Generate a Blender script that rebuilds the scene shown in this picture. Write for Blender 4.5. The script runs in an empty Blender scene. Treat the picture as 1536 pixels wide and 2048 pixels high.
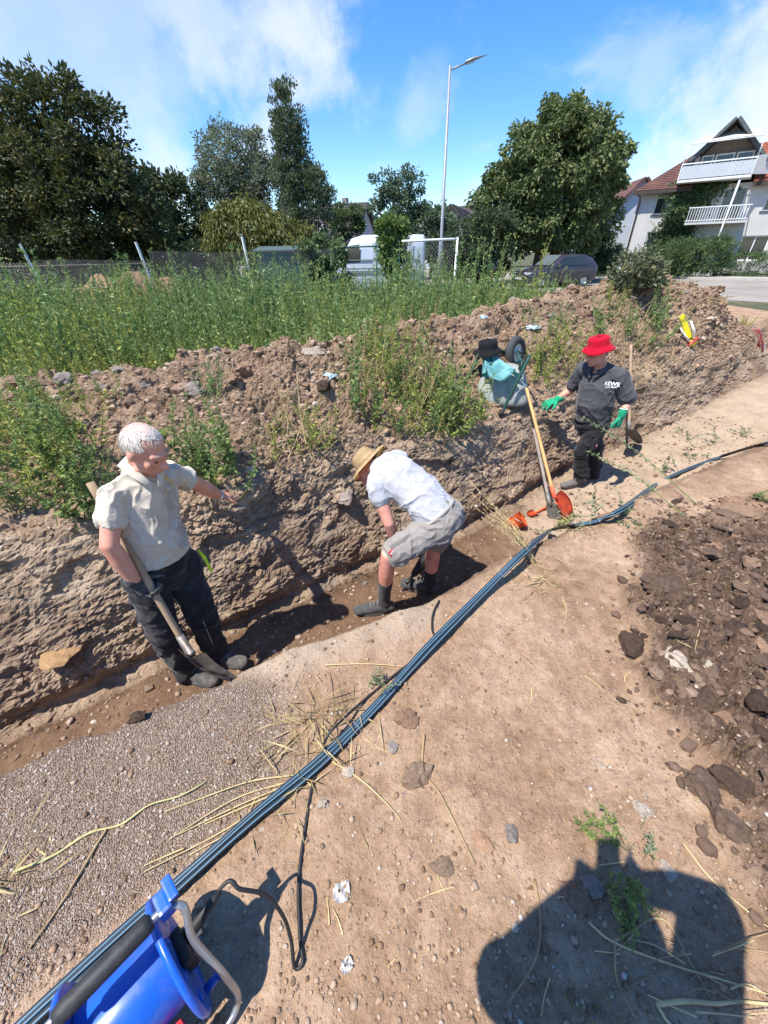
import bpy, bmesh, math, random
import numpy as np
from mathutils import Vector, Matrix
from mathutils.bvhtree import BVHTree
rng = np.random.default_rng(11); random.seed(11)
SC = bpy.context.scene; COL = SC.collection
pi = math.pi
# ------------------------------------------------------------------ camera
F, PT, RL, H = 780.0, math.radians(33.5), math.radians(1.0), 1.65
up0 = Vector((0, math.sin(PT), math.cos(PT))); fw = Vector((0, math.cos(PT), -math.sin(PT))); xx = Vector((1, 0, 0))
cr = xx*math.cos(RL) - up0*math.sin(RL); cu = xx*math.sin(RL) + up0*math.cos(RL)
cam = bpy.data.cameras.new('camera'); camo = bpy.data.objects.new('camera', cam); COL.objects.link(camo)
camo.matrix_world = Matrix(((cr.x, cu.x, -fw.x, 0), (cr.y, cu.y, -fw.y, 0), (cr.z, cu.z, -fw.z, H), (0, 0, 0, 1)))
cam.sensor_fit = 'VERTICAL'; cam.sensor_height = 24; cam.sensor_width = 18; cam.lens = F/2048*24
cam.clip_start = 0.02; cam.clip_end = 3000
SC.camera = camo
# ------------------------------------------------------------------ light
SUN = Vector((-0.3815, -0.25, 0.8899)).normalized()
sl = bpy.data.lights.new('sun', 'SUN'); sl.energy = 4.4; sl.angle = math.radians(0.55); sl.color = (1, 0.95, 0.87)
so = bpy.data.objects.new('sun', sl); COL.objects.link(so); so.rotation_euler = (-SUN).to_track_quat('-Z', 'Y').to_euler()
so.location = (-8, -6, 20)
SC.view_settings.view_transform = 'Standard'; SC.view_settings.look = 'None'; SC.view_settings.gamma = 1
SC.view_settings.use_curve_mapping = False; SC.view_settings.exposure = 0.88
SC.cycles.max_bounces = 6; SC.cycles.transparent_max_bounces = 8; SC.cycles.use_denoising = True
W = bpy.data.worlds.new('World'); SC.world = W; W.use_nodes = True
wn = W.node_tree; wn.nodes.clear()
def ray(u, v):
    return (cr*(u-768) + cu*(1024-v) + fw*F)
def atz(u, v, z):
    d = ray(u, v); return Vector((0, 0, H)) + d*((z-H)/d.z)
def aty(u, v, y):
    d = ray(u, v); return Vector((0, 0, H)) + d*(y/d.y)
class NT:
    """small helper for building node trees"""
    def __init__(s, nt): s.nt = nt
    def n(s, t, **k):
        o = s.nt.nodes.new(t)
        for a, b in k.items(): setattr(o, a, b)
        return o
    def link(s, a, b): s.nt.links.new(a, b)
    def put(s, inp, v):
        if hasattr(v, 'is_output') or isinstance(v, bpy.types.NodeSocket): s.link(v, inp)
        else: inp.default_value = v
    def math(s, op, a, b=0.0, c=0.0, clamp=False):
        o = s.n('ShaderNodeMath', operation=op, use_clamp=clamp)
        s.put(o.inputs[0], a); s.put(o.inputs[1], b); s.put(o.inputs[2], c); return o.outputs[0]
    def vmath(s, op, a, b=(0, 0, 0)):
        o = s.n('ShaderNodeVectorMath', operation=op); s.put(o.inputs[0], a); s.put(o.inputs[1], b)
        return o.outputs['Value'] if op in ('DOT_PRODUCT', 'LENGTH') else o.outputs[0]
    def ss(s, x, a, b):
        o = s.n('ShaderNodeMapRange', interpolation_type='SMOOTHSTEP'); s.put(o.inputs[0], x)
        o.inputs[1].default_value = a; o.inputs[2].default_value = b; return o.outputs[0]
    def noise(s, vec, scale, detail=4, rough=.55, out='Fac', dist=0):
        o = s.n('ShaderNodeTexNoise'); s.put(o.inputs['Vector'], vec)
        o.inputs['Scale'].default_value = scale; o.inputs['Detail'].default_value = detail
        o.inputs['Roughness'].default_value = rough; o.inputs['Distortion'].default_value = dist; return o.outputs[out]
    def vor(s, vec, scale, feat='F1', out='Distance', rnd=1):
        o = s.n('ShaderNodeTexVoronoi', feature=feat); s.put(o.inputs['Vector'], vec)
        o.inputs['Scale'].default_value = scale; o.inputs['Randomness'].default_value = rnd; return o.outputs[out]
    def mix(s, f, a, b, blend='MIX'):
        o = s.n('ShaderNodeMix', data_type='RGBA', blend_type=blend)
        s.put(o.inputs[0], f)
        for i, v in ((6, a), (7, b)):
            if isinstance(v, (tuple, list)): v = tuple(v)+(1,) if len(v) == 3 else v
            s.put(o.inputs[i], v)
        return o.outputs[2]
    def ramp(s, f, stops):
        o = s.n('ShaderNodeValToRGB'); s.put(o.inputs[0], f); e = o.color_ramp.elements
        while len(e) < len(stops): e.new(0.5)
        for q, (p, c) in zip(e, stops): q.position = p; q.color = tuple(c)+(1,) if len(c) == 3 else c
        return o.outputs[0]
def build_world():
    t = NT(wn)
    sky = t.n('ShaderNodeTexSky', sky_type='NISHITA', sun_disc=False, sun_elevation=math.asin(SUN.z), sun_rotation=math.atan2(SUN.x, SUN.y))
    sky.air_density = 1.0; sky.dust_density = 0.35; sky.ozone_density = 3.2; sky.altitude = 200
    d = t.n('ShaderNodeTexCoord').outputs['Generated']
    d = t.vmath('NORMALIZE', d)
    sp = t.n('ShaderNodeSeparateXYZ'); t.link(d, sp.inputs[0])
    zz = t.math('ADD', t.math('MAXIMUM', sp.outputs[2], 0.0), 0.22)
    cx = t.n('ShaderNodeCombineXYZ'); t.link(t.math('DIVIDE', sp.outputs[0], zz), cx.inputs[0]); t.link(t.math('DIVIDE', sp.outputs[1], zz), cx.inputs[1])
    nz = t.noise(cx.outputs[0], 1.7, 8, .6, dist=.3); nb = t.noise(d, 7, 8, .62)
    big = t.noise(cx.outputs[0], .55, 2, .5)
    # general thin cover over the whole sky dome
    gen = t.math('MULTIPLY', t.ss(t.math('ADD', nz, t.math('MULTIPLY', big, .6)), .86, 1.08), .4)
    tot = gen
    blobs = [(1540, 200, 8, .85), (1450, 260, 6, .85), (1380, 330, 5, .85), (1310, 390, 5, .8), (1300, 125, 3.5, .35), (1240, 135, 2.5, .3), (840, 195, 4, .3), (200, 70, 11, .5), (60, 60, 10, .5), (420, 20, 10, .6),
             (600, 55, 7, .7), (330, 130, 7, .35), (250, 270, 6, .45), (330, 330, 5, .6), (310, 250, 5, .4), (120, 20, 11, .5), (1700, 330, 12, .9), (-250, 160, 16, .55), (500, -250, 16, .6), (960, 395, 3, .25), (540, 270, 4, .6)]
    for (u, v, r, a) in blobs:
        c = ray(u, v).normalized()
        dt = t.vmath('DOT_PRODUCT', d, tuple(c))
        ang = t.math('MULTIPLY', t.math('ARCCOSINE', dt), 180/pi/r)       # 0 centre .. 1 edge
        f = t.math('SUBTRACT', t.math('ADD', 1.0, t.math('MULTIPLY', t.math('SUBTRACT', nb, .5), 2.6)), ang)
        tot = t.math('MAXIMUM', tot, t.math('MULTIPLY', t.ss(f, .0, .8), a))
    shade = t.ramp(t.noise(d, 5, 5, .6), [(.3, (2.9, 3.4, 4.4)), (.62, (4.2, 4.3, 4.7))])
    hsv = t.n('ShaderNodeHueSaturation'); hsv.inputs['Saturation'].default_value = 1.32; hsv.inputs['Value'].default_value = .92; hsv.inputs['Hue'].default_value = .505; t.link(sky.outputs[0], hsv.inputs['Color'])
    col = t.mix(t.math('MINIMUM', tot, .96), hsv.outputs[0], shade)
    bg = t.n('ShaderNodeBackground'); t.link(col, bg.inputs[0]); bg.inputs[1].default_value = 0.145
    o = t.n('ShaderNodeOutputWorld'); t.link(bg.outputs[0], o.inputs[0])
build_world()
# ------------------------------------------------------------------ object helpers
def tag(o, label=None, cat=None, group=None, kind=None):
    if label: o['label'] = label
    if cat: o['category'] = cat
    if group: o['group'] = group
    if kind: o['kind'] = kind
    return o
def empty(name, loc, label=None, cat=None, group=None, rz=0):
    o = bpy.data.objects.new(name, None); COL.objects.link(o); o.location = loc; o.rotation_euler[2] = rz
    o.empty_display_size = .2
    return tag(o, label, cat, group)
def link(name, me, mat=None, parent=None, world=True):
    """link a mesh whose vertices are in world space (world=True) or parent space"""
    o = bpy.data.objects.new(name, me); COL.objects.link(o)
    if mat is not None:
        for m in (mat if isinstance(mat, (list, tuple)) else [mat]): me.materials.append(m)
    if parent is not None:
        o.parent = parent
        if world and parent.type == 'EMPTY': o.matrix_parent_inverse = Matrix.Translation(-parent.location)
    return o
def npmesh(name, V, Fq, mats=None, midx=None, smooth=False):
    V = np.asarray(V, dtype=np.float32); Fq = np.asarray(Fq, dtype=np.int32)
    me = bpy.data.meshes.new(name); k = Fq.shape[1]
    me.vertices.add(len(V)); me.vertices.foreach_set('co', V.ravel())
    me.loops.add(Fq.size); me.loops.foreach_set('vertex_index', Fq.ravel())
    me.polygons.add(len(Fq)); me.polygons.foreach_set('loop_start', np.arange(0, Fq.size, k, dtype=np.int32))
    me.polygons.foreach_set('loop_total', np.full(len(Fq), k, dtype=np.int32))
    if midx is not None: me.polygons.foreach_set('material_index', np.asarray(midx, dtype=np.int32))
    me.polygons.foreach_set('use_smooth', np.full(len(Fq), bool(smooth)))
    me.update(calc_edges=True); me.validate()
    return me
def bmmesh(name, bm, smooth=False, recalc=True):
    me = bpy.data.meshes.new(name)
    if recalc: bmesh.ops.recalc_face_normals(bm, faces=bm.faces)
    bm.to_mesh(me); bm.free()
    if smooth:
        for p in me.polygons: p.use_smooth = True
    return me
def bbox(bm, c, s, R=None, bev=0):
    """box centred at c with full size s"""
    r = bmesh.ops.create_cube(bm, size=1); vs = r['verts']
    M = Matrix.Translation(Vector(c)) @ (R.to_4x4() if R else Matrix.Identity(4)) @ Matrix.Diagonal((s[0], s[1], s[2], 1))
    bmesh.ops.transform(bm, matrix=M, verts=vs)
    if bev: bmesh.ops.bevel(bm, geom=list({e for v in vs for e in v.link_edges}), offset=bev, segments=2, affect='EDGES', profile=.7)
def frame(t, ref=None):
    t = t.normalized(); ref = ref or (Vector((0, 0, 1)) if abs(t.z) < .95 else Vector((1, 0, 0)))
    a = t.cross(ref).normalized(); return a, a.cross(t).normalized()
def tube(bm, pts, rad, n=8, caps=True, ref=None, flat=1.0):
    """tapered tube through pts with radius or list of radii; flat scales second axis"""
    pts = [Vector(p) for p in pts]; m = len(pts)
    rad = list(rad) if hasattr(rad, '__len__') else [rad]*m
    rings = []; a = None
    for i, p in enumerate(pts):
        t = (pts[min(i+1, m-1)] - pts[max(i-1, 0)])
        if t.length < 1e-9: t = Vector((0, 0, 1))
        t.normalize()
        if a is None: a, b = frame(t, ref)
        else:
            a = (a - t*a.dot(t)); a.normalize(); b = a.cross(t)*-1 if False else t.cross(a)*-1
        b = a.cross(t).normalized()
        rings.append([bm.verts.new(p + (a*math.cos(2*pi*k/n) + b*math.sin(2*pi*k/n)*flat)*rad[i]) for k in range(n)])
    for i in range(m-1):
        for k in range(n): bm.faces.new((rings[i][k], rings[i][(k+1) % n], rings[i+1][(k+1) % n], rings[i+1][k]))
    if caps: bm.faces.new(rings[0][::-1]); bm.faces.new(rings[-1])
    return rings
def tube_obj(name, pts, rad, mat, parent=None, n=8, smooth=True, flat=1.0):
    bm = bmesh.new(); tube(bm, pts, rad, n, flat=flat); return link(name, bmmesh(name, bm, smooth), mat, parent)
def spline(pts, n):
    """Catmull-Rom through pts"""
    P = [Vector(p) for p in pts]; P = [P[0]*2-P[1]] + P + [P[-1]*2-P[-2]]; out = []
    for i in range(1, len(P)-2):
        for k in range(n):
            t = k/n; a, b, c, d = P[i-1:i+3]
            out.append(.5*((2*b) + (c-a)*t + (2*a-5*b+4*c-d)*t*t + (3*b-a-3*c+d)*t**3))
    out.append(P[-2]); return out
def lathe(bm, prof, n=24, c=(0, 0, 0), R=None, cap=False):
    rings = []
    for r, z in prof:
        rings.append([bm.verts.new(Vector(c) + ((R @ Vector((r*math.cos(2*pi*k/n), r*math.sin(2*pi*k/n), z))) if R else Vector((r*math.cos(2*pi*k/n), r*math.sin(2*pi*k/n), z)))) for k in range(n)])
    for i in range(len(prof)-1):
        for k in range(n): bm.faces.new((rings[i][k], rings[i][(k+1) % n], rings[i+1][(k+1) % n], rings[i+1][k]))
    if cap: bm.faces.new(rings[0][::-1]); bm.faces.new(rings[-1])
# ------------------------------------------------------------------ numpy noise
_perm = np.random.default_rng(3).permutation(256); _perm = np.concatenate([_perm, _perm, _perm])
_g = np.random.default_rng(4).normal(size=(256, 3)); _g /= np.linalg.norm(_g, axis=1)[:, None]
def perlin(p):
    i = np.floor(p).astype(int); f = p - i; i &= 255; w = f*f*f*(f*(f*6-15)+10); out = 0
    for dx in (0, 1):
        for dy in (0, 1):
            for dz in (0, 1):
                h = _perm[_perm[_perm[(i[:, 0]+dx) & 255] + ((i[:, 1]+dy) & 255)] + ((i[:, 2]+dz) & 255)]
                g = _g[h]; d = g[:, 0]*(f[:, 0]-dx) + g[:, 1]*(f[:, 1]-dy) + g[:, 2]*(f[:, 2]-dz)
                out = out + d*(w[:, 0] if dx else 1-w[:, 0])*(w[:, 1] if dy else 1-w[:, 1])*(w[:, 2] if dz else 1-w[:, 2])
    return out*1.4
def fbm(p, s, o=4, g=.5):
    r = 0; a = 1
    for k in range(o): r = r + a*perlin(p*s*2**k + 17.3*k); a *= g
    return r
def ridged(p, s, o=3):
    r = 0; a = 1
    for k in range(o): r = r + a*(1-2*np.abs(perlin(p*s*2**k + 9.1*k))); a *= .5
    return r
def worley(p, s):
    """3-D F1, F2 distances and the id of the nearest cell"""
    q = p*s; i = np.floor(q).astype(int); f1 = np.full(len(p), 9.); f2 = np.full(len(p), 9.); cid = np.zeros(len(p))
    for dx in (-1, 0, 1):
        for dy in (-1, 0, 1):
            for dz in (-1, 0, 1):
                c = i + (dx, dy, dz); h = _perm[_perm[_perm[c[:, 0] & 255] + (c[:, 1] & 255)] + (c[:, 2] & 255)]
                pt = c + _g[h]*.28 + .5; d = np.linalg.norm(q-pt, axis=1)
                m = d < f1; f2 = np.where(m, f1, np.minimum(f2, d)); cid = np.where(m, h/255., cid); f1 = np.where(m, d, f1)
    return f1, f2, cid
def sstep(x, a, b):
    t = np.clip((x-a)/(b-a), 0, 1); return t*t*(3-2*t)
# ------------------------------------------------------------------ materials
MAT = {}
def mat(name, col=(.5, .5, .5), rough=.7, metal=0, var=.15, scale=20, bump=0, bscale=60, spec=.4, trans=0, coords='Object', fn=None):
    if name in MAT: return MAT[name]
    m = bpy.data.materials.new(name); m.use_nodes = True; nt = m.node_tree; nt.nodes.clear(); t = NT(nt)
    b = t.n('ShaderNodeBsdfPrincipled'); o = t.n('ShaderNodeOutputMaterial'); t.link(b.outputs[0], o.inputs[0])
    tc = t.n('ShaderNodeTexCoord').outputs[coords]
    b.inputs['Roughness'].default_value = rough; b.inputs['Metallic'].default_value = metal; b.inputs['Specular IOR Level'].default_value = spec
    if fn: fn(t, b, tc, o)
    else:
        n = t.noise(tc, scale, 5, .6)
        lo = tuple(c*(1-var) for c in col); hi = tuple(min(1, c*(1+var)) for c in col)
        t.link(t.ramp(n, [(.3, lo), (.7, hi)]), b.inputs['Base Color'])
        if bump:
            bn = t.n('ShaderNodeBump'); bn.inputs['Strength'].default_value = bump; bn.inputs['Distance'].default_value = .01
            t.link(t.noise(tc, bscale, 6, .6), bn.inputs['Height']); t.link(bn.outputs[0], b.inputs['Normal'])
    MAT[name] = m; return m
def leafmat(name, cols, trans=.35, rough=.55):
    """foliage with colour differing leaf by leaf"""
    def fn(t, b, tc, o):
        g = t.n('ShaderNodeNewGeometry'); oi = t.n('ShaderNodeObjectInfo')
        r = g.outputs['Random Per Island']
        nz = t.noise(tc, 1.6, 3, .5)
        f = t.math('ADD', t.math('MULTIPLY', r, .6), t.math('MULTIPLY', t.math('SUBTRACT', nz, .3), .9), clamp=True)
        k = len(cols); c = t.ramp(f, [((i+.5)/k, q) for i, q in enumerate(cols)])
        t.link(c, b.inputs['Base Color'])
        tr = t.n('ShaderNodeBsdfTranslucent'); c2 = t.mix(.4, c, (.2, .25, .05)); t.link(c2, tr.inputs[0])
        mx = t.n('ShaderNodeMixShader'); mx.inputs[0].default_value = trans
        t.link(b.outputs[0], mx.inputs[1]); t.link(tr.outputs[0], mx.inputs[2]); t.link(mx.outputs[0], o.inputs[0])
    return mat(name, rough=rough, spec=.3, fn=fn)
M_white = mat('white_paint', (.78, .78, .77), .5, var=.04, scale=6); M_straw = mat('straw', (.52, .40, .20), .85, var=.25, scale=15); M_strawd = mat('dark_straw', (.33, .23, .12), .85, var=.3, scale=15)
M_bark = mat('bark', (.10, .075, .055), .95, scale=9, var=.4, bump=.6, bscale=25); M_galv = mat('galvanised_steel', (.42, .43, .44), .38, .75, var=.2, scale=12)
# ------------------------------------------------------------------ ground: one sheet lofted across the trench
def cv(pts):
    p = np.array(pts, dtype=float); return lambda x: np.interp(x, p[:, 0], p[:, 1])
lip_y = cv([(-9, -2.9), (-6, -1.5), (-3, -.05), (-1.48, .69), (-1.11, .89), (-.78, 1.05), (-.43, 1.25), (.28, 1.57), (.74, 1.86), (1.28, 2.16), (2.19, 2.7), (3.85, 3.55), (6, 4.7), (8, 6.2), (12, 9)])
lip_z = cv([(-9, 0), (-2, .0), (-.4, .03), (.3, .02), (1.2, 0), (4, .02), (8, 0), (12, 0)])
fe_d = cv([(-9, .35), (-.43, .35), (.28, .42), (.74, .6), (1.28, .65), (2.19, .6), (3.85, .6), (12, .5)])
fl_z = cv([(-9, -.7), (2.4, -.7), (3.5, -.6), (4.7, -.45), (6.5, -.22), (9, -.06), (12, 0)])
ba_y = cv([(-9, -2.2), (-6, -.75), (-3.5, .45), (-2.26, 1.15), (-1.88, 1.42), (-1.55, 1.68), (-1.1, 2.0), (-.62, 2.3), (-.14, 2.62), (.64, 3.0), (1.24, 3.45), (1.86, 3.98), (2.4, 4.45), (3.57, 5.13), (4.73, 5.72), (5.39, 6.2), (6.7, 6.95), (9, 8.6), (12, 11)])
to_y = cv([(-9, -1.6), (-6, -.1), (-3.5, 1.15), (-2.35, 1.8), (-1.9, 2.0), (-1.35, 2.22), (-1.05, 2.36), (-.75, 2.7), (-.3, 3.08), (.57, 3.55), (1.2, 4.0), (1.9, 4.47), (2.4, 4.85), (3.6, 5.55), (4.78, 6.12), (6.78, 7.3), (9, 9.0), (12, 11.4)])
to_z = cv([(-9, .2), (-2.35, .27), (-1.9, .27), (-1.12, .24), (-.3, .2), (.57, .15), (2.4, .12), (3.6, .2), (4.78, .12), (6.78, .03), (12, 0)])
cr_y = cv([(-9, 1.5), (-5, 3.1), (-3.64, 3.55), (-2.76, 3.66), (-1.7, 3.85), (-.81, 4.2), (.05, 5.0), (1.6, 5.8), (3.0, 6.6), (4.1, 7.1), (4.7, 7.3), (5.4, 7.35), (6.2, 7.7), (7.5, 8.6), (9, 9.9), (12, 12.2)])
cr_z = cv([(-9, .5), (-5, .65), (-3.64, .7), (-2.76, .7), (-1.7, .85), (-.81, .9), (.05, .93), (1.6, .97), (3.0, 1.12), (4.1, 1.27), (4.7, 1.3), (5.4, 1.05), (6.2, .62), (7.5, .15), (9, .04), (12, 0)])
XR, YR = (-9.0, 12.0), (-4.0, 15.0)
def dens(segs):
    o = []
    for a, b, d in segs: o += list(np.linspace(a, b, max(2, int(round((b-a)/d))), endpoint=False))
    return np.array(o + [segs[-1][1]])
gx = dens([(-9, -5, .12), (-5, -3, .045), (-3, -2.2, .022), (-2.2, 2.6, .0135), (2.6, 4.2, .019), (4.2, 6.5, .028), (6.5, 8, .05), (8, 12, .2)])
rows = [(None, 24, 1.0), ('near', 150, 1), ('slope', 38, 1), ('floor', 50, 1), ('wall', 90, 1), ('bank', 130, 1), ('back', 40, 1), ('far', 24, 1)]
def build_ground():
    x = gx; n = len(x); o = np.ones(n)
    lines = [(-4*o, 0*o), (np.minimum(.02*o, lip_y(x)-.45), 0*o), (lip_y(x), lip_z(x)), (lip_y(x)+fe_d(x), fl_z(x)), (ba_y(x), fl_z(x)), (to_y(x), to_z(x)), (cr_y(x), cr_z(x)), (np.minimum(cr_y(x)+1.0+cr_z(x)*.5, 14.4), 0*o), (15*o, 0*o)]
    # floor edge must stay in front of the wall base
    fy = np.minimum(lines[3][0], lines[4][0]-.28); lines[3] = (fy, lines[3][1])
    Y = []; Z = []; S = []
    for i, (nm, k, _) in enumerate(rows):
        (ya, za), (yb, zb) = lines[i], lines[i+1]
        tt = np.linspace(0, 1, k, endpoint=False)
        for t in tt:
            e = t
            if nm == 'slope': e = t*t*(3-2*t)*.5 + t*.5
            if nm == 'bank': e = 1.25*t - .25*t*t
            if nm == 'back': e = t*t*(3-2*t)
            if nm == 'wall': e = .9*t + .1*t*t
            Y.append(ya + (yb-ya)*t); Z.append(za + (zb-za)*e); S.append(np.full(n, i + t))
    Y.append(15*o); Z.append(0*o); S.append(np.full(n, 8.0))
    Y = np.array(Y); Z = np.array(Z); S = np.array(S); m = len(Y)
    for _ in range(3): Z[1:-1] = .25*Z[:-2] + .5*Z[1:-1] + .25*Z[2:]
    P = np.stack([np.broadcast_to(x, Y.shape), Y, Z], -1)
    # normals of the smooth sheet
    du = np.gradient(P, axis=1); dv = np.gradient(P, axis=0); N = np.cross(du, dv); N /= np.linalg.norm(N, axis=2)[..., None] + 1e-12
    p = P.reshape(-1, 3); nn = N.reshape(-1, 3); s = S.ravel()
    X_, Y_ = p[:, 0], p[:, 1]
    edge = np.minimum.reduce([sstep(X_, -9, -8.2), 1-sstep(X_, 10.5, 12), sstep(Y_, -4, -3.4), 1-sstep(Y_, 13.5, 15)])
    wall = sstep(s, 3.7, 4.1)*(1-sstep(s, 4.95, 5.25)); bank = sstep(s, 4.9, 5.15)*(1-sstep(s, 6.2, 6.9))
    near = 1-sstep(s, 1.9, 2.1); floor = sstep(s, 2.7, 3.1)*(1-sstep(s, 3.9, 4.05)); slope = sstep(s, 1.9, 2.1)*(1-sstep(s, 2.7, 3.1))
    # soil regions (true differences of the soil)
    bnd = cv([(-.2, 1.1), (.47, 1.16), (.75, 1.19), (1.13, 1.2), (1.45, 1.36), (1.8, 1.6), (2.25, 1.85), (2.4, 2.6), (3.2, 9)])
    wob = fbm(p, 2.3, 3)*.12
    dark = sstep(X_-bnd(Y_)+wob*1.3, -.08, .12)*near*(1-sstep(Y_, 2.0, 2.6))*sstep(Y_, -.4, .2)
    g_hi = cv([(-9, -2.9), (-3, -.05), (-1.48, .72), (-.78, 1.08), (-.4, .98), (-.33, .72), (-.6, .42), (-.85, .2), (-9, .2)])
    pipey = cv([(-2.5, -1.3), (-.92, .12), (-.68, .34), (-.26, .71), (.24, 1.25)])
    gravel = sstep(Y_-pipey(X_)+wob*.4, .0, .16)*(1-sstep(X_+wob*1.4, -.55, -.28))*(1-sstep(s, 2.0, 2.25))*(1-sstep(Y_, 1.02, 1.15))
    sand = (sstep(X_+wob, -.85, -.6)*(1-sstep(X_+wob, .15, .35))*sstep(s, 1.82, 1.93)*(1-sstep(s, 2.6, 3.0)) + sstep(X_+wob, 1.0, 1.8)*sstep(s, 2.0, 2.6)*(1-sstep(s, 3.97, 4.03)))
    sand = np.clip(sand, 0, 1)*(1-gravel)
    moist = floor*(1-sand)*.9 + wall*.35*sstep(fbm(p, 1.7, 3), -.2, .5) + slope*(1-sand)*.5
    # --- relief
    d = np.zeros(len(p))
    d += near*(fbm(p, 1.1, 3)*.022 + fbm(p, 5, 5, .62)*.009)
    f1, f2, cid = worley(p*np.array([1, 1, 1.]), 30)
    d += near*(1-gravel)*(sstep(f2-f1, 0, .25)-1)*.0035*(fbm(p, 3, 2) > -.1)
    d += gravel*(fbm(p, 70, 2)*.004)
    idx = np.where(dark > .02)[0]; q = p[idx]
    wq = q + np.stack([fbm(q, 5, 3), fbm(q+7, 5, 3), 0*q[:, 0]], -1)*.09
    a1, a2, ac = worley(wq*np.array([1, 1.7, 1.]), 6.5); b1, b2, bc = worley(wq*np.array([1, 1.4, 1.])+3, 17); c1, c2, cc = worley(wq, 38)
    dd = sstep(a2-a1, 0, .1)*(.01+.065*ac) + sstep(b2-b1, 0, .12)*(.032*bc) + sstep(c2-c1, 0, .2)*.010*cc + fbm(q, 30, 3)*.004 + .01 + fbm(q, 1.3, 2)*.04
    d[idx] += dark[idx]*dd
    d += sand*(fbm(p, 2.2, 3)*.035 + fbm(p, 14, 3)*.008)
    d += floor*(fbm(p, 3, 4)*.02)
    d += slope*(1-sand)*(fbm(p, 5, 4)*.035)
    idx = np.where((wall > .02))[0]; q = p[idx]*np.array([1, 1, 1.5])
    wq = q + np.stack([fbm(q, 3.5, 3), fbm(q+5, 3.5, 3), fbm(q+9, 3.5, 3)], -1)*.09
    wq = q + np.stack([fbm(q, 2.2, 4, .6), fbm(q+5, 2.2, 4, .6), fbm(q+9, 2.2, 4, .6)], -1)*.2
    a1, a2, ac = worley(wq, 3.0); b1, b2, bc = worley(wq+3, 8); c1, c2, cc = worley(wq, 24)
    loose = sstep(fbm(q+30, 1.1, 3), -.15, .3)
    dd = (ac-.5)*.05*sstep(a2-a1, 0, .1) + (bc-.5)*.028*sstep(b2-b1, 0, .1)*loose + (cc-.5)*.013*sstep(c2-c1, 0, .12)*(.25+.75*loose) + fbm(q, 1.5, 3)*.06 + fbm(q*np.array([1, 1, 1.4]), 5, 4, .6)*.012 + fbm(q, 24, 3, .7)*.009
    d[idx] += wall[idx]*dd
    # overhang notch at the wall base and a turf lip at its top
    d -= .07*np.exp(-((s-4.07)/.06)**2)*(1-sstep(X_, 2.5, 3.5)); d += .05*np.exp(-((s-4.93)/.06)**2)*fbm(p, 3, 2)
    idx = np.where(bank > .02)[0]; q = p[idx]
    wq = q + np.stack([fbm(q, 4, 2), fbm(q+5, 4, 2), fbm(q+9, 4, 2)], -1)*.06
    a1, a2, ac = worley(wq, 3.4); b1, b2, bc = worley(wq, 9); c1, c2, cc = worley(q, 20)
    up = sstep(s[idx], 5.2, 5.7)
    dd = fbm(q, 1.4, 3)*.10 + up*(sstep(a2-a1, 0, .18)*.09*(ac-.35)) + sstep(b2-b1, 0, .15)*(.06*(bc-.35))*(.3+.7*up) + sstep(c2-c1, 0, .2)*.022*cc + fbm(q, 6, 4, .6)*.016 + fbm(q, 22, 3, .7)*.012
    d[idx] += bank[idx]*dd
    d += sstep(s, 6.5, 7.2)*fbm(p, 1, 3)*.03
    d *= edge
    p2 = p + nn*d[:, None]
    iy, ix = np.mgrid[0:m-1, 0:n-1]; a = (iy*n+ix).ravel()
    Fq = np.stack([a, a+1, a+n+1, a+n], -1)
    me = npmesh('ground', p2, Fq, smooth=True)
    crumb = (np.maximum.reduce([wall, bank, dark])*(1-sand))[Fq[:, 0]] > .35      # broken earth keeps its hard edges
    me.polygons.foreach_set('use_smooth', ~crumb)
    for nm, c in (('soil', np.stack([np.clip(dark+0*moist, 0, 1), sand, gravel, np.clip(moist, 0, 1)], -1)), ('soil2', np.stack([bank, wall, sstep(s, 6.6, 7.1)*(1-sstep(X_, 5.2, 6.5)), np.clip(near, 0, 1)], -1))):
        at = me.attributes.new(nm, 'FLOAT_COLOR', 'POINT'); at.data.foreach_set('color', c.astype(np.float32).ravel())
    return me, p2, Fq
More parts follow.
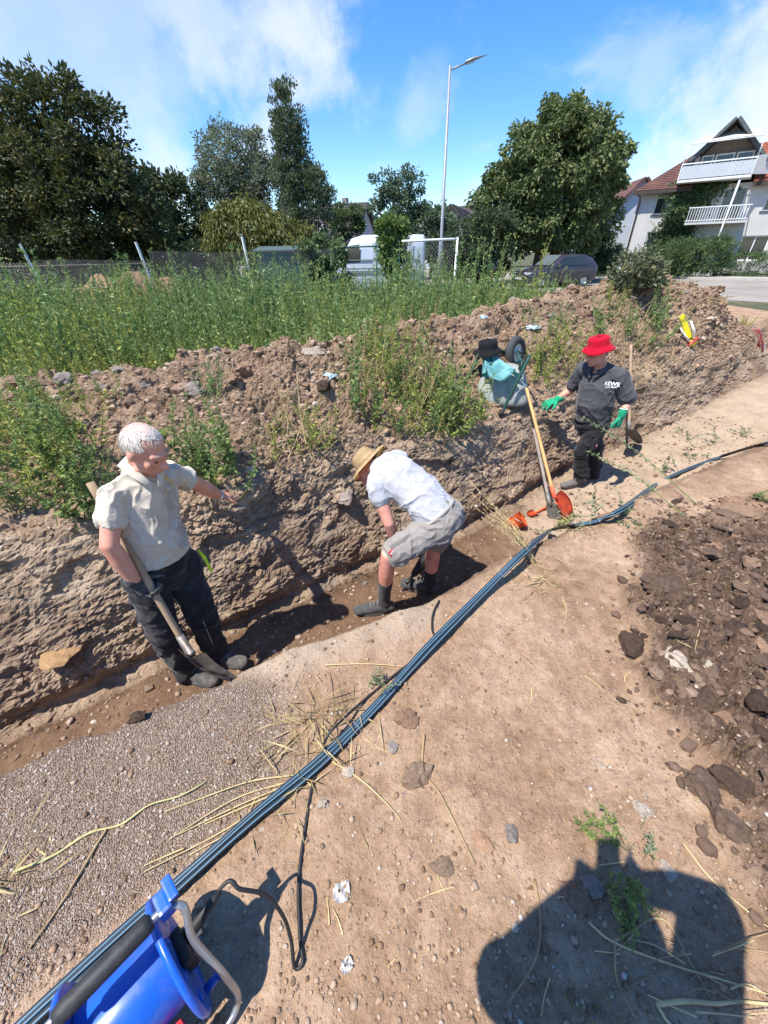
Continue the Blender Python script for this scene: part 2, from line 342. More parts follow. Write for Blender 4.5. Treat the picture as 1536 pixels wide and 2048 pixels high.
def soilfn(t, b, tc, o):
    a = t.n('ShaderNodeAttribute', attribute_name='soil'); s = t.n('ShaderNodeSeparateColor'); t.link(a.outputs['Color'], s.inputs[0])
    a2 = t.n('ShaderNodeAttribute', attribute_name='soil2'); s2 = t.n('ShaderNodeSeparateColor'); t.link(a2.outputs['Color'], s2.inputs[0])
    dark, sand, grav = s.outputs; moist = a.outputs['Alpha']; bank, wall, field = s2.outputs
    n1 = t.noise(tc, 2.2, 6, .62); n2 = t.noise(tc, 13, 6, .65); n3 = t.noise(tc, 70, 5, .7); n4 = t.noise(tc, 260, 3, .6)
    mixn = t.math('ADD', t.math('MULTIPLY', n1, .45), t.math('ADD', t.math('MULTIPLY', n2, .35), t.math('MULTIPLY', n3, .25)))
    col = t.ramp(mixn, [(.38, (.195, .118, .07)), (.5, (.325, .21, .132)), (.6, (.435, .302, .2)), (.72, (.535, .4, .28))])
    bk = t.ramp(mixn, [(.36, (.145, .093, .06)), (.5, (.28, .188, .122)), (.62, (.4, .285, .192)), (.74, (.5, .38, .265))])
    col = t.mix(bank, col, bk)
    strata = t.noise(t.vmath('MULTIPLY', tc, (1, 1, 3.2)), 3.4, 7, .7, dist=.6)
    wl = t.ramp(t.math('ADD', t.math('MULTIPLY', strata, .7), t.math('MULTIPLY', n3, .3)), [(.34, (.165, .11, .074)), (.45, (.3, .213, .145)), (.53, (.41, .305, .213)), (.63, (.5, .39, .28)), (.75, (.58, .465, .345))])
    wl = t.mix(t.ss(t.noise(tc, 1.5, 4, .6), .55, .72), wl, t.mix(n2, (.2, .155, .13), (.36, .3, .25)))
    wl = t.mix(t.math('MULTIPLY', t.ss(t.noise(tc, .9, 4, .6, dist=.8), .5, .66), .55), wl, t.mix(n2, (.13, .085, .055), (.25, .17, .115)))      # damp patches
    col = t.mix(wall, col, wl)
    dk = t.ramp(t.math('ADD', t.math('MULTIPLY', n2, .55), t.math('MULTIPLY', n3, .45)), [(.32, (.06, .038, .026)), (.48, (.13, .084, .058)), (.6, (.21, .14, .098)), (.75, (.32, .225, .16))])
    col = t.mix(dark, col, dk)
    sd = t.ramp(mixn, [(.36, (.3, .212, .14)), (.5, (.385, .285, .198)), (.68, (.47, .365, .27))])
    col = t.mix(sand, col, sd)
    cell = t.vor(tc, 230, 'F1', 'Color'); cs = t.n('ShaderNodeSeparateColor'); t.link(cell, cs.inputs[0])
    gv = t.ramp(cs.outputs[0], [(.0, (.24, .16, .108)), (.35, (.36, .25, .172)), (.6, (.45, .33, .24)), (.85, (.53, .42, .325)), (.97, (.6, .52, .43))])
    gv = t.mix(t.ss(n2, .3, .7), t.mix(.4, gv, (.26, .175, .12)), gv)
    col = t.mix(grav, col, gv)
    ms = t.ramp(mixn, [(.38, (.085, .048, .028)), (.55, (.15, .088, .052)), (.7, (.24, .15, .095))])
    col = t.mix(moist, col, ms)
    fld = t.ramp(mixn, [(.38, (.10, .085, .04)), (.55, (.18, .15, .07)), (.7, (.28, .22, .12))])
    col = t.mix(field, col, fld)
    # pale and dark grit
    c2 = t.vor(tc, 95, 'F1', 'Color'); cs2 = t.n('ShaderNodeSeparateColor'); t.link(c2, cs2.inputs[0]); f1 = t.vor(tc, 95)
    grit = t.math('MULTIPLY', t.ss(cs2.outputs[1], .86, .9), t.ss(f1, .42, .3)); col = t.mix(t.math('MULTIPLY', grit, .5), col, t.mix(cs2.outputs[2], (.2, .15, .12), (.5, .42, .34)))
    c3 = t.vor(tc, 34, 'F1', 'Color'); cs3 = t.n('ShaderNodeSeparateColor'); t.link(c3, cs3.inputs[0]); f3 = t.vor(tc, 34)
    g3 = t.math('MULTIPLY', t.ss(cs3.outputs[0], .95, .97), t.ss(f3, .36, .28)); col = t.mix(t.math('MULTIPLY', g3, .6), col, t.mix(cs3.outputs[2], (.2, .14, .11), (.52, .44, .36)))
    t.link(col, b.inputs['Base Color'])
    b.inputs['Roughness'].default_value = .95; b.inputs['Specular IOR Level'].default_value = .15
    h = t.math('ADD', t.math('ADD', t.math('MULTIPLY', n3, .5), t.math('MULTIPLY', n2, 1.3)), t.math('ADD', t.math('MULTIPLY', n4, .22), t.math('ADD', t.math('MULTIPLY', grit, .25), t.math('MULTIPLY', t.math('MULTIPLY', t.vor(tc, 230), grav), -.8))))
    wv = t.vmath('ADD', tc, t.vmath('MULTIPLY', t.vmath('SUBTRACT', t.noise(tc, 9, 4, .6, out='Color'), (.5, .5, .5)), (.09, .09, .09)))
    ck = t.n('ShaderNodeSeparateColor'); t.link(t.vor(wv, 30, 'F1', 'Color'), ck.inputs[0]); ck2 = t.n('ShaderNodeSeparateColor'); t.link(t.vor(wv, 74, 'F1', 'Color'), ck2.inputs[0])
    rough_ = t.math('MAXIMUM', t.math('MAXIMUM', wall, bank), dark)
    h = t.math('ADD', h, t.math('MULTIPLY', rough_, t.math('ADD', t.math('MULTIPLY', ck.outputs[0], .75), t.math('MULTIPLY', ck2.outputs[0], .4))))
    bn = t.n('ShaderNodeBump'); bn.inputs['Strength'].default_value = 1.0; bn.inputs['Distance'].default_value = .018; t.link(h, bn.inputs['Height']); t.link(bn.outputs[0], b.inputs['Normal'])
M_soil = mat('soil', fn=soilfn)
gme, GP, GF = build_ground()
tag(link('ground', gme, M_soil), kind='structure')
BV = BVHTree.FromPolygons(GP.tolist(), GF.tolist())
def gz(x, y):
    h = BV.ray_cast(Vector((x, y, 6)), Vector((0, 0, -1)))
    return h[0].z if h[0] else 0.0
def hit(u, v):
    h = BV.ray_cast(Vector((0, 0, H)), ray(u, v).normalized())
    if h[0]: return h[0], h[1]
    return atz(u, v, 0), Vector((0, 0, 1))
# wide land around, out to the horizon (a ring: the sheet above fills the hole)
def build_land():
    xs = [-900, -60, XR[0], XR[1], 60, 900]; ys = [-400, -40, YR[0], YR[1], 80, 1400]
    V = [(x, y, 0) for y in ys for x in xs]; Fq = [(j*6+i, j*6+i+1, j*6+i+7, j*6+i+6) for j in range(5) for i in range(5) if not (i == 2 and j == 2)]
    def fn(t, b, tc, o):
        n = t.noise(tc, .5, 6, .65); n2 = t.noise(tc, 6, 5, .7)
        t.link(t.ramp(t.math('ADD', t.math('MULTIPLY', n, .6), t.math('MULTIPLY', n2, .4)), [(.35, (.035, .045, .018)), (.5, (.075, .075, .035)), (.65, (.15, .125, .065))]), b.inputs['Base Color'])
    tag(link('land', npmesh('land', V, Fq), mat('dry_grass_land', rough=.95, fn=fn)), kind='structure')
build_land()
# road: asphalt, pavement and kerb behind it
RD = Vector((-.65, .76, 0)).normalized(); RN = Vector((.76, .65, 0)).normalized(); R0 = Vector((11.2, 18.6, 0))
def strip(name, n0, n1, z, m, l0=-60, l1=90, kind='structure', thick=0):
    bm = bmesh.new()
    c = [R0 + RD*l0 + RN*n0, R0 + RD*l0 + RN*n1, R0 + RD*l1 + RN*n1, R0 + RD*l1 + RN*n0]
    if thick:
        vs = [bm.verts.new(p + Vector((0, 0, z))) for p in c] + [bm.verts.new(p + Vector((0, 0, z-thick))) for p in c]
        for f in ((0, 1, 2, 3), (0, 1, 5, 4), (2, 3, 7, 6), (1, 2, 6, 5), (3, 0, 4, 7)): bm.faces.new([vs[i] for i in f])
    else: bm.faces.new([bm.verts.new(p + Vector((0, 0, z))) for p in c])
    o = link(name, bmmesh(name, bm), m); return tag(o, kind=kind)
def asph(t, b, tc, o):
    n = t.noise(tc, .4, 5, .6); n2 = t.noise(tc, 30, 4, .7)
    t.link(t.ramp(t.math('ADD', t.math('MULTIPLY', n, .7), t.math('MULTIPLY', n2, .3)), [(.35, (.20, .17, .145)), (.65, (.31, .275, .24))]), b.inputs['Base Color'])
M_asph = mat('worn_asphalt', rough=.92, fn=asph); M_kerb = mat('kerb_concrete', (.42, .39, .35), .9, scale=3, bump=.3)
strip('road', 0, 13.5, .006, M_asph)
strip('kerb', 13.5, 13.66, .13, M_kerb, thick=.14)
strip('pavement', 13.66, 15.6, .115, mat('pavement_slabs', (.36, .33, .3), .9, scale=2, bump=.2), thick=.1)
# ------------------------------------------------------------------ foliage builders
def unit(a): return a/(np.linalg.norm(a, axis=-1, keepdims=True)+1e-9)
def leafquads(C, D, L, Wd, r, droop=0.0, fold=.25):
    """one folded quad per leaf: base C, axis D, length L, width Wd"""
    n = len(C); D = unit(D); R = unit(np.cross(D, r.normal(size=(n, 3)))); N = np.cross(R, D)
    L = np.broadcast_to(L, (n,))[:, None]; Wd = np.broadcast_to(Wd, (n,))[:, None]
    tip = C + D*L - np.array([0, 0, 1.])*droop*L; mid = C + D*L*.45 + N*Wd*fold
    V = np.stack([C, mid + R*Wd*.5, tip, mid - R*Wd*.5], 1).reshape(-1, 3)
    return V, np.arange(4*n).reshape(n, 4)
def limb_tubes(bm, base, top, r0, r1, k, seed, n=7, wig=.04):
    rr = random.Random(seed); pts = []; L = (Vector(top)-Vector(base)).length
    for i in range(k+1):
        t = i/k; p = Vector(base).lerp(Vector(top), t)
        if 0 < i < k: p += Vector((rr.uniform(-1, 1), rr.uniform(-1, 1), rr.uniform(-.5, .5)))*L*wig
        pts.append(p)
    tube(bm, pts, [r0+(r1-r0)*i/k for i in range(k+1)], n); return pts
M_bark = mat('bark', (.10, .075, .055), .95, scale=9, var=.4, bump=.6, bscale=25)
def tree(name, label, base, lobes, nleaf, leaf, lmat, trunk=.2, nclump=120, clr=.55, up=.3, seed=1, group=None, cat='tree', droop=0., trunks=1, lw=.55, shell=.55, twigs=0, split=None):
    """lobes: list of (centre, radii) relative to base; leaves gather in clumps spread through the lobes, densest near their surface"""
    r = np.random.default_rng(seed); rr = random.Random(seed); base = Vector(base)
    e = empty(name, base, label, cat, group)
    bm = bmesh.new(); b = np.array(base)
    vol = np.array([np.prod(l[1])**(2/3) for l in lobes]); pick = r.choice(len(lobes), nclump, p=vol/vol.sum())
    C = []; O = []
    for k in pick:
        c, rad = np.array(lobes[k][0]), np.array(lobes[k][1]); d = unit(r.normal(size=3)); d[2] = d[2]*.9+.08; q = r.uniform(shell, 1.0)**.6
        C.append(b + c + d*rad*q); O.append(d*rad/np.max(rad))
    C = np.array(C); O = unit(np.array(O))
    top = max(l[0][2] for l in lobes); low = min(l[0][2]-l[1][2] for l in lobes)
    for tk in range(trunks):
        sh = Vector((rr.uniform(-.3, .3)*(trunks > 1)*3, rr.uniform(-.2, .2)*(trunks > 1), 0))
        mid = base + Vector((lobes[0][0][0], lobes[0][0][1], top*.95)); pts = limb_tubes(bm, base+sh-Vector((0, 0, .1)), mid+sh, trunk, trunk*.18, 7, seed+tk, 9, .015)
        for q in range(min(nclump, 26)):
            c = Vector(C[q]); t = min(.92, max(.12, (c.z-base.z)/(mid.z-base.z+.01)*.62)); p = (base+sh).lerp(mid+sh, t)
            limb_tubes(bm, p, p.lerp(c, .92), trunk*(.42-.3*t), trunk*.05, 4, seed*31+q, 5, .06)
    link('trunk', bmmesh('trunk', bm, True), M_bark, e)
    n = nleaf//nclump; cs = np.repeat(C, n, 0); os_ = np.repeat(O, n, 0); sc = r.uniform(.6, 1.3, nclump).repeat(n)
    off = unit(r.normal(size=cs.shape))*(r.uniform(0, 1, (len(cs), 1))**.5)*clr*sc[:, None]; off[:, 2] *= .75
    P = cs + off; P[:, 2] = np.maximum(P[:, 2], base.z+.15)
    D = os_*.5 + unit(off)*.7 + r.normal(size=P.shape)*.5 + np.array([0, 0, up-.3])
    V, Fq = leafquads(P, D, leaf*r.uniform(.6, 1.35, len(P)), leaf*lw*r.uniform(.7, 1.3, len(P)), r, droop)
    tag(link('crown', npmesh('crown', V, Fq), lmat, e), kind='stuff')
    return e
L_linden = leafmat('linden_leaves', [(.06, .095, .042), (.105, .15, .058), (.165, .2, .075), (.23, .235, .09)], .22)
L_dark = leafmat('yew_leaves', [(.028, .046, .022), (.052, .074, .03), (.095, .1, .034), (.19, .15, .045)], .15)
L_deep = leafmat('dark_leaves', [(.03, .05, .028), (.052, .082, .04), (.085, .118, .05)], .15)
L_silver = leafmat('silver_leaves', [(.12, .15, .10), (.19, .22, .15), (.28, .3, .21)], .25)
L_poplar = leafmat('poplar_leaves', [(.07, .1, .062), (.115, .15, .088), (.18, .21, .12)], .25)
L_yellow = leafmat('yellowing_leaves', [(.075, .09, .02), (.13, .14, .03), (.2, .185, .045)], .25)
L_mid = leafmat('mid_green_leaves', [(.055, .095, .045), (.095, .15, .06), (.15, .21, .08)], .28)
L_bright = leafmat('bright_green_leaves', [(.08, .14, .04), (.13, .21, .06), (.2, .28, .085)], .35)
L_blue = leafmat('bluish_green_leaves', [(.065, .11, .075), (.11, .165, .105), (.17, .22, .14)], .25)
def trees():
    P = lambda u, v, y: aty(u, v, y)
    def at(u, y): p = atz(u, 900, 0); d = aty(u, 515, y); return Vector((d.x, y, 0))
    tree('yew_tree', 'huge dark dense tree towering at the far left behind the wire fence', (-12.6, 20.5, 0), [((0, 0, 3.3), (3.5, 2.6, 3.0)), ((.5, 0, 5.4), (2.2, 1.9, 2.3)), ((1.4, -.3, 3.0), (2.3, 2, 2.4)), ((-2.5, 0, 4.2), (2.4, 2, 3))], 46000, .2, L_dark, .35, 480, .5, .2, 3, lw=.5, shell=.35)
    tree('yew_tree', 'wide dark tree at the left picture edge beside the huge dark one', (-17.6, 22.5, 0), [((0, 0, 3.2), (3, 2.5, 3))], 9000, .26, L_dark, .3, 110, .6, .2, 4, lw=.5)
    tree('broadleaf_tree', 'lower dark rounded tree between the huge dark tree and the silvery one', (-11.3, 27, 0), [((0, 0, 3.3), (2.0, 2, 2.2)), ((1.2, -.5, 2.2), (1.8, 1.6, 2.0)), ((-1.6, 0, 2.8), (1.8, 1.6, 2.4))], 18000, .22, L_deep, .22, 190, .48, .2, 5)
    tree('silver_birch', 'tall silvery pale leaved tree left of the slim poplar', (-7.6, 27.5, 0), [((0, 0, 5.5), (1.9, 1.7, 2.0)), ((-.8, 0, 4.3), (1.7, 1.6, 1.7)), ((1.2, 0, 4.4), (1.8, 1.5, 1.8))], 26000, .145, L_silver, .2, 300, .45, .2, 6)
    pop = [((-.05, 0, 6.7), (.68, .6, 1.45)), ((-.1, 0, 5.9), (.8, .7, 1.6)), ((.0, 0, 5.0), (.9, .8, 1.7)), ((.1, 0, 3.9), (1.25, 1.0, 1.8)), ((.6, 0, 2.6), (1.55, 1.2, 1.7)), ((1.05, -.1, 4.3), (.8, .7, 1.4)), ((.3, 0, 1.5), (1.3, 1, 1.2))]
    tree('poplar_tree', 'slim tall poplar with upright branches rising highest of the middle trees', (-3.95, 24, 0), pop, 24000, .135, L_poplar, .16, 420, .3, 1.2, 7, lw=.5, shell=.2)
    tree('weeping_shrub', 'yellow green rounded bushy tree in front of the silvery one', (-5.3, 19.5, 0), [((0, 0, 2.2), (1.7, 1.4, 1.35)), ((1.3, .2, 1.9), (1.2, 1.2, 1.2))], 14000, .16, L_yellow, .14, 140, .42, -.5, 8, droop=.5, lw=.4)
    tree('dark_bush', 'dark shrub mass under the slim poplar by the fence', (-3.2, 20.5, 0), [((0, 0, 1.4), (1.6, 1.0, 1.1)), ((-1.8, .3, 1.2), (1.3, 1, 1.2))], 7000, .14, L_deep, .08, 70, .4, .1, 9, cat='bush')
    tree('ivy_bush', 'ivy covered bush hanging over the fence left of the white van', (-1.62, 13.6, 0), [((0, 0, 1.55), (.62, .5, .55)), ((.15, 0, .9), (.6, .5, .6)), ((-.3, 0, 1.9), (.35, .3, .3))], 5200, .10, L_mid, .05, 60, .22, -.2, 10, cat='bush', droop=.3, lw=.7)
    tree('ivy_post', 'bright leafy sapling climbing in front of the white van', (.42, 13.6, 0), [((0, 0, 2.2), (.38, .3, .4)), ((-.05, 0, 1.7), (.42, .35, .45)), ((.12, 0, 1.1), (.3, .3, .55))], 3600, .12, L_bright, .05, 46, .2, .1, 11, cat='sapling', lw=.6)
    tree('pale_tree', 'pale green loose tree far behind the white van', (1.2, 34, 0), [((0, 0, 4.0), (1.7, 1.5, 1.5)), ((-.8, 0, 5.2), (1.1, 1, 1.0)), ((.9, 0, 5.5), (.9, .9, .9)), ((1.6, 0, 3.0), (1.8, 1.5, 1.5))], 9000, .22, L_blue, .18, 90, .5, .1, 12)
    tree('pale_tree', 'smaller pale green tree right of the loose one, left of the street lamp', (3.9, 35, 0), [((0, 0, 3.0), (1.6, 1.4, 1.7))], 5000, .22, L_blue, .16, 50, .5, .1, 13)
    tree('far_tree', 'small distant tree above the dark tiled roof', (-2.6, 38, 0), [((0, 0, 3.6), (1.5, 1.3, 1.3))], 3500, .25, L_mid, .16, 40, .5, .1, 14)
    tree('hedge_bush', 'dark green bush mass right behind the street lamp', (4.6, 25, 0), [((0, 0, 1.7), (1.6, 1.2, 1.4)), ((1.3, 0, 2.2), (1.2, 1.1, 1.3)), ((-1.0, .5, 1.4), (1.1, 1, 1.2))], 9000, .16, L_deep, .08, 90, .4, .1, 15, cat='bush')
    lin = [((0, 0, 5.0), (3.5, 3.0, 2.8)), ((.3, 0, 6.7), (2.2, 2.0, 1.7)), ((2.1, -.2, 5.4), (1.9, 1.8, 1.9)), ((-2.5, -.4, 3.5), (1.9, 1.7, 2.2)), ((.2, -1.2, 3.2), (2.6, 1.8, 2.0)), ((2.4, 0, 3.0), (1.9, 1.7, 1.8))]
    tree('linden_tree', 'massive round linden tree standing behind the dark parked car', (9.75, 28.5, 0), lin, 60000, .215, L_linden, .3, 600, .5, .05, 16, shell=.45, lw=.7, droop=.15)
    tree('undergrowth_bush', 'dark undergrowth left of the linden trunk', (6.2, 27.2, 0), [((0, 0, 1.2), (1.6, 1.2, 1.2)), ((-1.2, 1, 1.5), (1.3, 1, 1.3))], 5000, .17, L_deep, .07, 60, .4, .1, 17, cat='bush')
    tree('undergrowth_bush', 'dark hedge right of the linden trunk behind the parked car', (12.6, 30, 0), [((0, 0, 1.5), (1.8, 1.4, 1.6)), ((1.6, .2, 1.3), (1.3, 1.2, 1.3))], 6000, .18, L_deep, .07, 60, .4, .1, 18, cat='bush')
    tree('garden_bush', 'green garden bush below the white gabled house', (16.7, 34, 0), [((0, 0, 1.0), (1.5, 1.2, 1.2))], 4500, .15, L_mid, .06, 50, .35, .1, 19, cat='bush')
    tree('garden_bush', 'feathery broad bush in front of the balcony house', (19.6, 30.5, 0), [((0, 0, 1.0), (1.9, 1.2, 1.15)), ((1.6, -.7, 1.2), (1.3, 1.0, 1.1)), ((-1.3, .4, .8), (1.1, 1, .9))], 9000, .28, L_mid, .06, 110, .45, .5, 20, cat='bush', lw=.22)
    tree('clipped_hedge', 'smooth low hedge at the right picture edge beyond the road', (24.3, 30.2, 0), [((0, 0, .5), (2.2, 1.6, .95))], 9000, .09, L_mid, .05, 260, .22, .3, 21, cat='hedge', shell=.8)
    # distant tree line closing the view between the houses
    for i, (u, y, h) in enumerate(((-350, 60, 5), (-120, 58, 5), (690, 62, 4.4), (860, 66, 4.2), (1010, 60, 4.8), (1180, 62, 4.5), (1350, 75, 5), (1650, 60, 5))):
        p = aty(u, 515, y); tree('far_tree', 'distant dark tree mass ' + ('beyond the far left edge', 'behind the huge dark tree', 'behind the dark tiled roof', 'behind the street lamp', 'left behind the linden', 'right behind the linden', 'behind the white gabled house', 'beyond the right edge')[i], (p.x, y, 0), [((0, 0, h*.55), (4.5, 2, h*.5))], 1500, .6, L_deep, .2, 50, .9, .1, 40+i, group='distant trees behind the gardens')
    for i, (x, y, w) in enumerate(((-19, 26, 2.6), (-15, 25, 2.4), (-9.4, 24, 2.2), (-6.6, 24.5, 2.0))):
        tree('hedge', 'dark hedge section ' + ('at the far left behind the fence', 'under the huge dark tree', 'below the lower dark rounded tree', 'behind the yellow green bushy tree')[i], (x, y, 0), [((0, 0, .9), (w, 1.0, 1.3))], 3600, .16, L_deep, .06, 60, .4, .1, 90+i, cat='hedge')
trees()
# ------------------------------------------------------------------ houses
M_plaster = mat('white_plaster', (.52, .505, .48), .9, var=.07, scale=1.2, bump=.15, bscale=80)
M_plaster2 = mat('pale_plaster', (.5, .53, .56), .9, var=.05, scale=1.2)
def tiles(c1, c2, c3, sx=4.2, sz=5.5):
    def fn(t, b, tc, o):
        br = t.n('ShaderNodeTexBrick'); t.link(tc, br.inputs[0]); br.inputs['Scale'].default_value = sx
        n = t.noise(tc, 1.2, 5, .6); n2 = t.noise(tc, 14, 3, .6)
        t.link(t.ramp(t.math('ADD', t.math('MULTIPLY', n, .5), t.math('MULTIPLY', n2, .5)), [(.36, c1), (.5, c2), (.64, c3)]), b.inputs['Base Color'])
    return fn
M_tile = mat('brown_roof_tiles', rough=.85, fn=tiles((.085, .042, .036), (.14, .068, .055), (.2, .1, .08)))
M_tile2 = mat('dark_roof_tiles', rough=.85, fn=tiles((.035, .03, .035), (.06, .05, .055), (.1, .08, .08)))
M_tile3 = mat('red_roof_tiles', rough=.85, fn=tiles((.2, .06, .035), (.3, .095, .05), (.4, .14, .08)))
M_slate = mat('grey_gable_roofing', (.085, .095, .10), .8, var=.2, scale=5)
M_glass = mat('window_glass', (.025, .03, .035), .08, var=.2, spec=.8); M_frame = mat('white_frame', (.75, .75, .74), .5, var=.04)
M_brown = mat('brown_fascia', (.06, .04, .035), .7, var=.2); M_white = mat('white_paint', (.78, .78, .77), .5, var=.04, scale=6)
M_timber = mat('weathered_boards', (.24, .21, .19), .85, var=.25, scale=8)
class Loc:
    """a house frame: u along the facade, w away behind it, z up"""
    def __init__(s, o, ang): s.o = Vector(o); a = math.radians(ang); s.e = Vector((math.cos(a), math.sin(a), 0)); s.b = Vector((-math.sin(a), math.cos(a), 0)); s.R = Matrix.Rotation(a, 3, 'Z')
    def __call__(s, u, w, z): return s.o + s.e*u + s.b*w + Vector((0, 0, z))
def lbox(L, bm, u0, u1, w0, w1, z0, z1): bbox(bm, L((u0+u1)/2, (w0+w1)/2, (z0+z1)/2), (u1-u0, w1-w0, z1-z0), L.R)
def lb(L, name, m, par, *boxes):
    bm = bmesh.new()
    for b in boxes: lbox(L, bm, *b)
    return link(name, bmmesh(name, bm), m, par)
def wallpanel(L, bm, u0, u1, z0, z1, w0, w1, ops):
    us = sorted({u0, u1, *[q for o in ops for q in o[:2]]}); zs = sorted({z0, z1, *[q for o in ops for q in o[2:]]})
    for a, b in zip(us, us[1:]):
        run = None
        for c, d in zip(zs, zs[1:]):
            m = ((a+b)/2, (c+d)/2); op = any(o[0] < m[0] < o[1] and o[2] < m[1] < o[3] for o in ops)
            if op:
                if run: lbox(L, bm, a, b, w0, w1, *run)
                run = None
            else: run = (run[0], d) if run else (c, d)
        if run: lbox(L, bm, a, b, w0, w1, *run)
def window(L, par, u0, u1, z0, z1, sill=True, bars=1, fm=None, w=.1, curt=False):
    g = lb(L, 'window', fm or M_frame, par, (u0, u1, w, w+.06, z0, z0+.07), (u0, u1, w, w+.06, z1-.07, z1), (u0, u0+.07, w, w+.06, z0+.07, z1-.07), (u1-.07, u1, w, w+.06, z0+.07, z1-.07), *[(u0+(u1-u0)*k/bars-.03, u0+(u1-u0)*k/bars+.03, w+.002, w+.058, z0+.07, z1-.07) for k in range(1, bars)])
    lb(L, 'pane', M_glass, g, (u0+.07, u1-.07, w+.025, w+.035, z0+.07, z1-.07))
    if curt: lb(L, 'curtain', M_frame, g, (u0+.08, u0+.08+(u1-u0)*.28, w+.06, w+.08, z0+.07, z1-.07), (u1-.08-(u1-u0)*.2, u1-.08, w+.06, w+.08, z0+.07, z1-.07))
    if sill: lb(L, 'sill', M_brown, g, (u0-.08, u1+.08, -.06, .1, z0-.06, z0-.002))
def slab(L, pts, th, name, m, par):
    """roof slab from four (u,w,z) corners with thickness"""
    bm = bmesh.new(); p = [L(*q) for q in pts]; n = (p[1]-p[0]).cross(p[-1]-p[0]).normalized()
    if n.z < 0: n = -n
    a = [bm.verts.new(q) for q in p]; b = [bm.verts.new(q+n*th) for q in p]; k = len(p)
    bm.faces.new(a); bm.faces.new(b[::-1])
    for i in range(k): bm.faces.new((a[i], a[(i+1) % k], b[(i+1) % k], b[i]))
    return link(name, bmmesh(name, bm), m, par)
def tile_courses(L, p00, p10, p11, p01, n, m, par, th=.05):
    """rows of overlapping tile courses lying on a roof slab"""
    P = [L(*q) for q in (p00, p10, p11, p01)]; nn = (P[1]-P[0]).cross(P[3]-P[0]).normalized()
    if nn.z < 0: nn = -nn
    for k in range(n):
        bm = bmesh.new(); t0, t1 = k/n, min(1, (k+1.12)/n)
        a, b, c, d = P[0].lerp(P[3], t0), P[1].lerp(P[2], t0), P[1].lerp(P[2], t1), P[0].lerp(P[3], t1)
        vs = [bm.verts.new(q+nn*o) for q, o in ((a, th+.045), (b, th+.045), (c, th+.005), (d, th+.005), (a, th), (b, th))]
        bm.faces.new(vs[:4]); bm.faces.new((vs[4], vs[5], vs[1], vs[0]))
        link('tile_course', bmmesh('tile_course', bm), m, par)
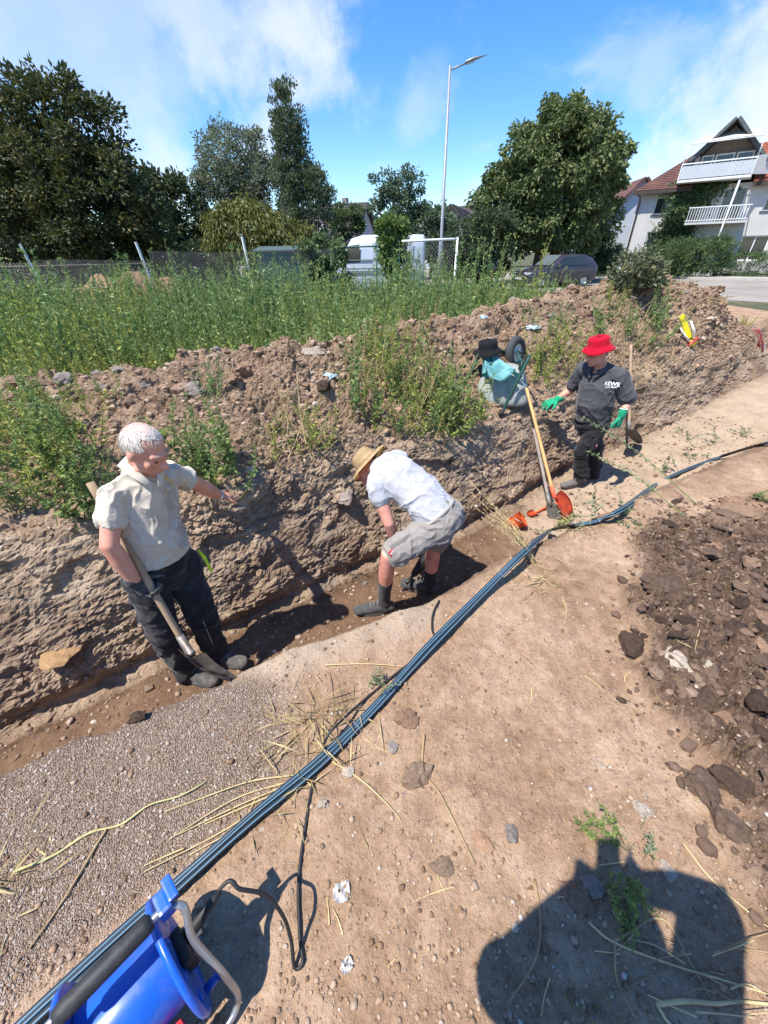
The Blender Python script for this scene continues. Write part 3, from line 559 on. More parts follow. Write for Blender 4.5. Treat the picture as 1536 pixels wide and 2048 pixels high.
def white_house():
    L = Loc((18.9, 36, 0), -36); e = empty('balcony_house', L.o, 'white three storey house with brown tiled roof and two white balconies', 'house')
    ops = [(1.15, 2.2, 3.72, 4.72), (1.2, 2.3, 1.7, 2.72), (5.0, 6.25, 3.05, 4.95), (7.35, 8.6, 3.6, 4.75), (6.9, 8.4, .9, 2.3)]
    bm = bmesh.new(); wallpanel(L, bm, 0, 11, 0, 5.15, 0, .3, ops)
    lbox(L, bm, 0, .3, .3, 9, 0, 5.15); lbox(L, bm, 10.7, 11, .3, 9, 0, 5.15); lbox(L, bm, .3, 10.7, 8.7, 9, 0, 5.15)
    link('wall', bmmesh('wall', bm), M_plaster, e)
    for (a, b, c, d), k in zip(ops, (1, 1, 2, 2, 2)): window(L, e, a, b, c, d, sill=(d < 4.8 and c > 1.5), bars=k)
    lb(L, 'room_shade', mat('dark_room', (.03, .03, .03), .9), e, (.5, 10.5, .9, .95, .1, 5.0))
    # main roof: hipped at the left end, ridge parallel to the facade
    rp = [(-.35, -.45, 4.98), (3.1, -.45, 4.98), (3.4, 4.4, 7.5), (2.7, 4.4, 7.5)]
    rf = slab(L, rp, .14, 'roof', M_tile, e); tile_courses(L, *rp, 22, M_tile, rf, .145)
    slab(L, [(-.35, 9.3, 5.0), (-.35, -.4, 5.0), (2.7, 4.4, 7.5)], .14, 'roof', M_tile, e)
    slab(L, [(2.7, 4.42, 7.5), (11.3, 4.42, 7.5), (11.3, 9.45, 5.0), (-.35, 9.45, 5.0)], .14, 'roof', M_tile, e)
    rp = [(6.35, -.45, 4.98), (11.3, -.45, 4.98), (11.3, 4.4, 7.5), (6.0, 4.4, 7.5)]
    rr = slab(L, rp, .14, 'roof', M_tile3, e); tile_courses(L, *rp, 22, M_tile3, rr, .145)
    for q in ((-.36, 3.1, -.52, -.45, 4.9, 5.12), (6.35, 11.3, -.52, -.45, 4.9, 5.12)): lb(L, 'fascia', M_brown, e, q)
    tube_obj('downpipe', [L(.1, -.5, 4.92), L(.12, -.3, 4.7), L(.14, -.08, 4.5), L(.14, -.08, 0)], .05, mat('copper_pipe', (.12, .06, .05), .6), e)
    # front gable with glazed doors
    gb = slab(L, [(2.2, -.9, 6.0), (2.2, 4.4, 6.0), (4.35, 4.4, 8.2), (4.35, -.9, 8.2)], .16, 'gable_roof', M_slate, e)
    slab(L, [(6.6, -.9, 6.0), (4.35, -.9, 8.2), (4.35, 4.4, 8.2), (6.6, 4.4, 6.0)], .16, 'gable_roof', M_slate, e)
    bm = bmesh.new(); fr = [(2.75, .0, 5.3), (6.15, .0, 5.3), (6.15, .0, 6.45), (4.35, .0, 8.1), (2.75, .0, 6.45)]
    bm.faces.new([bm.verts.new(L(u, .35, z)) for u, w, z in fr]); link('gable_front', bmmesh('gable_front', bm), M_timber, e)
    for q in ((2.75, 3.0, .0, .34, 5.3, 6.7), (5.95, 6.15, .0, .34, 5.3, 6.7)): lb(L, 'cheek', M_plaster, e, q)
    for a, b, c in ((3.1, 3.75, True), (3.85, 4.85, True), (4.95, 5.85, True)): window(L, e, a, b, 5.42, 6.75, False, 1, w=.2, curt=c)
    # upper balcony
    bal = lb(L, 'upper_balcony', M_white, e, (2.2, 6.1, -1.35, .0, 5.3, 5.42))
    lb(L, 'railing', M_white, bal, (2.2, 6.1, -1.38, -1.33, 6.2, 6.26), (2.2, 2.25, -1.38, -1.33, 5.42, 6.2), (6.05, 6.1, -1.38, -1.33, 5.42, 6.2), (2.2, 2.25, -1.33, 0, 6.2, 6.26), (6.05, 6.1, -1.33, 0, 6.2, 6.26))
    for k in range(26): lb(L, 'railing_board', M_plaster2, bal, (2.27+k*.145, 2.27+k*.145+.135, -1.365, -1.345, 5.46, 6.12))
    for u in (2.25, 6.05): tube_obj('awning_post', [L(u, -1.3, 6.2), L(u, -1.3, 7.2)], .025, M_white, bal)
    tube_obj('awning_bar', [L(2.25, -1.3, 7.2), L(6.05, -1.3, 7.2)], .025, M_white, bal)
    slab(L, [(2.5, -1.2, 7.26), (5.9, -1.2, 7.26), (5.6, .2, 7.75), (3.0, .2, 7.75)], .02, 'awning', mat('cream_awning', (.7, .66, .55), .9), e)
    slab(L, [(6.12, -1.3, 5.42), (7.1, -.3, 5.45), (7.1, -.3, 6.5), (6.12, -1.3, 6.3)], .02, 'side_screen', mat('screen_cloth', (.6, .56, .53), .9), bal)
    # lower balcony
    lo = lb(L, 'lower_balcony', M_plaster, e, (3.4, 6.75, -1.2, .0, 3.0, 3.12))
    lb(L, 'railing', M_white, lo, (3.4, 6.75, -1.22, -1.17, 3.9, 3.95), (3.4, 6.75, -1.22, -1.17, 3.2, 3.24), (6.7, 6.75, -1.17, 0, 3.9, 3.95), (3.4, 3.45, -1.17, 0, 3.9, 3.95))
    for k in range(23): lb(L, 'baluster', M_white, lo, (3.45+k*.143, 3.48+k*.143, -1.21, -1.18, 3.12, 3.9))
    for u in (5.6,): tube_obj('balcony_post', [L(u, -1.25, 0), L(u, -1.25, 5.3)], .05, M_white, e)
    # climbing ivy on the facade
    r = np.random.default_rng(8); n = 9000; u = r.normal(2.95, .55, n); z = r.uniform(0.2, 5.5, n); u = 2.95 + (u-2.95)*(1.25-.12*z+.9*np.clip(z-4, 0, 1)) + .35*(z > 4)
    w = -r.uniform(.05, .55, n)*(1+.5*np.sin(z*2)); C = np.array(L.o)+u[:, None]*np.array(L.e)+w[:, None]*np.array(L.b); C[:, 2] = z
    V, Fq = leafquads(C, r.normal(size=(n, 3))-np.array(L.b)*.5-np.array([0, 0, .6]), .2*r.uniform(.6, 1.3, n), .13, r)
    iv = empty('house_ivy', L(2.9, -.2, 0), 'dark ivy curtain climbing the white house beside its balconies', 'ivy')
    tag(link('foliage', npmesh('foliage', V, Fq), L_mid, iv), kind='stuff')
    bm = bmesh.new()
    for k in range(5): limb_tubes(bm, L(2.6+k*.15, -.06, 0), L(2.4+k*.3, -.12, 5.0), .04, .01, 6, k, 5)
    link('stem', bmmesh('stem', bm, True), M_bark, iv)
white_house()
def gable_house(label, o, ang, wid, dep, eave, ridge, wm, rm, wins=(), sky=(), chim=None):
    """gable end faces the facade side: ridge runs along w"""
    L = Loc(o, ang); e = empty('gabled_house', L.o, label, 'house'); bm = bmesh.new()
    wallpanel(L, bm, 0, wid, 0, eave, 0, .3, wins); lbox(L, bm, 0, .3, .3, dep, 0, eave); lbox(L, bm, wid-.3, wid, .3, dep, 0, eave); lbox(L, bm, .3, wid-.3, dep-.3, dep, 0, eave)
    link('wall', bmmesh('wall', bm), wm, e)
    for w in (.02, dep-.02):
        bm = bmesh.new(); bm.faces.new([bm.verts.new(L(*q)) for q in ((0, w, eave-.002), (wid, w, eave-.002), (wid/2, w, ridge))]); link('gable_wall', bmmesh('gable_wall', bm), wm, e)
    k = (ridge-eave)/(wid/2); ov = .45
    for s in (-1, 1):
        a = wid/2+s*(wid/2+ov); pts = [(a, -.4, eave-ov*k), (wid/2, -.4, ridge), (wid/2, dep+.4, ridge), (a, dep+.4, eave-ov*k)]
        rf = slab(L, pts, .15, 'roof', rm, e)
        q = [pts[0], pts[3], pts[2], pts[1]]; tile_courses(L, *q, 16, rm, rf, .155)
        for (v0, v1, w0, w1) in (sky if s == -1 else ()):
            f = lambda v, w: (a+(wid/2-a)*v, w, eave-ov*k+(ridge-eave+ov*k)*v+.25)
            slab(L, [f(v0, w0), f(v1, w0), f(v1, w1), f(v0, w1)], .06, 'skylight', M_white, rf)
    for wv in wins: window(L, e, *wv)
    if chim: lb(L, 'chimney', M_timber, e, chim)
    return e
gable_house('white gabled house half hidden between the linden and the balcony house', (21.0, 46.5, 0), -8, 6.6, 9, 3.6, 7.0, M_plaster2, M_tile, [(3.4, 4.3, 2.4, 3.4), (5.0, 5.7, 2.4, 3.3)])
gable_house('house with dark tiled roof and small skylights behind the white van', (-2.2, 37, 0), 70, 6, 4.5, 2.6, 5.0, M_plaster2, M_tile2, [(2, 3, 1, 2)], [(.25, .42, 1.2, 1.6), (.25, .42, 2.6, 3.0)], (3.2, 3.6, 1.6, 2.0, 4.4, 5.5))
gable_house('distant house with dark grey gable right behind the street lamp', (5.3, 47, 0), -20, 3.4, 9, 3.7, 5.35, M_timber, M_tile2, (), (), (.3, .7, 3, 3.4, 4.2, 5.4))
gable_house('distant dark roofed house peeping out left of the linden', (9.2, 52, 0), 35, 6, 8, 3.0, 6.0, M_plaster2, M_tile2, [])
# ------------------------------------------------------------------ fence, lamp, vehicles
M_wire = mat('galvanised_wire', (.42, .4, .38), .5, .6, var=.1); 
M_conc = mat('pale_concrete_post', (.8, .79, .76), .85, scale=10, bump=.3); M_greenp = mat('green_coated_steel', (.03, .09, .07), .5)
def wire_mesh(name, a, b, z0, z1, par, cell=.08, r=.0042, sag=.03, seed=0):
    a = np.array(a, float); b = np.array(b, float); Lh = np.linalg.norm((b-a)[:2]); n = int(Lh/cell); k = int((z1-z0)/cell)
    rr = np.random.default_rng(seed); V = []; Fq = []; d = (b-a)/Lh; nrm = np.array([-d[1], d[0], 0]); base = 0
    for i in range(n):
        j = np.arange(k+1); off = ((j % 2)*1.0)*cell*(1 if i % 1 == 0 else -1)
        for mir in (0,):
            t = i*cell + off; w = np.where(j % 2 == 0, .006, -.006)
            top = z1 + np.sin(t*1.3+seed)*sag
            P = a[None, :] + d[None, :]*t[:, None] + nrm[None, :]*w[:, None]; P[:, 2] = z0 + (top-z0)*j/k
            for q in range(3):
                ang = 2*pi*q/3; V.append(P + d*math.cos(ang)*r + nrm*math.sin(ang)*r)
            m = k+1
            for q in range(3):
                i0 = base + q*m + np.arange(k); i1 = base + ((q+1) % 3)*m + np.arange(k); Fq.append(np.stack([i0, i1, i1+1, i0+1], -1))
            base += 3*m
    for i in range(n):   # mirrored wires complete the diamonds
        j = np.arange(k+1); t = (i+1)*cell - (j % 2)*cell; w = np.where(j % 2 == 0, -.006, .006); top = z1 + np.sin(t*1.3+seed)*sag
        P = a[None, :] + d[None, :]*t[:, None] + nrm[None, :]*w[:, None]; P[:, 2] = z0 + (top-z0)*j/k
        for q in range(3): ang = 2*pi*q/3; V.append(P + d*math.cos(ang)*r + nrm*math.sin(ang)*r)
        m = k+1
        for q in range(3):
            i0 = base + q*m + np.arange(k); i1 = base + ((q+1) % 3)*m + np.arange(k); Fq.append(np.stack([i0, i1, i1+1, i0+1], -1))
        base += 3*m
    o = link(name, npmesh(name, np.concatenate(V), np.concatenate(Fq)), M_wire, par); o['kind'] = 'stuff'; return o
def fences():
    P1 = Vector((-8.85, 12, 0)); P2 = Vector((-6.15, 12.5, 0)); P3 = Vector((-3.6, 13, 0)); P0 = Vector((-12.5, 11.6, 0)); P4 = Vector((-1.2, 13.3, 0))
    e = empty('wire_fence', P1, 'long sagging chain link fence with leaning white posts behind the weeds', 'fence')
    for p, lean, h in ((P1, -.10, 2.0), (P2, -.12, 2.02), (P3, -.06, 2.1), (P0, -.1, 2.0)):
        bm = bmesh.new(); t = Vector((lean, 0, 1)).normalized(); q = p + t*h; tube(bm, [p-t*.1, p+t*h*.5, q], .036, 4)
        link('post', bmmesh('post', bm), M_conc, e)
    for i, (a, b, z) in enumerate(((P0, P1, 1.62), (P1, P2, 1.62), (P2, P3, 1.78), (P3, P4, 1.8))): wire_mesh('chain_link', a, b, .1, z, e, seed=i)
    for a, b, z in ((P0, P1, .95), (P1, P2, .98), (P0, P2, 1.5)): tube_obj('rail', [a+Vector((0, -.03, z)), a.lerp(b, .5)+Vector((0, -.03, z+.02)), b+Vector((0, -.03, z+.03))], .014 if z < 1.4 else .006, mat('weathered_rail', (.45, .36, .27), .8), e)
    c = Vector((2.14, 13, 0)); l = Vector((.62, 13.05, 0)); e = empty('mesh_panel', c, 'white framed chain link panel standing by the street lamp', 'fence')
    tube_obj('post', [c, c+Vector((0, 0, 2.0))], .03, M_white, e); tube_obj('top_rail', [l+Vector((0, 0, 1.93)), c+Vector((0, 0, 1.96))], .03, M_white, e)
    wire_mesh('chain_link', l, c, .1, 1.95, e, cell=.085, sag=.0)
    g = Vector((-.09, 13.3, 0)); e = empty('green_post_fence', g, 'green steel fence post and rail in front of the white van', 'fence')
    for x in (-.09, .55): tube_obj('post', [Vector((x, 13.3, 0)), Vector((x, 13.3, 1.95))], .03, M_greenp, e, 6)
    tube_obj('rail', [Vector((-1.1, 13.28, 1.82)), Vector((.6, 13.28, 1.84))], .02, M_greenp, e); tube_obj('rail', [Vector((-1.1, 13.28, 1.3)), Vector((.6, 13.28, 1.3))], .015, M_greenp, e)
fences()
M_lamp = mat('lamp_post_grey', (.26, .27, .29), .5, .3, var=.1)
def lamp():
    b = Vector((2.22, 17, 0)); e = empty('street_lamp', b, 'tall grey street lamp with a slim arm and tapered head', 'street lamp')
    T = Vector((2.2, 17, 6.3))
    tube_obj('pole', [b, b+Vector((0, 0, 2.0)), b+Vector((0, 0, 2.05)), T], [.085, .08, .055, .035], M_lamp, e, 12)
    tube_obj('arm', [T-Vector((0, 0, .1)), T+Vector((.45, -.05, .02))], .022, M_lamp, e)
    bm = bmesh.new(); h = T+Vector((.42, -.05, .02)); tube(bm, [h, h+Vector((.05, 0, .02)), h+Vector((.25, -.02, .08)), h+Vector((.62, -.05, .15))], [.02, .075, .07, .012], 10, flat=.6)
    hd = link('lamp_head', bmmesh('lamp_head', bm, True), M_lamp, e)
    bm = bmesh.new(); bbox(bm, h+Vector((.17, -.015, .005)), (.22, .09, .02), Matrix.Rotation(-.25, 3, 'Y')); link('lens', bmmesh('lens', bm), mat('lamp_lens', (.7, .7, .68), .2), hd)
lamp()
def wheel(e, c, r, w, axis, back=.0):
    R = axis.to_track_quat('Z', 'Y').to_matrix(); bm = bmesh.new(); lathe(bm, [(r*.62, -w/2), (r*.9, -w/2), (r, -w*.35), (r, w*.35), (r*.9, w/2), (r*.62, w/2)], 24, c, R)
    o = link('wheel', bmmesh('wheel', bm, True), mat('tyre_rubber', (.025, .025, .026), .85), e)
    bm = bmesh.new(); lathe(bm, [(.001, w*.3), (r*.25, w*.34), (r*.58, w*.28), (r*.63, w*.42)], 20, c, R); lathe(bm, [(.001, -w*.3), (r*.25, -w*.34), (r*.58, -w*.28), (r*.63, -w*.42)], 20, c, R); link('rim', bmmesh('rim', bm, True), M_galv, o)
def carbody(e, L, secs, m, name='body', sub=2):
    """loft of cross-sections (u, half width bottom, half width top, z bottom, z shoulder, z top, half width roof)"""
    bm = bmesh.new(); rings = []
    for (u, hb, hs, hr, zb, zs, zt) in secs:
        pr = [(-hb, zb), (-hs, zb+(zs-zb)*.35), (-hs, zs), (-hr, zt), (0, zt+.02), (hr, zt), (hs, zs), (hs, zb+(zs-zb)*.35), (hb, zb)]
        rings.append([bm.verts.new(L(u, w, z)) for w, z in pr])
    for a, b in zip(rings, rings[1:]):
        for k in range(len(a)-1): bm.faces.new((a[k], a[k+1], b[k+1], b[k]))
        bm.faces.new((a[-1], a[0], b[0], b[-1]))
    bm.faces.new(rings[0]); bm.faces.new(rings[-1][::-1])
    bmesh.ops.subdivide_edges(bm, edges=bm.edges[:], cuts=1, smooth=.6, use_grid_fill=True)
    return link(name, bmmesh(name, bm, True), m, e)
def paint(name, col):
    def fn(t, b, tc, o): b.inputs['Base Color'].default_value = col+(1,); b.inputs['Coat Weight'].default_value = .6; b.inputs['Coat Roughness'].default_value = .06
    return mat(name, rough=.35, fn=fn)
def parked_car():
    L = Loc((7.45, 24.4, 0), 14); e = empty('parked_car', L(2.1, 0, 0), 'dark hatchback car parked under the linden by the road', 'car')
    m = paint('dark_car_paint', (.035, .03, .04))
    carbody(e, L, [(0, .55, .6, .5, .35, .55, .62), (.12, .8, .84, .7, .22, .66, .74), (.9, .85, .89, .72, .2, .84, .93), (1.35, .85, .89, .74, .2, .9, .99), (2.0, .85, .89, .62, .2, .95, 1.44), (2.6, .85, .89, .62, .2, .96, 1.5), (3.4, .85, .89, .6, .2, .98, 1.47), (3.95, .84, .87, .58, .24, 1.0, 1.28), (4.2, .8, .82, .6, .35, .95, 1.05), (4.28, .7, .72, .55, .4, .8, .9)], m)
    for s in (-1, 1):
        for u in (.85, 3.4): wheel(e, L(u, s*.82, .32), .32, .2, L.b)
        bm = bmesh.new(); q = [(1.75, .9, .99), (3.55, .89, 1.02), (3.35, .66, 1.4), (2.6, .67, 1.44), (2.1, .68, 1.38)]; bm.faces.new([bm.verts.new(L(u, s*(w), z)) for u, w, z in q]); link('side_window', bmmesh('side_window', bm), M_glass, e)
        bm = bmesh.new(); bbox(bm, L(1.7, s*.98, 1.0), (.12, .2, .13), L.R, .03); link('mirror', bmmesh('mirror', bm), m, e)
        bm = bmesh.new(); bbox(bm, L(.12, s*.62, .66), (.16, .34, .12), L.R, .03); link('headlight', bmmesh('headlight', bm), mat('headlight_glass', (.7, .72, .75), .1, spec=.8), e)
    bm = bmesh.new(); bm.faces.new([bm.verts.new(L(u, w, z)) for u, w, z in ((1.32, -.7, 1.03), (1.32, .7, 1.03), (1.98, .58, 1.47), (1.98, -.58, 1.47))]); link('windscreen', bmmesh('windscreen', bm), mat('windscreen_glass', (.12, .15, .16), .05, spec=1), e)
    bm = bmesh.new(); bm.faces.new([bm.verts.new(L(u, w, z)) for u, w, z in ((3.97, -.5, 1.3), (3.97, .5, 1.3), (4.2, .6, 1.06), (4.2, -.6, 1.06))]); link('rear_window', bmmesh('rear_window', bm), M_glass, e)
    bm = bmesh.new(); bbox(bm, L(-.01, 0, .45), (.04, .5, .11), L.R); link('number_plate', bmmesh('number_plate', bm), M_white, e)
parked_car()
def van():
    L = Loc((2.0, 20.6, 0), 174); e = empty('delivery_van', L(2, 0, 0), 'white delivery van parked behind the wire fence', 'van'); m = paint('white_van_paint', (.5, .54, .6))
    carbody(e, L, [(0, .8, .86, .78, .35, 1.3, 2.2), (.1, .9, .95, .86, .28, 1.3, 2.3), (2.6, .9, .95, .86, .28, 1.3, 2.32), (3.1, .9, .95, .84, .28, 1.25, 2.2), (3.75, .9, .95, .78, .28, 1.15, 1.35), (4.5, .85, .9, .7, .3, .85, 1.02), (4.75, .7, .75, .6, .35, .65, .8)], m)
    for s in (-1, 1):
        for u in (.9, 3.85): wheel(e, L(u, s*.88, .34), .34, .22, L.b)
    for q in ((.2, 3.6, .955, .985, .95, 1.05), (.2, 3.6, .955, .985, 1.42, 1.46)): lb(L, 'side_stripe', mat('grey_trim', (.18, .19, .2), .6), e, q)
    for q in ((.5, 2.2, .95, .975, 1.1, 1.38), (.5, 2.2, .945, .97, 1.5, 2.05)): lb(L, 'door_panel', m, e, q)
    bm = bmesh.new(); bm.faces.new([bm.verts.new(L(u, .96, z)) for u, z in ((2.75, 1.35), (3.6, 1.35), (3.2, 1.95), (2.75, 2.0))]); link('side_window', bmmesh('side_window', bm), M_glass, e)
    bm = bmesh.new(); bm.faces.new([bm.verts.new(L(u, w, z)) for u, w, z in ((3.8, -.75, 1.37), (3.8, .75, 1.37), (3.2, .78, 2.17), (3.2, -.78, 2.17))]); link('windscreen', bmmesh('windscreen', bm), M_glass, e)
van()
def shed():
    L = Loc((-4.1, 15.6, 0), 5); e = empty('garden_shed', L.o, 'teal green metal shed behind the chain link fence', 'shed'); m = mat('teal_sheet', (.025, .085, .08), .6)
    bm = bmesh.new()
    for k in range(14): lbox(L, bm, k*.1, k*.1+.094, 0, .04+.02*(k % 2), 0, 1.75)
    lbox(L, bm, 0, .04, .06, 1.4, 0, 1.75); lbox(L, bm, 1.36, 1.4, .06, 1.4, 0, 1.75); lbox(L, bm, .04, 1.36, 1.36, 1.4, 0, 1.75); link('wall', bmmesh('wall', bm), m, e)
    slab(L, [(-.1, -.1, 1.76), (1.5, -.1, 1.76), (1.5, 1.5, 1.9), (-.1, 1.5, 1.9)], .04, 'roof', mat('shed_roof', (.06, .09, .09), .8), e)
    # bare earth mound behind fence, left
    bm = bmesh.new(); bmesh.ops.create_icosphere(bm, subdivisions=4, radius=1)
    for v in bm.verts: v.co = Vector((v.co.x*2.2, v.co.y*1.1, v.co.z*.95)); v.co += v.normal*(.12*math.sin(v.co.x*5+v.co.y*3)+.08*math.sin(v.co.x*11+v.co.z*9)); v.co += Vector((-8.6, 15.4, .25))
    tag(link('earth_mound', bmmesh('earth_mound', bm, True), mat('reddish_earth', (.27, .15, .08), .95, var=.3, scale=3, bump=.6)), 'reddish earth mound behind the sagging fence at the left', 'mound')
shed()
# ------------------------------------------------------------------ weeds
M_stemg = mat('green_stem', (.13, .17, .05), .8, var=.25); 
L_weed = leafmat('weed_leaves', [(.11, .2, .065), (.18, .285, .095), (.26, .365, .125), (.38, .45, .18)], .35)
L_weedy = leafmat('yellow_weed_leaves', [(.19, .26, .055), (.3, .36, .07), (.41, .42, .1), (.52, .45, .15)], .35)
L_dry = leafmat('dry_seed_heads', [(.28, .2, .09), (.42, .32, .15), (.52, .42, .22)], .2)
L_fat = leafmat('fat_hen_leaves', [(.13, .2, .07), (.2, .28, .09), (.3, .36, .12), (.45, .42, .13)], .4)
def plant(r, h, nst=1, *a_, upr=.25, **k_): return _plant(r, h, nst, *a_, upr=upr, **k_)
def _plant(r, h, nst=1, leaf=.06, lpm=90, spread=.12, side=.25, lw=.35, seed_top=.3, droop=.2, curve=.08, thick=.004, lean=(0, 0), upr=.25):
    """returns stem quads and leaf quads of one plant rooted at the origin"""
    SV, SF, LC, LD, LL = [], [], [], [], []; base = 0
    def stem(p0, p1, p2, r0, k=5):
        nonlocal base
        t = np.linspace(0, 1, k+1)[:, None]; P = (1-t)**2*p0 + 2*t*(1-t)*p1 + t*t*p2
        for q in range(3):
            a = 2*pi*q/3; SV.append(P + np.array([math.cos(a), math.sin(a), 0])*(r0*1.0*(1-.75*t)))
        m = k+1
        for q in range(3):
            i0 = base+q*m+np.arange(k); i1 = base+((q+1) % 3)*m+np.arange(k); SF.append(np.stack([i0, i1, i1+1, i0+1], -1))
        base += 3*m; return P
    def leaves(P, n, a, b, sz):
        t = r.uniform(a, b, n)**.85*(len(P)-1); i = np.minimum(t.astype(int), len(P)-2); f = (t-i)[:, None]
        LC.append(P[i]*(1-f)+P[i+1]*f); d = r.normal(size=(n, 3)); d[:, 2] = np.abs(d[:, 2])*.7+upr; LD.append(d); LL.append(sz*(1.25-.75*t/(len(P)-1))*r.uniform(.6, 1.3, n))
    for s in range(nst):
        b0 = np.array([r.normal()*.02*nst, r.normal()*.02*nst, -.03]); hh = h*r.uniform(.75, 1.1)
        tip = b0 + np.array([r.normal()*spread+lean[0], r.normal()*spread+lean[1], hh]); mid = (b0+tip)/2 + np.array([r.normal()*curve, r.normal()*curve, .08*hh])
        P = stem(b0, mid, tip, thick*(1+h*.5), 7); n = max(3, int(lpm*hh)); leaves(P, n, .12, 1, leaf)
        for q in range(int(side*hh*16)):
            f = r.uniform(.15, .85); i = int(f*7); p = P[i]; a = r.uniform(0, 2*pi); l = hh*(.42-.3*f); d = np.array([math.cos(a)*.7, math.sin(a)*.7, .75])*l
            Q = stem(p, p+d*.5+np.array([0, 0, -.02]), p+d, thick*.5, 3); leaves(Q, max(3, int(lpm*l*1.1)), .1, 1, leaf*.75)
        if seed_top:
            n = int(60*seed_top*hh); t = r.uniform(.7, 1, n)*7; i = np.minimum(t.astype(int), 6); f = (t-i)[:, None]; LC.append(P[i]*(1-f)+P[i+1]*f+r.normal(size=(n, 3))*.008); LD.append(r.normal(size=(n, 3))+np.array([0, 0, .6])); LL.append(np.full(n, leaf*.38))
    LC = np.concatenate(LC); LD = np.concatenate(LD); LL = np.concatenate(LL)
    LV, LF = leafquads(LC, LD, LL, LL*lw, r, droop)
    return np.concatenate(SV), np.concatenate(SF), LV, LF
def merge(tpls, pos, rot, scl, pick):
    """copies of template (V,F) pairs merged into one quad soup"""
    Vs, Fs = [], []; base = 0
    for k, (V, Fq) in enumerate(tpls):
        s = np.where(pick == k)[0]
        if not len(s): continue
        c, sn = np.cos(rot[s]), np.sin(rot[s]); x = V[None, :, 0]*c[:, None]-V[None, :, 1]*sn[:, None]; y = V[None, :, 0]*sn[:, None]+V[None, :, 1]*c[:, None]
        P = np.stack([x, y, np.broadcast_to(V[None, :, 2], x.shape)], -1)*scl[s][:, None, None] + pos[s][:, None, :]
        Fk = Fq[None] + (np.arange(len(s))*len(V))[:, None, None] + base
        Vs.append(P.reshape(-1, 3)); Fs.append(Fk.reshape(-1, Fq.shape[1])); base += len(s)*len(V)
    return np.concatenate(Vs), np.concatenate(Fs)
def weed_field():
    r = np.random.default_rng(21)
    T = [plant(r, .95, 1, .085, 38, .07, .13, .26, .15, upr=.95) for _ in range(5)]; TY = [plant(r, .8, 1, .08, 38, .09, .13, .25, .2, upr=1.0) for _ in range(3)]
    n = 4500; x = r.uniform(-15, 7.5, n*3); y = r.uniform(3.9, 13.2, n*3)
    # keep behind the spoil crest, denser towards the fence, a gap at the right road edge
    yb = np.where(x < -9, 2.0, cr_y(x)) + .75 + .25*np.sin(x*2.1)
    ok = (y > yb) & ~((x > 4.5) & (y > 11)) & (np.abs(x) < y*1.15+1.0) & (r.uniform(size=len(x)) < 1.15-.05*(y-4))
    x, y = x[ok][:n], y[ok][:n]; m = len(x)
    z = np.array([gz(a, b) if -9 < a < 12 else 0 for a, b in zip(x, y)])
    p3 = np.stack([x, y, z], -1); nz = fbm(p3, .55, 3); h = (1.15+.5*nz)*np.where(y < yb[ok][:n]+1.2, .72, 1)*np.where(y > 9, 1.2, 1.12)*r.uniform(.65, 1.25, m)
    h *= np.where(x > 3.2, .85, 1)
    yel = (fbm(p3+40, .5, 2)+.55*(np.clip(2.4-(y-yb[ok][:n]), 0, 2.4)/2.4)-.12+.22*r.normal(size=m)+np.where(x < -2.5, .12, 0)) > .24
    rot = r.uniform(0, 2*pi, m); pick = r.integers(0, 5, m)
    for nm, sel, TT, lm, lab in (('weed_field', ~yel, T, L_weed, 'tall green weeds filling the field behind the spoil bank'), ('yellow_weed_field', yel, TY, L_weedy, 'yellowing weeds along the near edge of the field')):
        pk = pick[sel] % len(TT)
        V1, F1 = merge([(t[0], t[1]) for t in TT], p3[sel], rot[sel], h[sel], pk); V2, F2 = merge([(t[2], t[3]) for t in TT], p3[sel], rot[sel], h[sel], pk)
        me = npmesh(nm, np.concatenate([V1, V2]), np.concatenate([F1, F2+len(V1)]), midx=np.r_[np.zeros(len(F1)), np.ones(len(F2))])
        tag(link(nm, me, [M_stemg, lm]), lab, 'weeds', kind='stuff')
    # low grass tufts at the weed feet
    G = []
    for k in range(4):
        q = 26; a = r.uniform(0, 2*pi, q); C = np.stack([np.cos(a)*.05*r.uniform(0, 1, q), np.sin(a)*.05*r.uniform(0, 1, q), np.full(q, -.01)], -1); D = np.stack([np.cos(a)*.5, np.sin(a)*.5, r.uniform(.7, 1.4, q)], -1)
        G.append(leafquads(C, D, r.uniform(.15, .4, q), .012, r, .15))
    n2 = 1500; x2 = r.uniform(-12, 9, n2*2); y2 = r.uniform(4, 15, n2*2); ok2 = (y2 > np.where(x2 < -9, 2, cr_y(x2))+.5); x2, y2 = x2[ok2][:n2], y2[ok2][:n2]
    p2 = np.stack([x2, y2, [gz(a, b) if -9 < a < 12 else 0 for a, b in zip(x2, y2)]], -1)
    V, Fq = merge(G, p2, r.uniform(0, 6.28, len(p2)), r.uniform(.7, 1.5, len(p2)), r.integers(0, 4, len(p2)))
    tag(link('grass', npmesh('grass', V, Fq), L_weedy), 'low yellowish grass growing between the weeds', 'grass', kind='stuff')
weed_field()
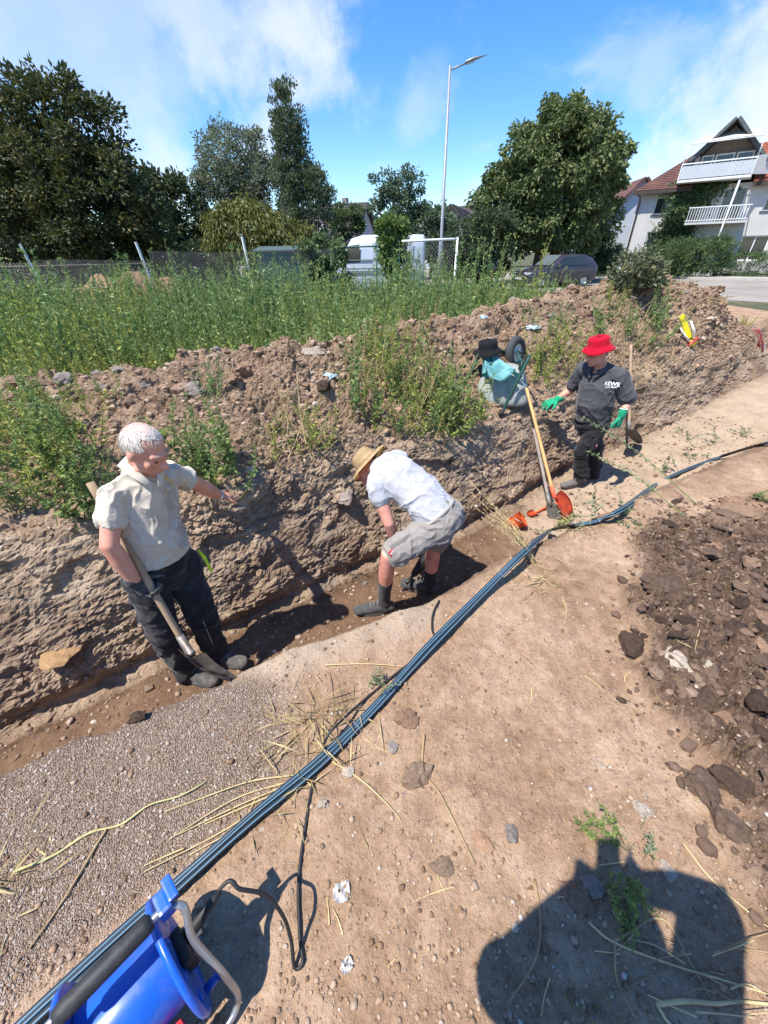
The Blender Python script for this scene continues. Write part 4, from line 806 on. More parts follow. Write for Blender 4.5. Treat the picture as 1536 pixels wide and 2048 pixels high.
# ------------------------------------------------------------------ people
def limb(bm, pts, rad, ref=None, flat=1.0, n=14):
    pts = [Vector(p) for p in pts]; rad = list(rad)
    t0 = (pts[0]-pts[1]).normalized(); t1 = (pts[-1]-pts[-2]).normalized()
    P = [pts[0]+t0*rad[0]*.72, pts[0]+t0*rad[0]*.55] + pts + [pts[-1]+t1*rad[-1]*.55, pts[-1]+t1*rad[-1]*.72]
    R = [rad[0]*.3, rad[0]*.75] + rad + [rad[-1]*.75, rad[-1]*.3]
    tube(bm, P, R, n, ref=ref, flat=flat)
def ell(bm, c, r, B=None, sub=3):
    """ellipsoid with radii along the basis B = (right, fwd, up)"""
    q = bmesh.ops.create_icosphere(bm, subdivisions=sub, radius=1)
    M = Matrix.Diagonal(r) if not B else Matrix((B[0], B[1], B[2])).transposed() @ Matrix.Diagonal(r)
    for v in q['verts']: v.co = Vector(c) + M @ v.co
def solid(name, bm, vox, sm, m, par, wr=None, fac=.5):
    """fuse overlapping closed shapes into one continuous smooth skin"""
    bmesh.ops.recalc_face_normals(bm, faces=bm.faces)
    me = bpy.data.meshes.new('tmp'); bm.to_mesh(me); bm.free(); o = bpy.data.objects.new('tmp', me); COL.objects.link(o)
    q = o.modifiers.new('r', 'REMESH'); q.mode = 'VOXEL'; q.voxel_size = vox; q.use_smooth_shade = True
    if sm: s = o.modifiers.new('s', 'SMOOTH'); s.factor = fac; s.iterations = sm
    dg = bpy.context.evaluated_depsgraph_get(); me2 = bpy.data.meshes.new_from_object(o.evaluated_get(dg)); me2.name = name
    bpy.data.objects.remove(o); bpy.data.meshes.remove(me)
    if wr:
        n = len(me2.vertices); co = np.empty(n*3, np.float32); me2.vertices.foreach_get('co', co); nr = np.empty(n*3, np.float32); me2.vertex_normals.foreach_get('vector', nr)
        co = co.reshape(-1, 3).astype(float); nr = nr.reshape(-1, 3); co += nr*wr(co)[:, None]; me2.vertices.foreach_set('co', co.astype(np.float32).ravel()); me2.update()
    for p in me2.polygons: p.use_smooth = True
    me2.materials.clear()
    return link(name, me2, m, par)
def basis(f, u):
    f = Vector(f).normalized(); u = Vector(u); r = f.cross(u).normalized(); u = r.cross(f).normalized(); return r, f, u
def head(bm, c, B, s=1.0):
    c = Vector(c); r, f, u = B; p = lambda x, y, z: c + (r*x + f*y + u*z)*s
    ell(bm, p(0, -.014, .032), (.076*s, .096*s, .092*s), B); ell(bm, p(0, .022, -.02), (.064*s, .072*s, .092*s), B); ell(bm, p(0, .058, -.088), (.036*s, .032*s, .028*s), B, 2)
    limb(bm, [p(-.05, .02, -.07), p(0, .05, -.095), p(.05, .02, -.07)], [.024*s]*3)
    limb(bm, [p(0, .092, .022), p(0, .104, 0), p(0, .117, -.022)], [.009*s, .011*s, .015*s], n=8); ell(bm, p(-.014, .1, -.027), (.011*s, .012*s, .009*s), B, 2); ell(bm, p(.014, .1, -.027), (.011*s, .012*s, .009*s), B, 2)
    limb(bm, [p(-.05, .072, .032), p(-.018, .09, .034), p(.018, .09, .034), p(.05, .072, .032)], [.011*s]*4, n=8)
    for k in (-1, 1):
        ell(bm, p(k*.041, .062, -.02), (.024*s, .022*s, .026*s), B, 2); ell(bm, p(k*.077, -.006, .0), (.011*s, .021*s, .033*s), B, 2); ell(bm, p(k*.03, .077, .008), (.014*s, .011*s, .01*s), B, 2)
    limb(bm, [p(-.024, .086, -.056), p(0, .096, -.054), p(.024, .086, -.056)], [.007*s, .008*s, .007*s], n=8); limb(bm, [p(-.02, .084, -.066), p(0, .092, -.067), p(.02, .084, -.066)], [.007*s, .009*s, .007*s], n=8)
    return p
def hand(bm, w, d, nrm, side, curl=.5, s=1.0, spread=.12, th=1.0, thumb=.6):
    """palm and five fingers from wrist w along d; nrm points out of the back of the hand; side=+1 puts the thumb on d x nrm"""
    w = Vector(w); d = Vector(d).normalized(); nrm = Vector(nrm); nrm = (nrm - d*nrm.dot(d)).normalized(); t = d.cross(nrm).normalized()*side
    limb(bm, [w-d*.03*s, w+d*.01*s, w+d*.05*s, w+d*.082*s], [.027*s*th, .03*s*th, .039*s*th, .037*s*th], ref=nrm, flat=.42)
    Ls = (.078, .087, .081, .063); out = []
    for i, L in enumerate(Ls):
        x = (.03-.02*i)*s; p = w + d*(.084-.004*abs(i-1.2))*s + t*x; a = spread*(1.4-i); dd = (d + t*a).normalized(); pts = [p-dd*.012*s]
        ang = 0
        for k, fr in enumerate((.45, .32, .23)):
            ang += curl*(.75 if k == 0 else .95); v = dd*math.cos(ang) - nrm*math.sin(ang); pts.append(pts[-1] + v*L*fr*s*1.1)
        limb(bm, pts, [.0098*s*th, .0095*s*th, .0086*s*th, .0068*s*th], n=8); out.append(pts[-1])
    p = w + d*.022*s + t*.026*s; v = (d*.62 + t*.85 - nrm*.25*curl).normalized(); q = p + v*.045*s; v2 = (v*(1-thumb*.4) + d*.5 - nrm*curl*.6).normalized(); limb(bm, [p, q, q+v2*.032*s, q+v2*.05*s+d*.004], [.014*s*th, .012*s*th, .0105*s*th, .0085*s*th], n=8)
    return out
def mk_skin(name, c):
    def fn(t, b, tc, o):
        n = t.noise(tc, 14, 5, .6); n2 = t.noise(tc, 120, 3, .6); k = t.math('ADD', t.math('MULTIPLY', n, .7), t.math('MULTIPLY', n2, .3))
        t.link(t.ramp(k, [(.34, tuple(x*y for x, y in zip(c, (.78, .62, .58)))), (.5, c), (.66, tuple(min(1, x*1.13) for x in c))]), b.inputs['Base Color'])
        b.inputs['Subsurface Weight'].default_value = .08; b.inputs['Subsurface Radius'].default_value = (.012, .004, .002); b.inputs['Subsurface Scale'].default_value = .6
        bn = t.n('ShaderNodeBump'); bn.inputs['Strength'].default_value = .25; bn.inputs['Distance'].default_value = .003; t.link(t.noise(tc, 90, 4, .6), bn.inputs['Height']); t.link(bn.outputs[0], b.inputs['Normal'])
    return mat(name, rough=.5, spec=.35, fn=fn)
def cloth(name, c=(.5, .5, .5), dirt=None, dscale=6, damt=.5, rough=.9):
    def fn(t, b, tc, o):
        n = t.noise(tc, 30, 5, .6); col = t.mix(n, tuple(x*.85 for x in c), tuple(min(1, x*1.1) for x in c))
        if dirt: col = t.mix(t.math('MULTIPLY', t.ss(t.noise(tc, dscale, 6, .65), .5, .7), damt), col, dirt)
        t.link(col, b.inputs['Base Color']); b.inputs['Sheen Weight'].default_value = .15
        bn = t.n('ShaderNodeBump'); bn.inputs['Strength'].default_value = .6; bn.inputs['Distance'].default_value = .008
        t.link(t.math('ADD', t.math('MULTIPLY', t.noise(tc, 16, 5, .55, dist=1.2), 1), t.math('MULTIPLY', t.noise(tc, 400, 2), .15)), bn.inputs['Height']); t.link(bn.outputs[0], b.inputs['Normal'])
    return mat(name, rough=rough, spec=.2, fn=fn)
S_a = mk_skin('sunburnt_skin', (.62, .30, .21)); S_b = mk_skin('ruddy_skin', (.66, .31, .235)); S_c = mk_skin('tanned_skin', (.53, .275, .19))
def folds(amp, stretch, sc, seed=0, base=.0):
    st = np.array(stretch)
    def w(p):
        q = p + np.stack([fbm(p+3, 5, 2), fbm(p+11, 5, 2), fbm(p+19, 5, 2)], -1)*.05
        a = 1-np.abs(perlin(q*st*sc+seed))*2.2; b = 1-np.abs(perlin(q*st*sc*1.9+seed+7))*2.2
        return amp*(np.clip(a, -.3, 1)**3*1.5 + np.clip(b, -.3, 1)**3*.7 - .6 + fbm(p+seed, sc*.5, 2)*.7) + base
    return w
def shoe(e, ank, f, L=.27, m=None, gz_=-.7, name='shoe', sole=None):
    f = Vector(f); f.z = 0; f.normalize(); a = Vector(ank); a.z = gz_; s = f.cross(Vector((0, 0, 1)))
    bm = bmesh.new(); z = Vector((0, 0, 1)); heel = a - f*.055
    limb(bm, [heel+z*.05, a+f*.05+z*.055, a+f*.12+z*.05, a+f*(L-.1)+z*.042], [.042, .045, .047, .041], ref=z, flat=.85)
    limb(bm, [a+z*.03, a+z*.085+f*.0, Vector(ank)+z*.03], [.045, .046, .043]); ell(bm, a+f*(L-.1)+z*.045, (.05, .058, .036), (s, f, z), 2)
    o = solid(name, bm, .0075, 3, m, e, folds(.002, (1, 1, 1), 25))
    bm = bmesh.new(); ring = []
    for k in range(28):
        t = 2*pi*k/28; y = math.cos(t); x = math.sin(t); ring.append(a + f*(L*.5-.075+y*(L*.5-.005)) + s*x*(.045+.008*y))
    for zz in (.0, .022): pass
    vs0 = [bm.verts.new(p+z*.002) for p in ring]; vs1 = [bm.verts.new(p+z*.026) for p in ring]; bm.faces.new(vs0[::-1]); bm.faces.new(vs1)
    for k in range(28): bm.faces.new((vs0[k], vs0[(k+1) % 28], vs1[(k+1) % 28], vs1[k]))
    link('sole', bmmesh('sole', bm), sole or mat('shoe_sole', (.09, .085, .08), .8), o)
    bm = bmesh.new()
    for k in range(4):
        c = a + f*(.05+.028*k) + z*(.112-.012*k); tube(bm, [c-s*.026, c+z*.006, c+s*.026], .0035, 5)
    tag(link('laces', bmmesh('laces', bm), mat('laces', (.22, .2, .18), .9), o), kind='stuff')
    return o
def legs(bm, J, k, side, rr):
    h, kn, an = J[side+'hip'], J[side+'kn'], J[side+'ank']; limb(bm, [h, h.lerp(kn, .5), kn, kn.lerp(an, .35), an], [x*k for x in rr])
M_shoe = cloth('dusty_work_shoe', (.075, .07, .068), (.2, .16, .13), 14, .6, .75)
def mid(a, b, t=.5): return Vector(a).lerp(Vector(b), t)
def ringband(bm, p, t, r, w, th=.006, flat=1, n=18, ref=None):
    t = Vector(t).normalized(); tube(bm, [Vector(p)-t*w/2, Vector(p)-t*w*.3, Vector(p)+t*w*.3, Vector(p)+t*w/2], [r, r+th, r+th, r], n, caps=False, flat=flat, ref=ref)
def torso(bm, f, pts, wid, dep):
    """stack of elliptical sections along the spine"""
    rings = []; n = 20
    for i, (p, w, d) in enumerate(zip(pts, wid, dep)):
        t = (pts[min(i+1, len(pts)-1)]-pts[max(0, i-1)]).normalized(); r = f.cross(t).normalized(); ff = t.cross(r).normalized()
        rings.append([bm.verts.new(p + r*math.cos(2*pi*k/n)*w + ff*math.sin(2*pi*k/n)*d) for k in range(n)])
    for a, b in zip(rings, rings[1:]):
        for k in range(n): bm.faces.new((a[k], a[(k+1) % n], b[(k+1) % n], b[k]))
    bm.faces.new(rings[0][::-1]); bm.faces.new(rings[-1])
LG = [.088, .078, .062, .058, .045]
def hairfn(t, b, tc, o):
    # thin white hair, the scalp shows through on the crown
    sp = t.n('ShaderNodeSeparateXYZ'); t.link(tc, sp.inputs[0]); n = t.noise(tc, 55, 5, .6); crown = t.ss(t.math('ADD', sp.outputs[2], t.math('MULTIPLY', n, .04)), 1.005, 1.055)
    t.link(t.mix(t.math('MULTIPLY', crown, .6), t.mix(n, (.52, .46, .40), (.70, .64, .57)), (.62, .36, .28)), b.inputs['Base Color'])
    bn = t.n('ShaderNodeBump'); bn.inputs['Strength'].default_value = .5; bn.inputs['Distance'].default_value = .006; t.link(t.noise(tc, 160, 4, .6), bn.inputs['Height']); t.link(bn.outputs[0], b.inputs['Normal'])
def man_one():
    e = empty('person', (-1.25, 1.68, -.7), 'white haired man in cream polo holding a spade, one hand on the trench wall', 'person')
    f = Vector((.72, -.69, 0)).normalized(); r = f.cross(Vector((0, 0, 1)))
    V = Vector; J = dict(rank=V((-1.33, 1.59, -.62)), lank=V((-1.17, 1.72, -.62)), rkn=V((-1.335, 1.575, -.17)), lkn=V((-1.175, 1.72, -.19)))
    pel = V((-1.275, 1.70, .2)); J['rhip'] = pel + r*.1 - V((0, 0, .03)); J['lhip'] = pel - r*.1 - V((0, 0, .03))
    wst = V((-1.255, 1.695, .36)); cst = V((-1.215, 1.70, .58)); shc = V((-1.175, 1.705, .745)); nk = V((-1.16, 1.70, .80)); hc = V((-1.105, 1.675, .905))
    rs, ls = shc + r*.15 + V((0, 0, -.02)), shc - r*.128 + V((0, 0, -.02)); re, rw = aty(219, 1090, 1.47), aty(268, 1143, 1.40); le, lw = V((-1.085, 2.03, .515)), V((-1.075, 2.20, .345))
    hdir = (V((-1.02, 2.30, .29))-lw).normalized(); A, Bt = aty(180, 965, 1.62), aty(378, 1303, 1.43); sd = (Bt-A).normalized(); grip = A.lerp(Bt, .585); rd = (grip-re).normalized(); gn = sd.cross(rd).normalized(); gn = gn if gn.dot(r) > 0 else -gn; rd = (rd - gn*.15 - sd*rd.dot(sd)*.4).normalized(); gn = sd.cross(rd).normalized(); gn = gn if gn.dot(r) > 0 else -gn; rw = grip - rd*.078 + gn*.03
    bm = bmesh.new(); B = basis((.84, -.22, -.5), (.4, -.1, 1)); p = head(bm, hc, B); limb(bm, [nk-V((0, 0, .06)), nk+V((.01, 0, .03)), hc-B[2]*.04-B[1]*.02], [.066, .058, .055])
    torso(bm, f, [pel-V((0, 0, .1)), pel, wst, cst, shc, nk], [.13, .14, .135, .14, .115, .05], [.09, .1, .105, .1, .075, .05])
    limb(bm, [rs-V((0, 0, .02)), mid(rs, re), re, mid(re, rw, .35), rw], [.04, .046, .042, .044, .031]); limb(bm, [ls-V((0, 0, .02)), mid(ls, le), le, mid(le, lw, .35), lw], [.04, .046, .042, .044, .031]); limb(bm, [rs-V((0, 0, .025)), shc-V((0, 0, .03)), ls-V((0, 0, .025))], [.038, .05, .038])
    for s in 'rl': legs(bm, J, .88, s, LG)
    hand(bm, lw, hdir, V((.1, -.3, 1)), 1, .5, .95, .16)
    solid('body', bm, .0082, 2, S_a, e)
    # trousers
    bm = bmesh.new(); torso(bm, f, [pel-V((0, 0, .14)), pel-V((0, 0, .06)), pel, pel+V((.006, 0, .12))], [.14, .165, .168, .158], [.10, .13, .132, .122])
    for s in 'rl': legs(bm, J, 1.0, s, [.102, .098, .088, .086, .08]); limb(bm, [J[s+'ank']+V((0, 0, .12)), J[s+'ank']-V((0, 0, .02))], [.078, .082])
    M_tr = cloth('black_work_trousers', (.018, .018, .02), (.11, .1, .09), 7, .35)
    tr = solid('trousers', bm, .0085, 3, M_tr, e, folds(.009, (.9, .9, 1.1), 6, 3))
    bm = bmesh.new(); ringband(bm, pel+V((.004, 0, .1)), (0, 0, 1), .162, .035, .004, .78, 28, f); link('belt', bmmesh('belt', bm, True), mat('black_belt', (.012, .012, .013), .5), tr)
    bm = bmesh.new(); q = J['lhip']-r*.105+f*.03
    tube(bm, [q+V((0, 0, .02)), q-r*.02-V((0, 0, .06)), q-r*.025-V((0, 0, .16))+f*.02], [.008, .016, .012], 6, flat=.3); link('ribbon', bmmesh('ribbon', bm), mat('neon_yellow_fabric', (.55, .75, .03), .7), tr)
    bm = bmesh.new(); tube(bm, [mid(J['lhip'], J['lkn'], .25)+f*.085+r*.03, mid(J['lhip'], J['lkn'], .7)+f*.085+r*.03, mid(J['lkn'], J['lank'], .2)+f*.085+r*.02, mid(J['lkn'], J['lank'], .6)+f*.08+r*.02], .0035, 5); link('seam', bmmesh('seam', bm), mat('grey_seam', (.3, .3, .28), .9), tr)
    # polo
    bm = bmesh.new(); torso(bm, f, [pel+V((.01, 0, .075)), pel+V((.012, 0, .13)), wst+V((0, 0, .05))+f*.015, cst, shc-V((0, 0, .03)), shc+V((0, 0, .035)), nk+V((0, 0, .012))], [.172, .166, .15, .142, .128, .095, .07], [.15, .146, .138, .12, .096, .08, .07])
    limb(bm, [rs-r*.05, rs, mid(rs, re, .3), mid(rs, re, .5)], [.06, .058, .057, .061]); limb(bm, [ls+r*.05, ls, mid(ls, le, .35), mid(ls, le, .5)], [.06, .058, .056, .059]); limb(bm, [rs, shc+V((0, 0, -.01)), ls], [.055, .07, .055])
    M_polo = cloth('cream_polo', (.55, .49, .40), (.40, .34, .27), 5, .45)
    so_ = solid('polo_shirt', bm, .0065, 3, M_polo, e, lambda q: folds(.0105, (1.2, 1.2, .6), 7, 1)(q)*sstep(q[:, 2], .24, .36))
    bm = bmesh.new(); c0 = nk+V((.004, -.004, .02))
    for k in (-1, 1):
        tube(bm, [c0-f*.075+V((0, 0, .045)), c0+r*k*.075+V((0, 0, .035)), c0+r*k*.055+f*.075-V((0, 0, .005)), c0+r*k*.012+f*.125-V((0, 0, .075))], [.022, .025, .022, .011], 8, flat=.22)
    link('collar', bmmesh('collar', bm, True), M_polo, so_)
    # open neckline and printed ornament on the left chest (built as thin cloth pieces following the shirt)
    bv = BVHTree.FromPolygons([v.co[:] for v in so_.data.vertices], [tuple(pp.vertices) for pp in so_.data.polygons])
    def onshirt(x, z):
        h = bv.ray_cast(V((cst.x, cst.y, z)) - r*x*-1*-1 + f*.6, -f); return (h[0] + h[1]*.006) if h[0] else None
    bm = bmesh.new(); rr = random.Random(4)
    def curve(pts, rad):
        P = [onshirt(*q) for q in pts]; P = [q for q in P if q]
        if len(P) > 2: tube(bm, P, rad, 4, flat=.3, ref=f)
    for k in range(9):
        cx, cz, s = .085+.022*math.sin(k*2.1), .70-k*.043, .022+.006*(k % 3)
        curve([(cx+math.cos(a*.55)*s*(1-a*.045), cz+math.sin(a*.55)*s*(1-a*.045)) for a in range(20)], .0015)
    for k in range(5): curve([(.05+.012*math.sin(a*.9+k)+.018*k, .72-a*.05) for a in range(10)], .001)
    tag(link('print', bmmesh('print', bm), mat('grey_print', (.36, .35, .34), .9), so_), kind='stuff')
    bm = bmesh.new(); P = [onshirt(x, z) for x, z in ((.06, .74), (.105, .76), (.13, .71), (.11, .665), (.07, .68))]
    if all(P): bm.faces.new([bm.verts.new(q+f*.002) for q in P]); link('print_patch', bmmesh('print_patch', bm), mat('orange_print', (.6, .38, .14), .9), so_)
    else: bm.free()
    # hair: thin white strands round a bald crown
    bm = bmesh.new(); rr = random.Random(2)
    for k in range(1500):
        a = rr.uniform(0, 2*pi); el = rr.uniform(-.5, 1.25); d = (B[0]*math.cos(a)*math.cos(el) + B[1]*math.sin(a)*math.cos(el) + B[2]*math.sin(el))
        fr = d.dot(B[1]); upd = d.dot(B[2])
        if fr > .5 and upd < .62 or fr > .25 and upd < .1 or (upd > .75 and rr.random() < .6) or upd < -.45: continue
        q = hc + B[2]*.032 - B[1]*.014 + B[0]*d.dot(B[0])*.0792 + B[1]*d.dot(B[1])*.0992 + B[2]*d.dot(B[2])*.0952
        g = (B[1]*.35 - B[2]*.6*(1.05-upd) + B[0]*rr.uniform(-.45, .45)); g = g - d*g.dot(d)*.9; L = rr.uniform(.02, .042); w = .0008
        tube(bm, [q-d*.002, q+g*L*.5+d*.002, q+g*L+d*.002*rr.random()], [w, w*.9, w*.4], 3, caps=False)
    q = bmesh.ops.create_icosphere(bm, subdivisions=4, radius=1)['verts']; kill = []
    for v in q:
        d = (B[0]*v.co.x + B[1]*v.co.y + B[2]*v.co.z); fr, upd = v.co.y, v.co.z; w = .12*math.sin(v.co.x*9)+.08*math.sin(v.co.y*13)
        if (fr > .42+w and upd < .7) or (fr > .2 and upd < .12) or upd < -.42: kill.append(v)
        v.co = hc + B[2]*.032 - B[1]*.014 + B[0]*v.co.x*.0785 + B[1]*v.co.y*.0985 + B[2]*v.co.z*.0945
    bmesh.ops.delete(bm, geom=kill, context='VERTS')
    tag(link('hair', bmmesh('hair', bm), mat('white_hair', rough=.65, fn=hairfn), e), kind='stuff')
    bm = bmesh.new()
    for k in (-1, 1): tube(bm, [p(k*.016, .095, .038), p(k*.035, .088, .043), p(k*.055, .07, .037)], [.0015, .0022, .001], 6)
    tag(link('eyebrow', bmmesh('eyebrow', bm), mat('brow_hair', (.42, .34, .28), .8), e), kind='stuff')
    for k in (-1, 1):
        bm = bmesh.new(); ell(bm, p(k*.031, .084, .006), (.009, .006, .006), B, 2); link('eye', bmmesh('eye', bm, True), mat('eye_dark', (.05, .04, .04), .2), e)
    bm = bmesh.new(); wd = (lw-le).normalized(); ringband(bm, mid(le, lw, .93), wd, .031, .022, .005); bbox(bm, mid(le, lw, .93)+V((-.0, -.036, .01)), (.02, .012, .02)); tag(link('wristwatch', bmmesh('wristwatch', bm), mat('steel_watch', (.6, .62, .63), .25, .8), e), 'steel wristwatch')
    bm = bmesh.new(); hand(bm, rw, rd, gn, 1 if rd.cross(gn).dot(sd) < 0 else -1, 1.05, 1.05, .03, 1.25); limb(bm, [rw-rd*.035, rw], [.036, .036]); solid('glove', bm, .0055, 2, cloth('dark_grey_glove', (.05, .05, .052), (.3, .28, .26), 12, .4), e)
    shoe(e, J['rank'], (.72, -.25, 0), .29, M_shoe, gz(-1.25, 1.56)+.004); shoe(e, J['lank'], (.75, -.28, 0), .29, M_shoe, gz(-1.1, 1.7)+.004)
    # spade
    s = empty('spade', Bt, 'long handled spade held by the white haired man, blade by his shoes', 'spade'); M_ash = mat('weathered_ash_handle', (.36, .25, .155), .75, var=.2, scale=12)
    tip = hit(466, 1360)[0] + V((0, 0, .012)); bd = (tip-Bt).normalized()
    tube_obj('shaft', spline([A, mid(A, Bt, .35), mid(A, Bt, .7)-V((0, 0, .012)), Bt], 5), .0185, M_ash, s, 10)
    bm = bmesh.new(); tube(bm, [Bt-sd*.12, Bt, Bt+bd*.05], [.022, .024, .02], 10); side = bd.cross(V((0, 0, 1))).normalized(); side = (Matrix.Rotation(math.radians(-48), 3, bd) @ side).normalized(); nb = side.cross(bd).normalized(); Lb = (tip-Bt).length; rows_ = []
    for i in range(9):
        t = i/8; w = .078*(1-max(0, t-.45)**2*2.6)*(1-.0*t); w = max(.004, w); rows_.append([bm.verts.new(Bt + bd*(.03+(Lb-.03)*t) + side*w*x + nb*(.028*(x*x-.6)+.02*math.sin(t*pi)*-1)) for x in (-1, -.5, 0, .5, 1)])
    for a, b in zip(rows_, rows_[1:]):
        for k in range(4): bm.faces.new((a[k], a[k+1], b[k+1], b[k]))
    bmesh.ops.solidify(bm, geom=[fc for fc in bm.faces if fc.calc_area() > 0 and len(fc.verts) == 4 and fc.verts[0] in sum(rows_, [])], thickness=.003)
    link('blade', bmmesh('blade', bm, True), mat('worn_spade_steel', (.22, .19, .17), .55, .5, var=.35, scale=14), s)
man_one()
def man_two():
    V = Vector; e = empty('person', (.2, 2.25, -.7), 'man in white shirt, grey shorts and straw hat bending down in the trench', 'person')
    f = V((-.87, .5, 0)).normalized(); r = f.cross(V((0, 0, 1)))
    pel = aty(880, 1038, 2.30); J = dict(lhip=pel-r*.095+V((-.02, 0, -.03)), rhip=pel+r*.095+V((-.01, 0, -.03)), lkn=aty(776, 1112, 2.06), lank=aty(768, 1196, 2.14), rkn=aty(868, 1090, 2.36), rank=aty(858, 1176, 2.34))
    wst = aty(842, 990, 2.38); cst = aty(792, 952, 2.46); shc = aty(768, 940, 2.50); nk = aty(750, 938, 2.54); hc = aty(738, 945, 2.62)
    ls, rs = aty(752, 972, 2.34), aty(795, 918, 2.66); le, lw = aty(778, 1046, 2.26), aty(800, 1106, 2.33); re, rw = aty(845, 1035, 2.66), aty(842, 1100, 2.52)
    bd = (nk-pel).normalized(); back = f.cross(bd).cross(bd)*-1
    B = basis((-.45, .28, -.85), (-.75, .48, .5)); bm = bmesh.new(); p = head(bm, hc, B); limb(bm, [shc, nk, hc], [.07, .06, .055])
    ff = V((-.35, .2, -.9)).normalized()
    torso(bm, ff, [pel, mid(pel, wst), wst, cst, shc, nk], [.15, .15, .155, .165, .15, .06], [.11, .11, .115, .12, .1, .06])
    limb(bm, [ls, mid(ls, le), le, mid(le, lw, .35), lw], [.053, .049, .042, .043, .03]); limb(bm, [rs, mid(rs, re), re, mid(re, rw, .35), rw], [.053, .049, .042, .043, .03]); limb(bm, [rs, shc, ls], [.06, .07, .06])
    for s in 'rl': legs(bm, J, .96, s, [.092, .082, .06, .06, .042])
    gd = (aty(832, 1138, 2.38)-lw).normalized(); g2 = (aty(850, 1118, 2.46)-rw).normalized()
    solid('body', bm, .0082, 2, S_b, e)
    bm = bmesh.new(); hem = (pel-wst).normalized()
    torso(bm, ff, [mid(pel, wst, .25), mid(pel, wst, .45), wst, mid(wst, cst), cst, shc, mid(shc, nk, .8)], [.178, .182, .178, .18, .184, .172, .085], [.142, .142, .14, .142, .142, .125, .08])
    limb(bm, [ls+r*.05, ls, mid(ls, le, .2), mid(ls, le, .34)], [.078, .074, .07, .072]); limb(bm, [rs-r*.05, rs, mid(rs, re, .3), mid(rs, re, .5)], [.08, .078, .075, .077]); limb(bm, [ls, shc, rs], [.07, .085, .07])
    solid('white_shirt', bm, .0065, 4, cloth('white_cotton', (.47, .47, .5), (.38, .37, .375), 5, .5), e, folds(.007, (.6, 1.3, 1.0), 6.0, 8))
    M_sh = cloth('grey_work_shorts', (.27, .245, .22), (.2, .17, .145), 5, .4)
    bm = bmesh.new(); ax = (pel-wst).normalized(); torso(bm, ff, [pel-ax*.1, pel-ax*.03, pel+ax*.05, pel+ax*.12], [.165, .182, .186, .13], [.142, .15, .152, .11])
    ell(bm, J['rhip']+V((.045, .0, .0)), (.115, .115, .12)); ell(bm, J['lhip']+V((.045, 0, .0)), (.115, .115, .12))
    for s in 'rl': h, k = J[s+'hip'], J[s+'kn']; limb(bm, [h, mid(h, k, .35), mid(h, k, .65), mid(h, k, .84)], [.118, .112, .106, .108])
    st = solid('shorts', bm, .007, 3, M_sh, e, folds(.0085, (.9, .9, 1.2), 6.5, 5))
    bm = bmesh.new(); h, k = J['lhip'], J['lkn']; t = (k-h).normalized(); q = mid(h, k, .5) - r*.108 + V((0, 0, .03)); sd = t.cross(r).normalized(); R = Matrix((t, -r, sd)).transposed(); bbox(bm, q, (.15, .022, .13), R, .01); bbox(bm, q-t*.06-r*.012, (.05, .014, .14), R, .006); link('cargo_pocket', bmmesh('cargo_pocket', bm), M_sh, st)
    bm = bmesh.new(); q2 = mid(h, k, .72)-r*.112+V((-.0, 0, .045)); bbox(bm, q2, (.05, .006, .04), R, .002); bd_ = link('badge', bmmesh('badge', bm), mat('red_badge', (.55, .03, .04), .7), st)
    bm = bmesh.new(); bbox(bm, q2-r*.005+t*.004, (.02, .004, .008), R); bbox(bm, q2-r*.005-t*.004, (.008, .004, .022), R); link('emblem', bmmesh('emblem', bm), M_white, bd_)
    bm = bmesh.new(); ringband(bm, mid(pel, wst, .22)+V((.0, 0, .0)), ax, .165, .035, .02, .84, 28, ff); link('waistband', bmmesh('waistband', bm, True), cloth('pale_waistband', (.4, .37, .33)), st)
    for s in 'rl':
        a, k = J[s+'ank'], J[s+'kn']; bm = bmesh.new(); limb(bm, [mid(a, k, .42), mid(a, k, .2), a, a-V((0, 0, .05))], [.056, .05, .047, .05]); solid('sock', bm, .006, 2, cloth('charcoal_sock', (.03, .03, .032)), e, folds(.0025, (1, 1, 3), 14))
        shoe(e, a, V((-.9, .25 if s == 'r' else -.12, 0)), .29, cloth('grey_shoe', (.06, .062, .066), (.17, .15, .13), 14, .5, .7), gz(a.x-.05, a.y)+.003)
    bm = bmesh.new(); hand(bm, lw, gd, V((-.4, -.8, .3)), 1, .9, 1.0, .1, 1.25); limb(bm, [lw-gd*.03, lw], [.037, .036]); solid('glove', bm, .0055, 2, cloth('black_glove', (.02, .02, .021)), e)
    bm = bmesh.new(); hand(bm, rw, g2, V((.3, -.2, .9)), -1, .9, 1.0, .1, 1.25); limb(bm, [rw-g2*.03, rw], [.037, .036]); solid('glove', bm, .0055, 2, cloth('black_glove'), e)
    # straw hat
    hu = V((-.72, .45, .45)).normalized(); c = aty(742, 930, 2.6) + hu*.02; R = hu.to_track_quat('Z', 'Y').to_matrix(); bm = bmesh.new()
    prof = [(.165, -.03), (.172, -.024), (.152, -.005), (.125, .005), (.1, .012), (.096, .05), (.088, .085), (.066, .108), (.03, .104), (.001, .098)]
    lathe(bm, prof, 40, c, R)
    for v in bm.verts:
        l = R.inverted() @ (v.co-c); rad = math.hypot(l.x, l.y)
        if rad > .12: a = math.atan2(l.y, l.x); v.co += R @ V((0, 0, (rad-.12)*.55*abs(math.cos(a*1.0+.6))**2*1.0))
    bmesh.ops.solidify(bm, geom=bm.faces[:], thickness=.004)
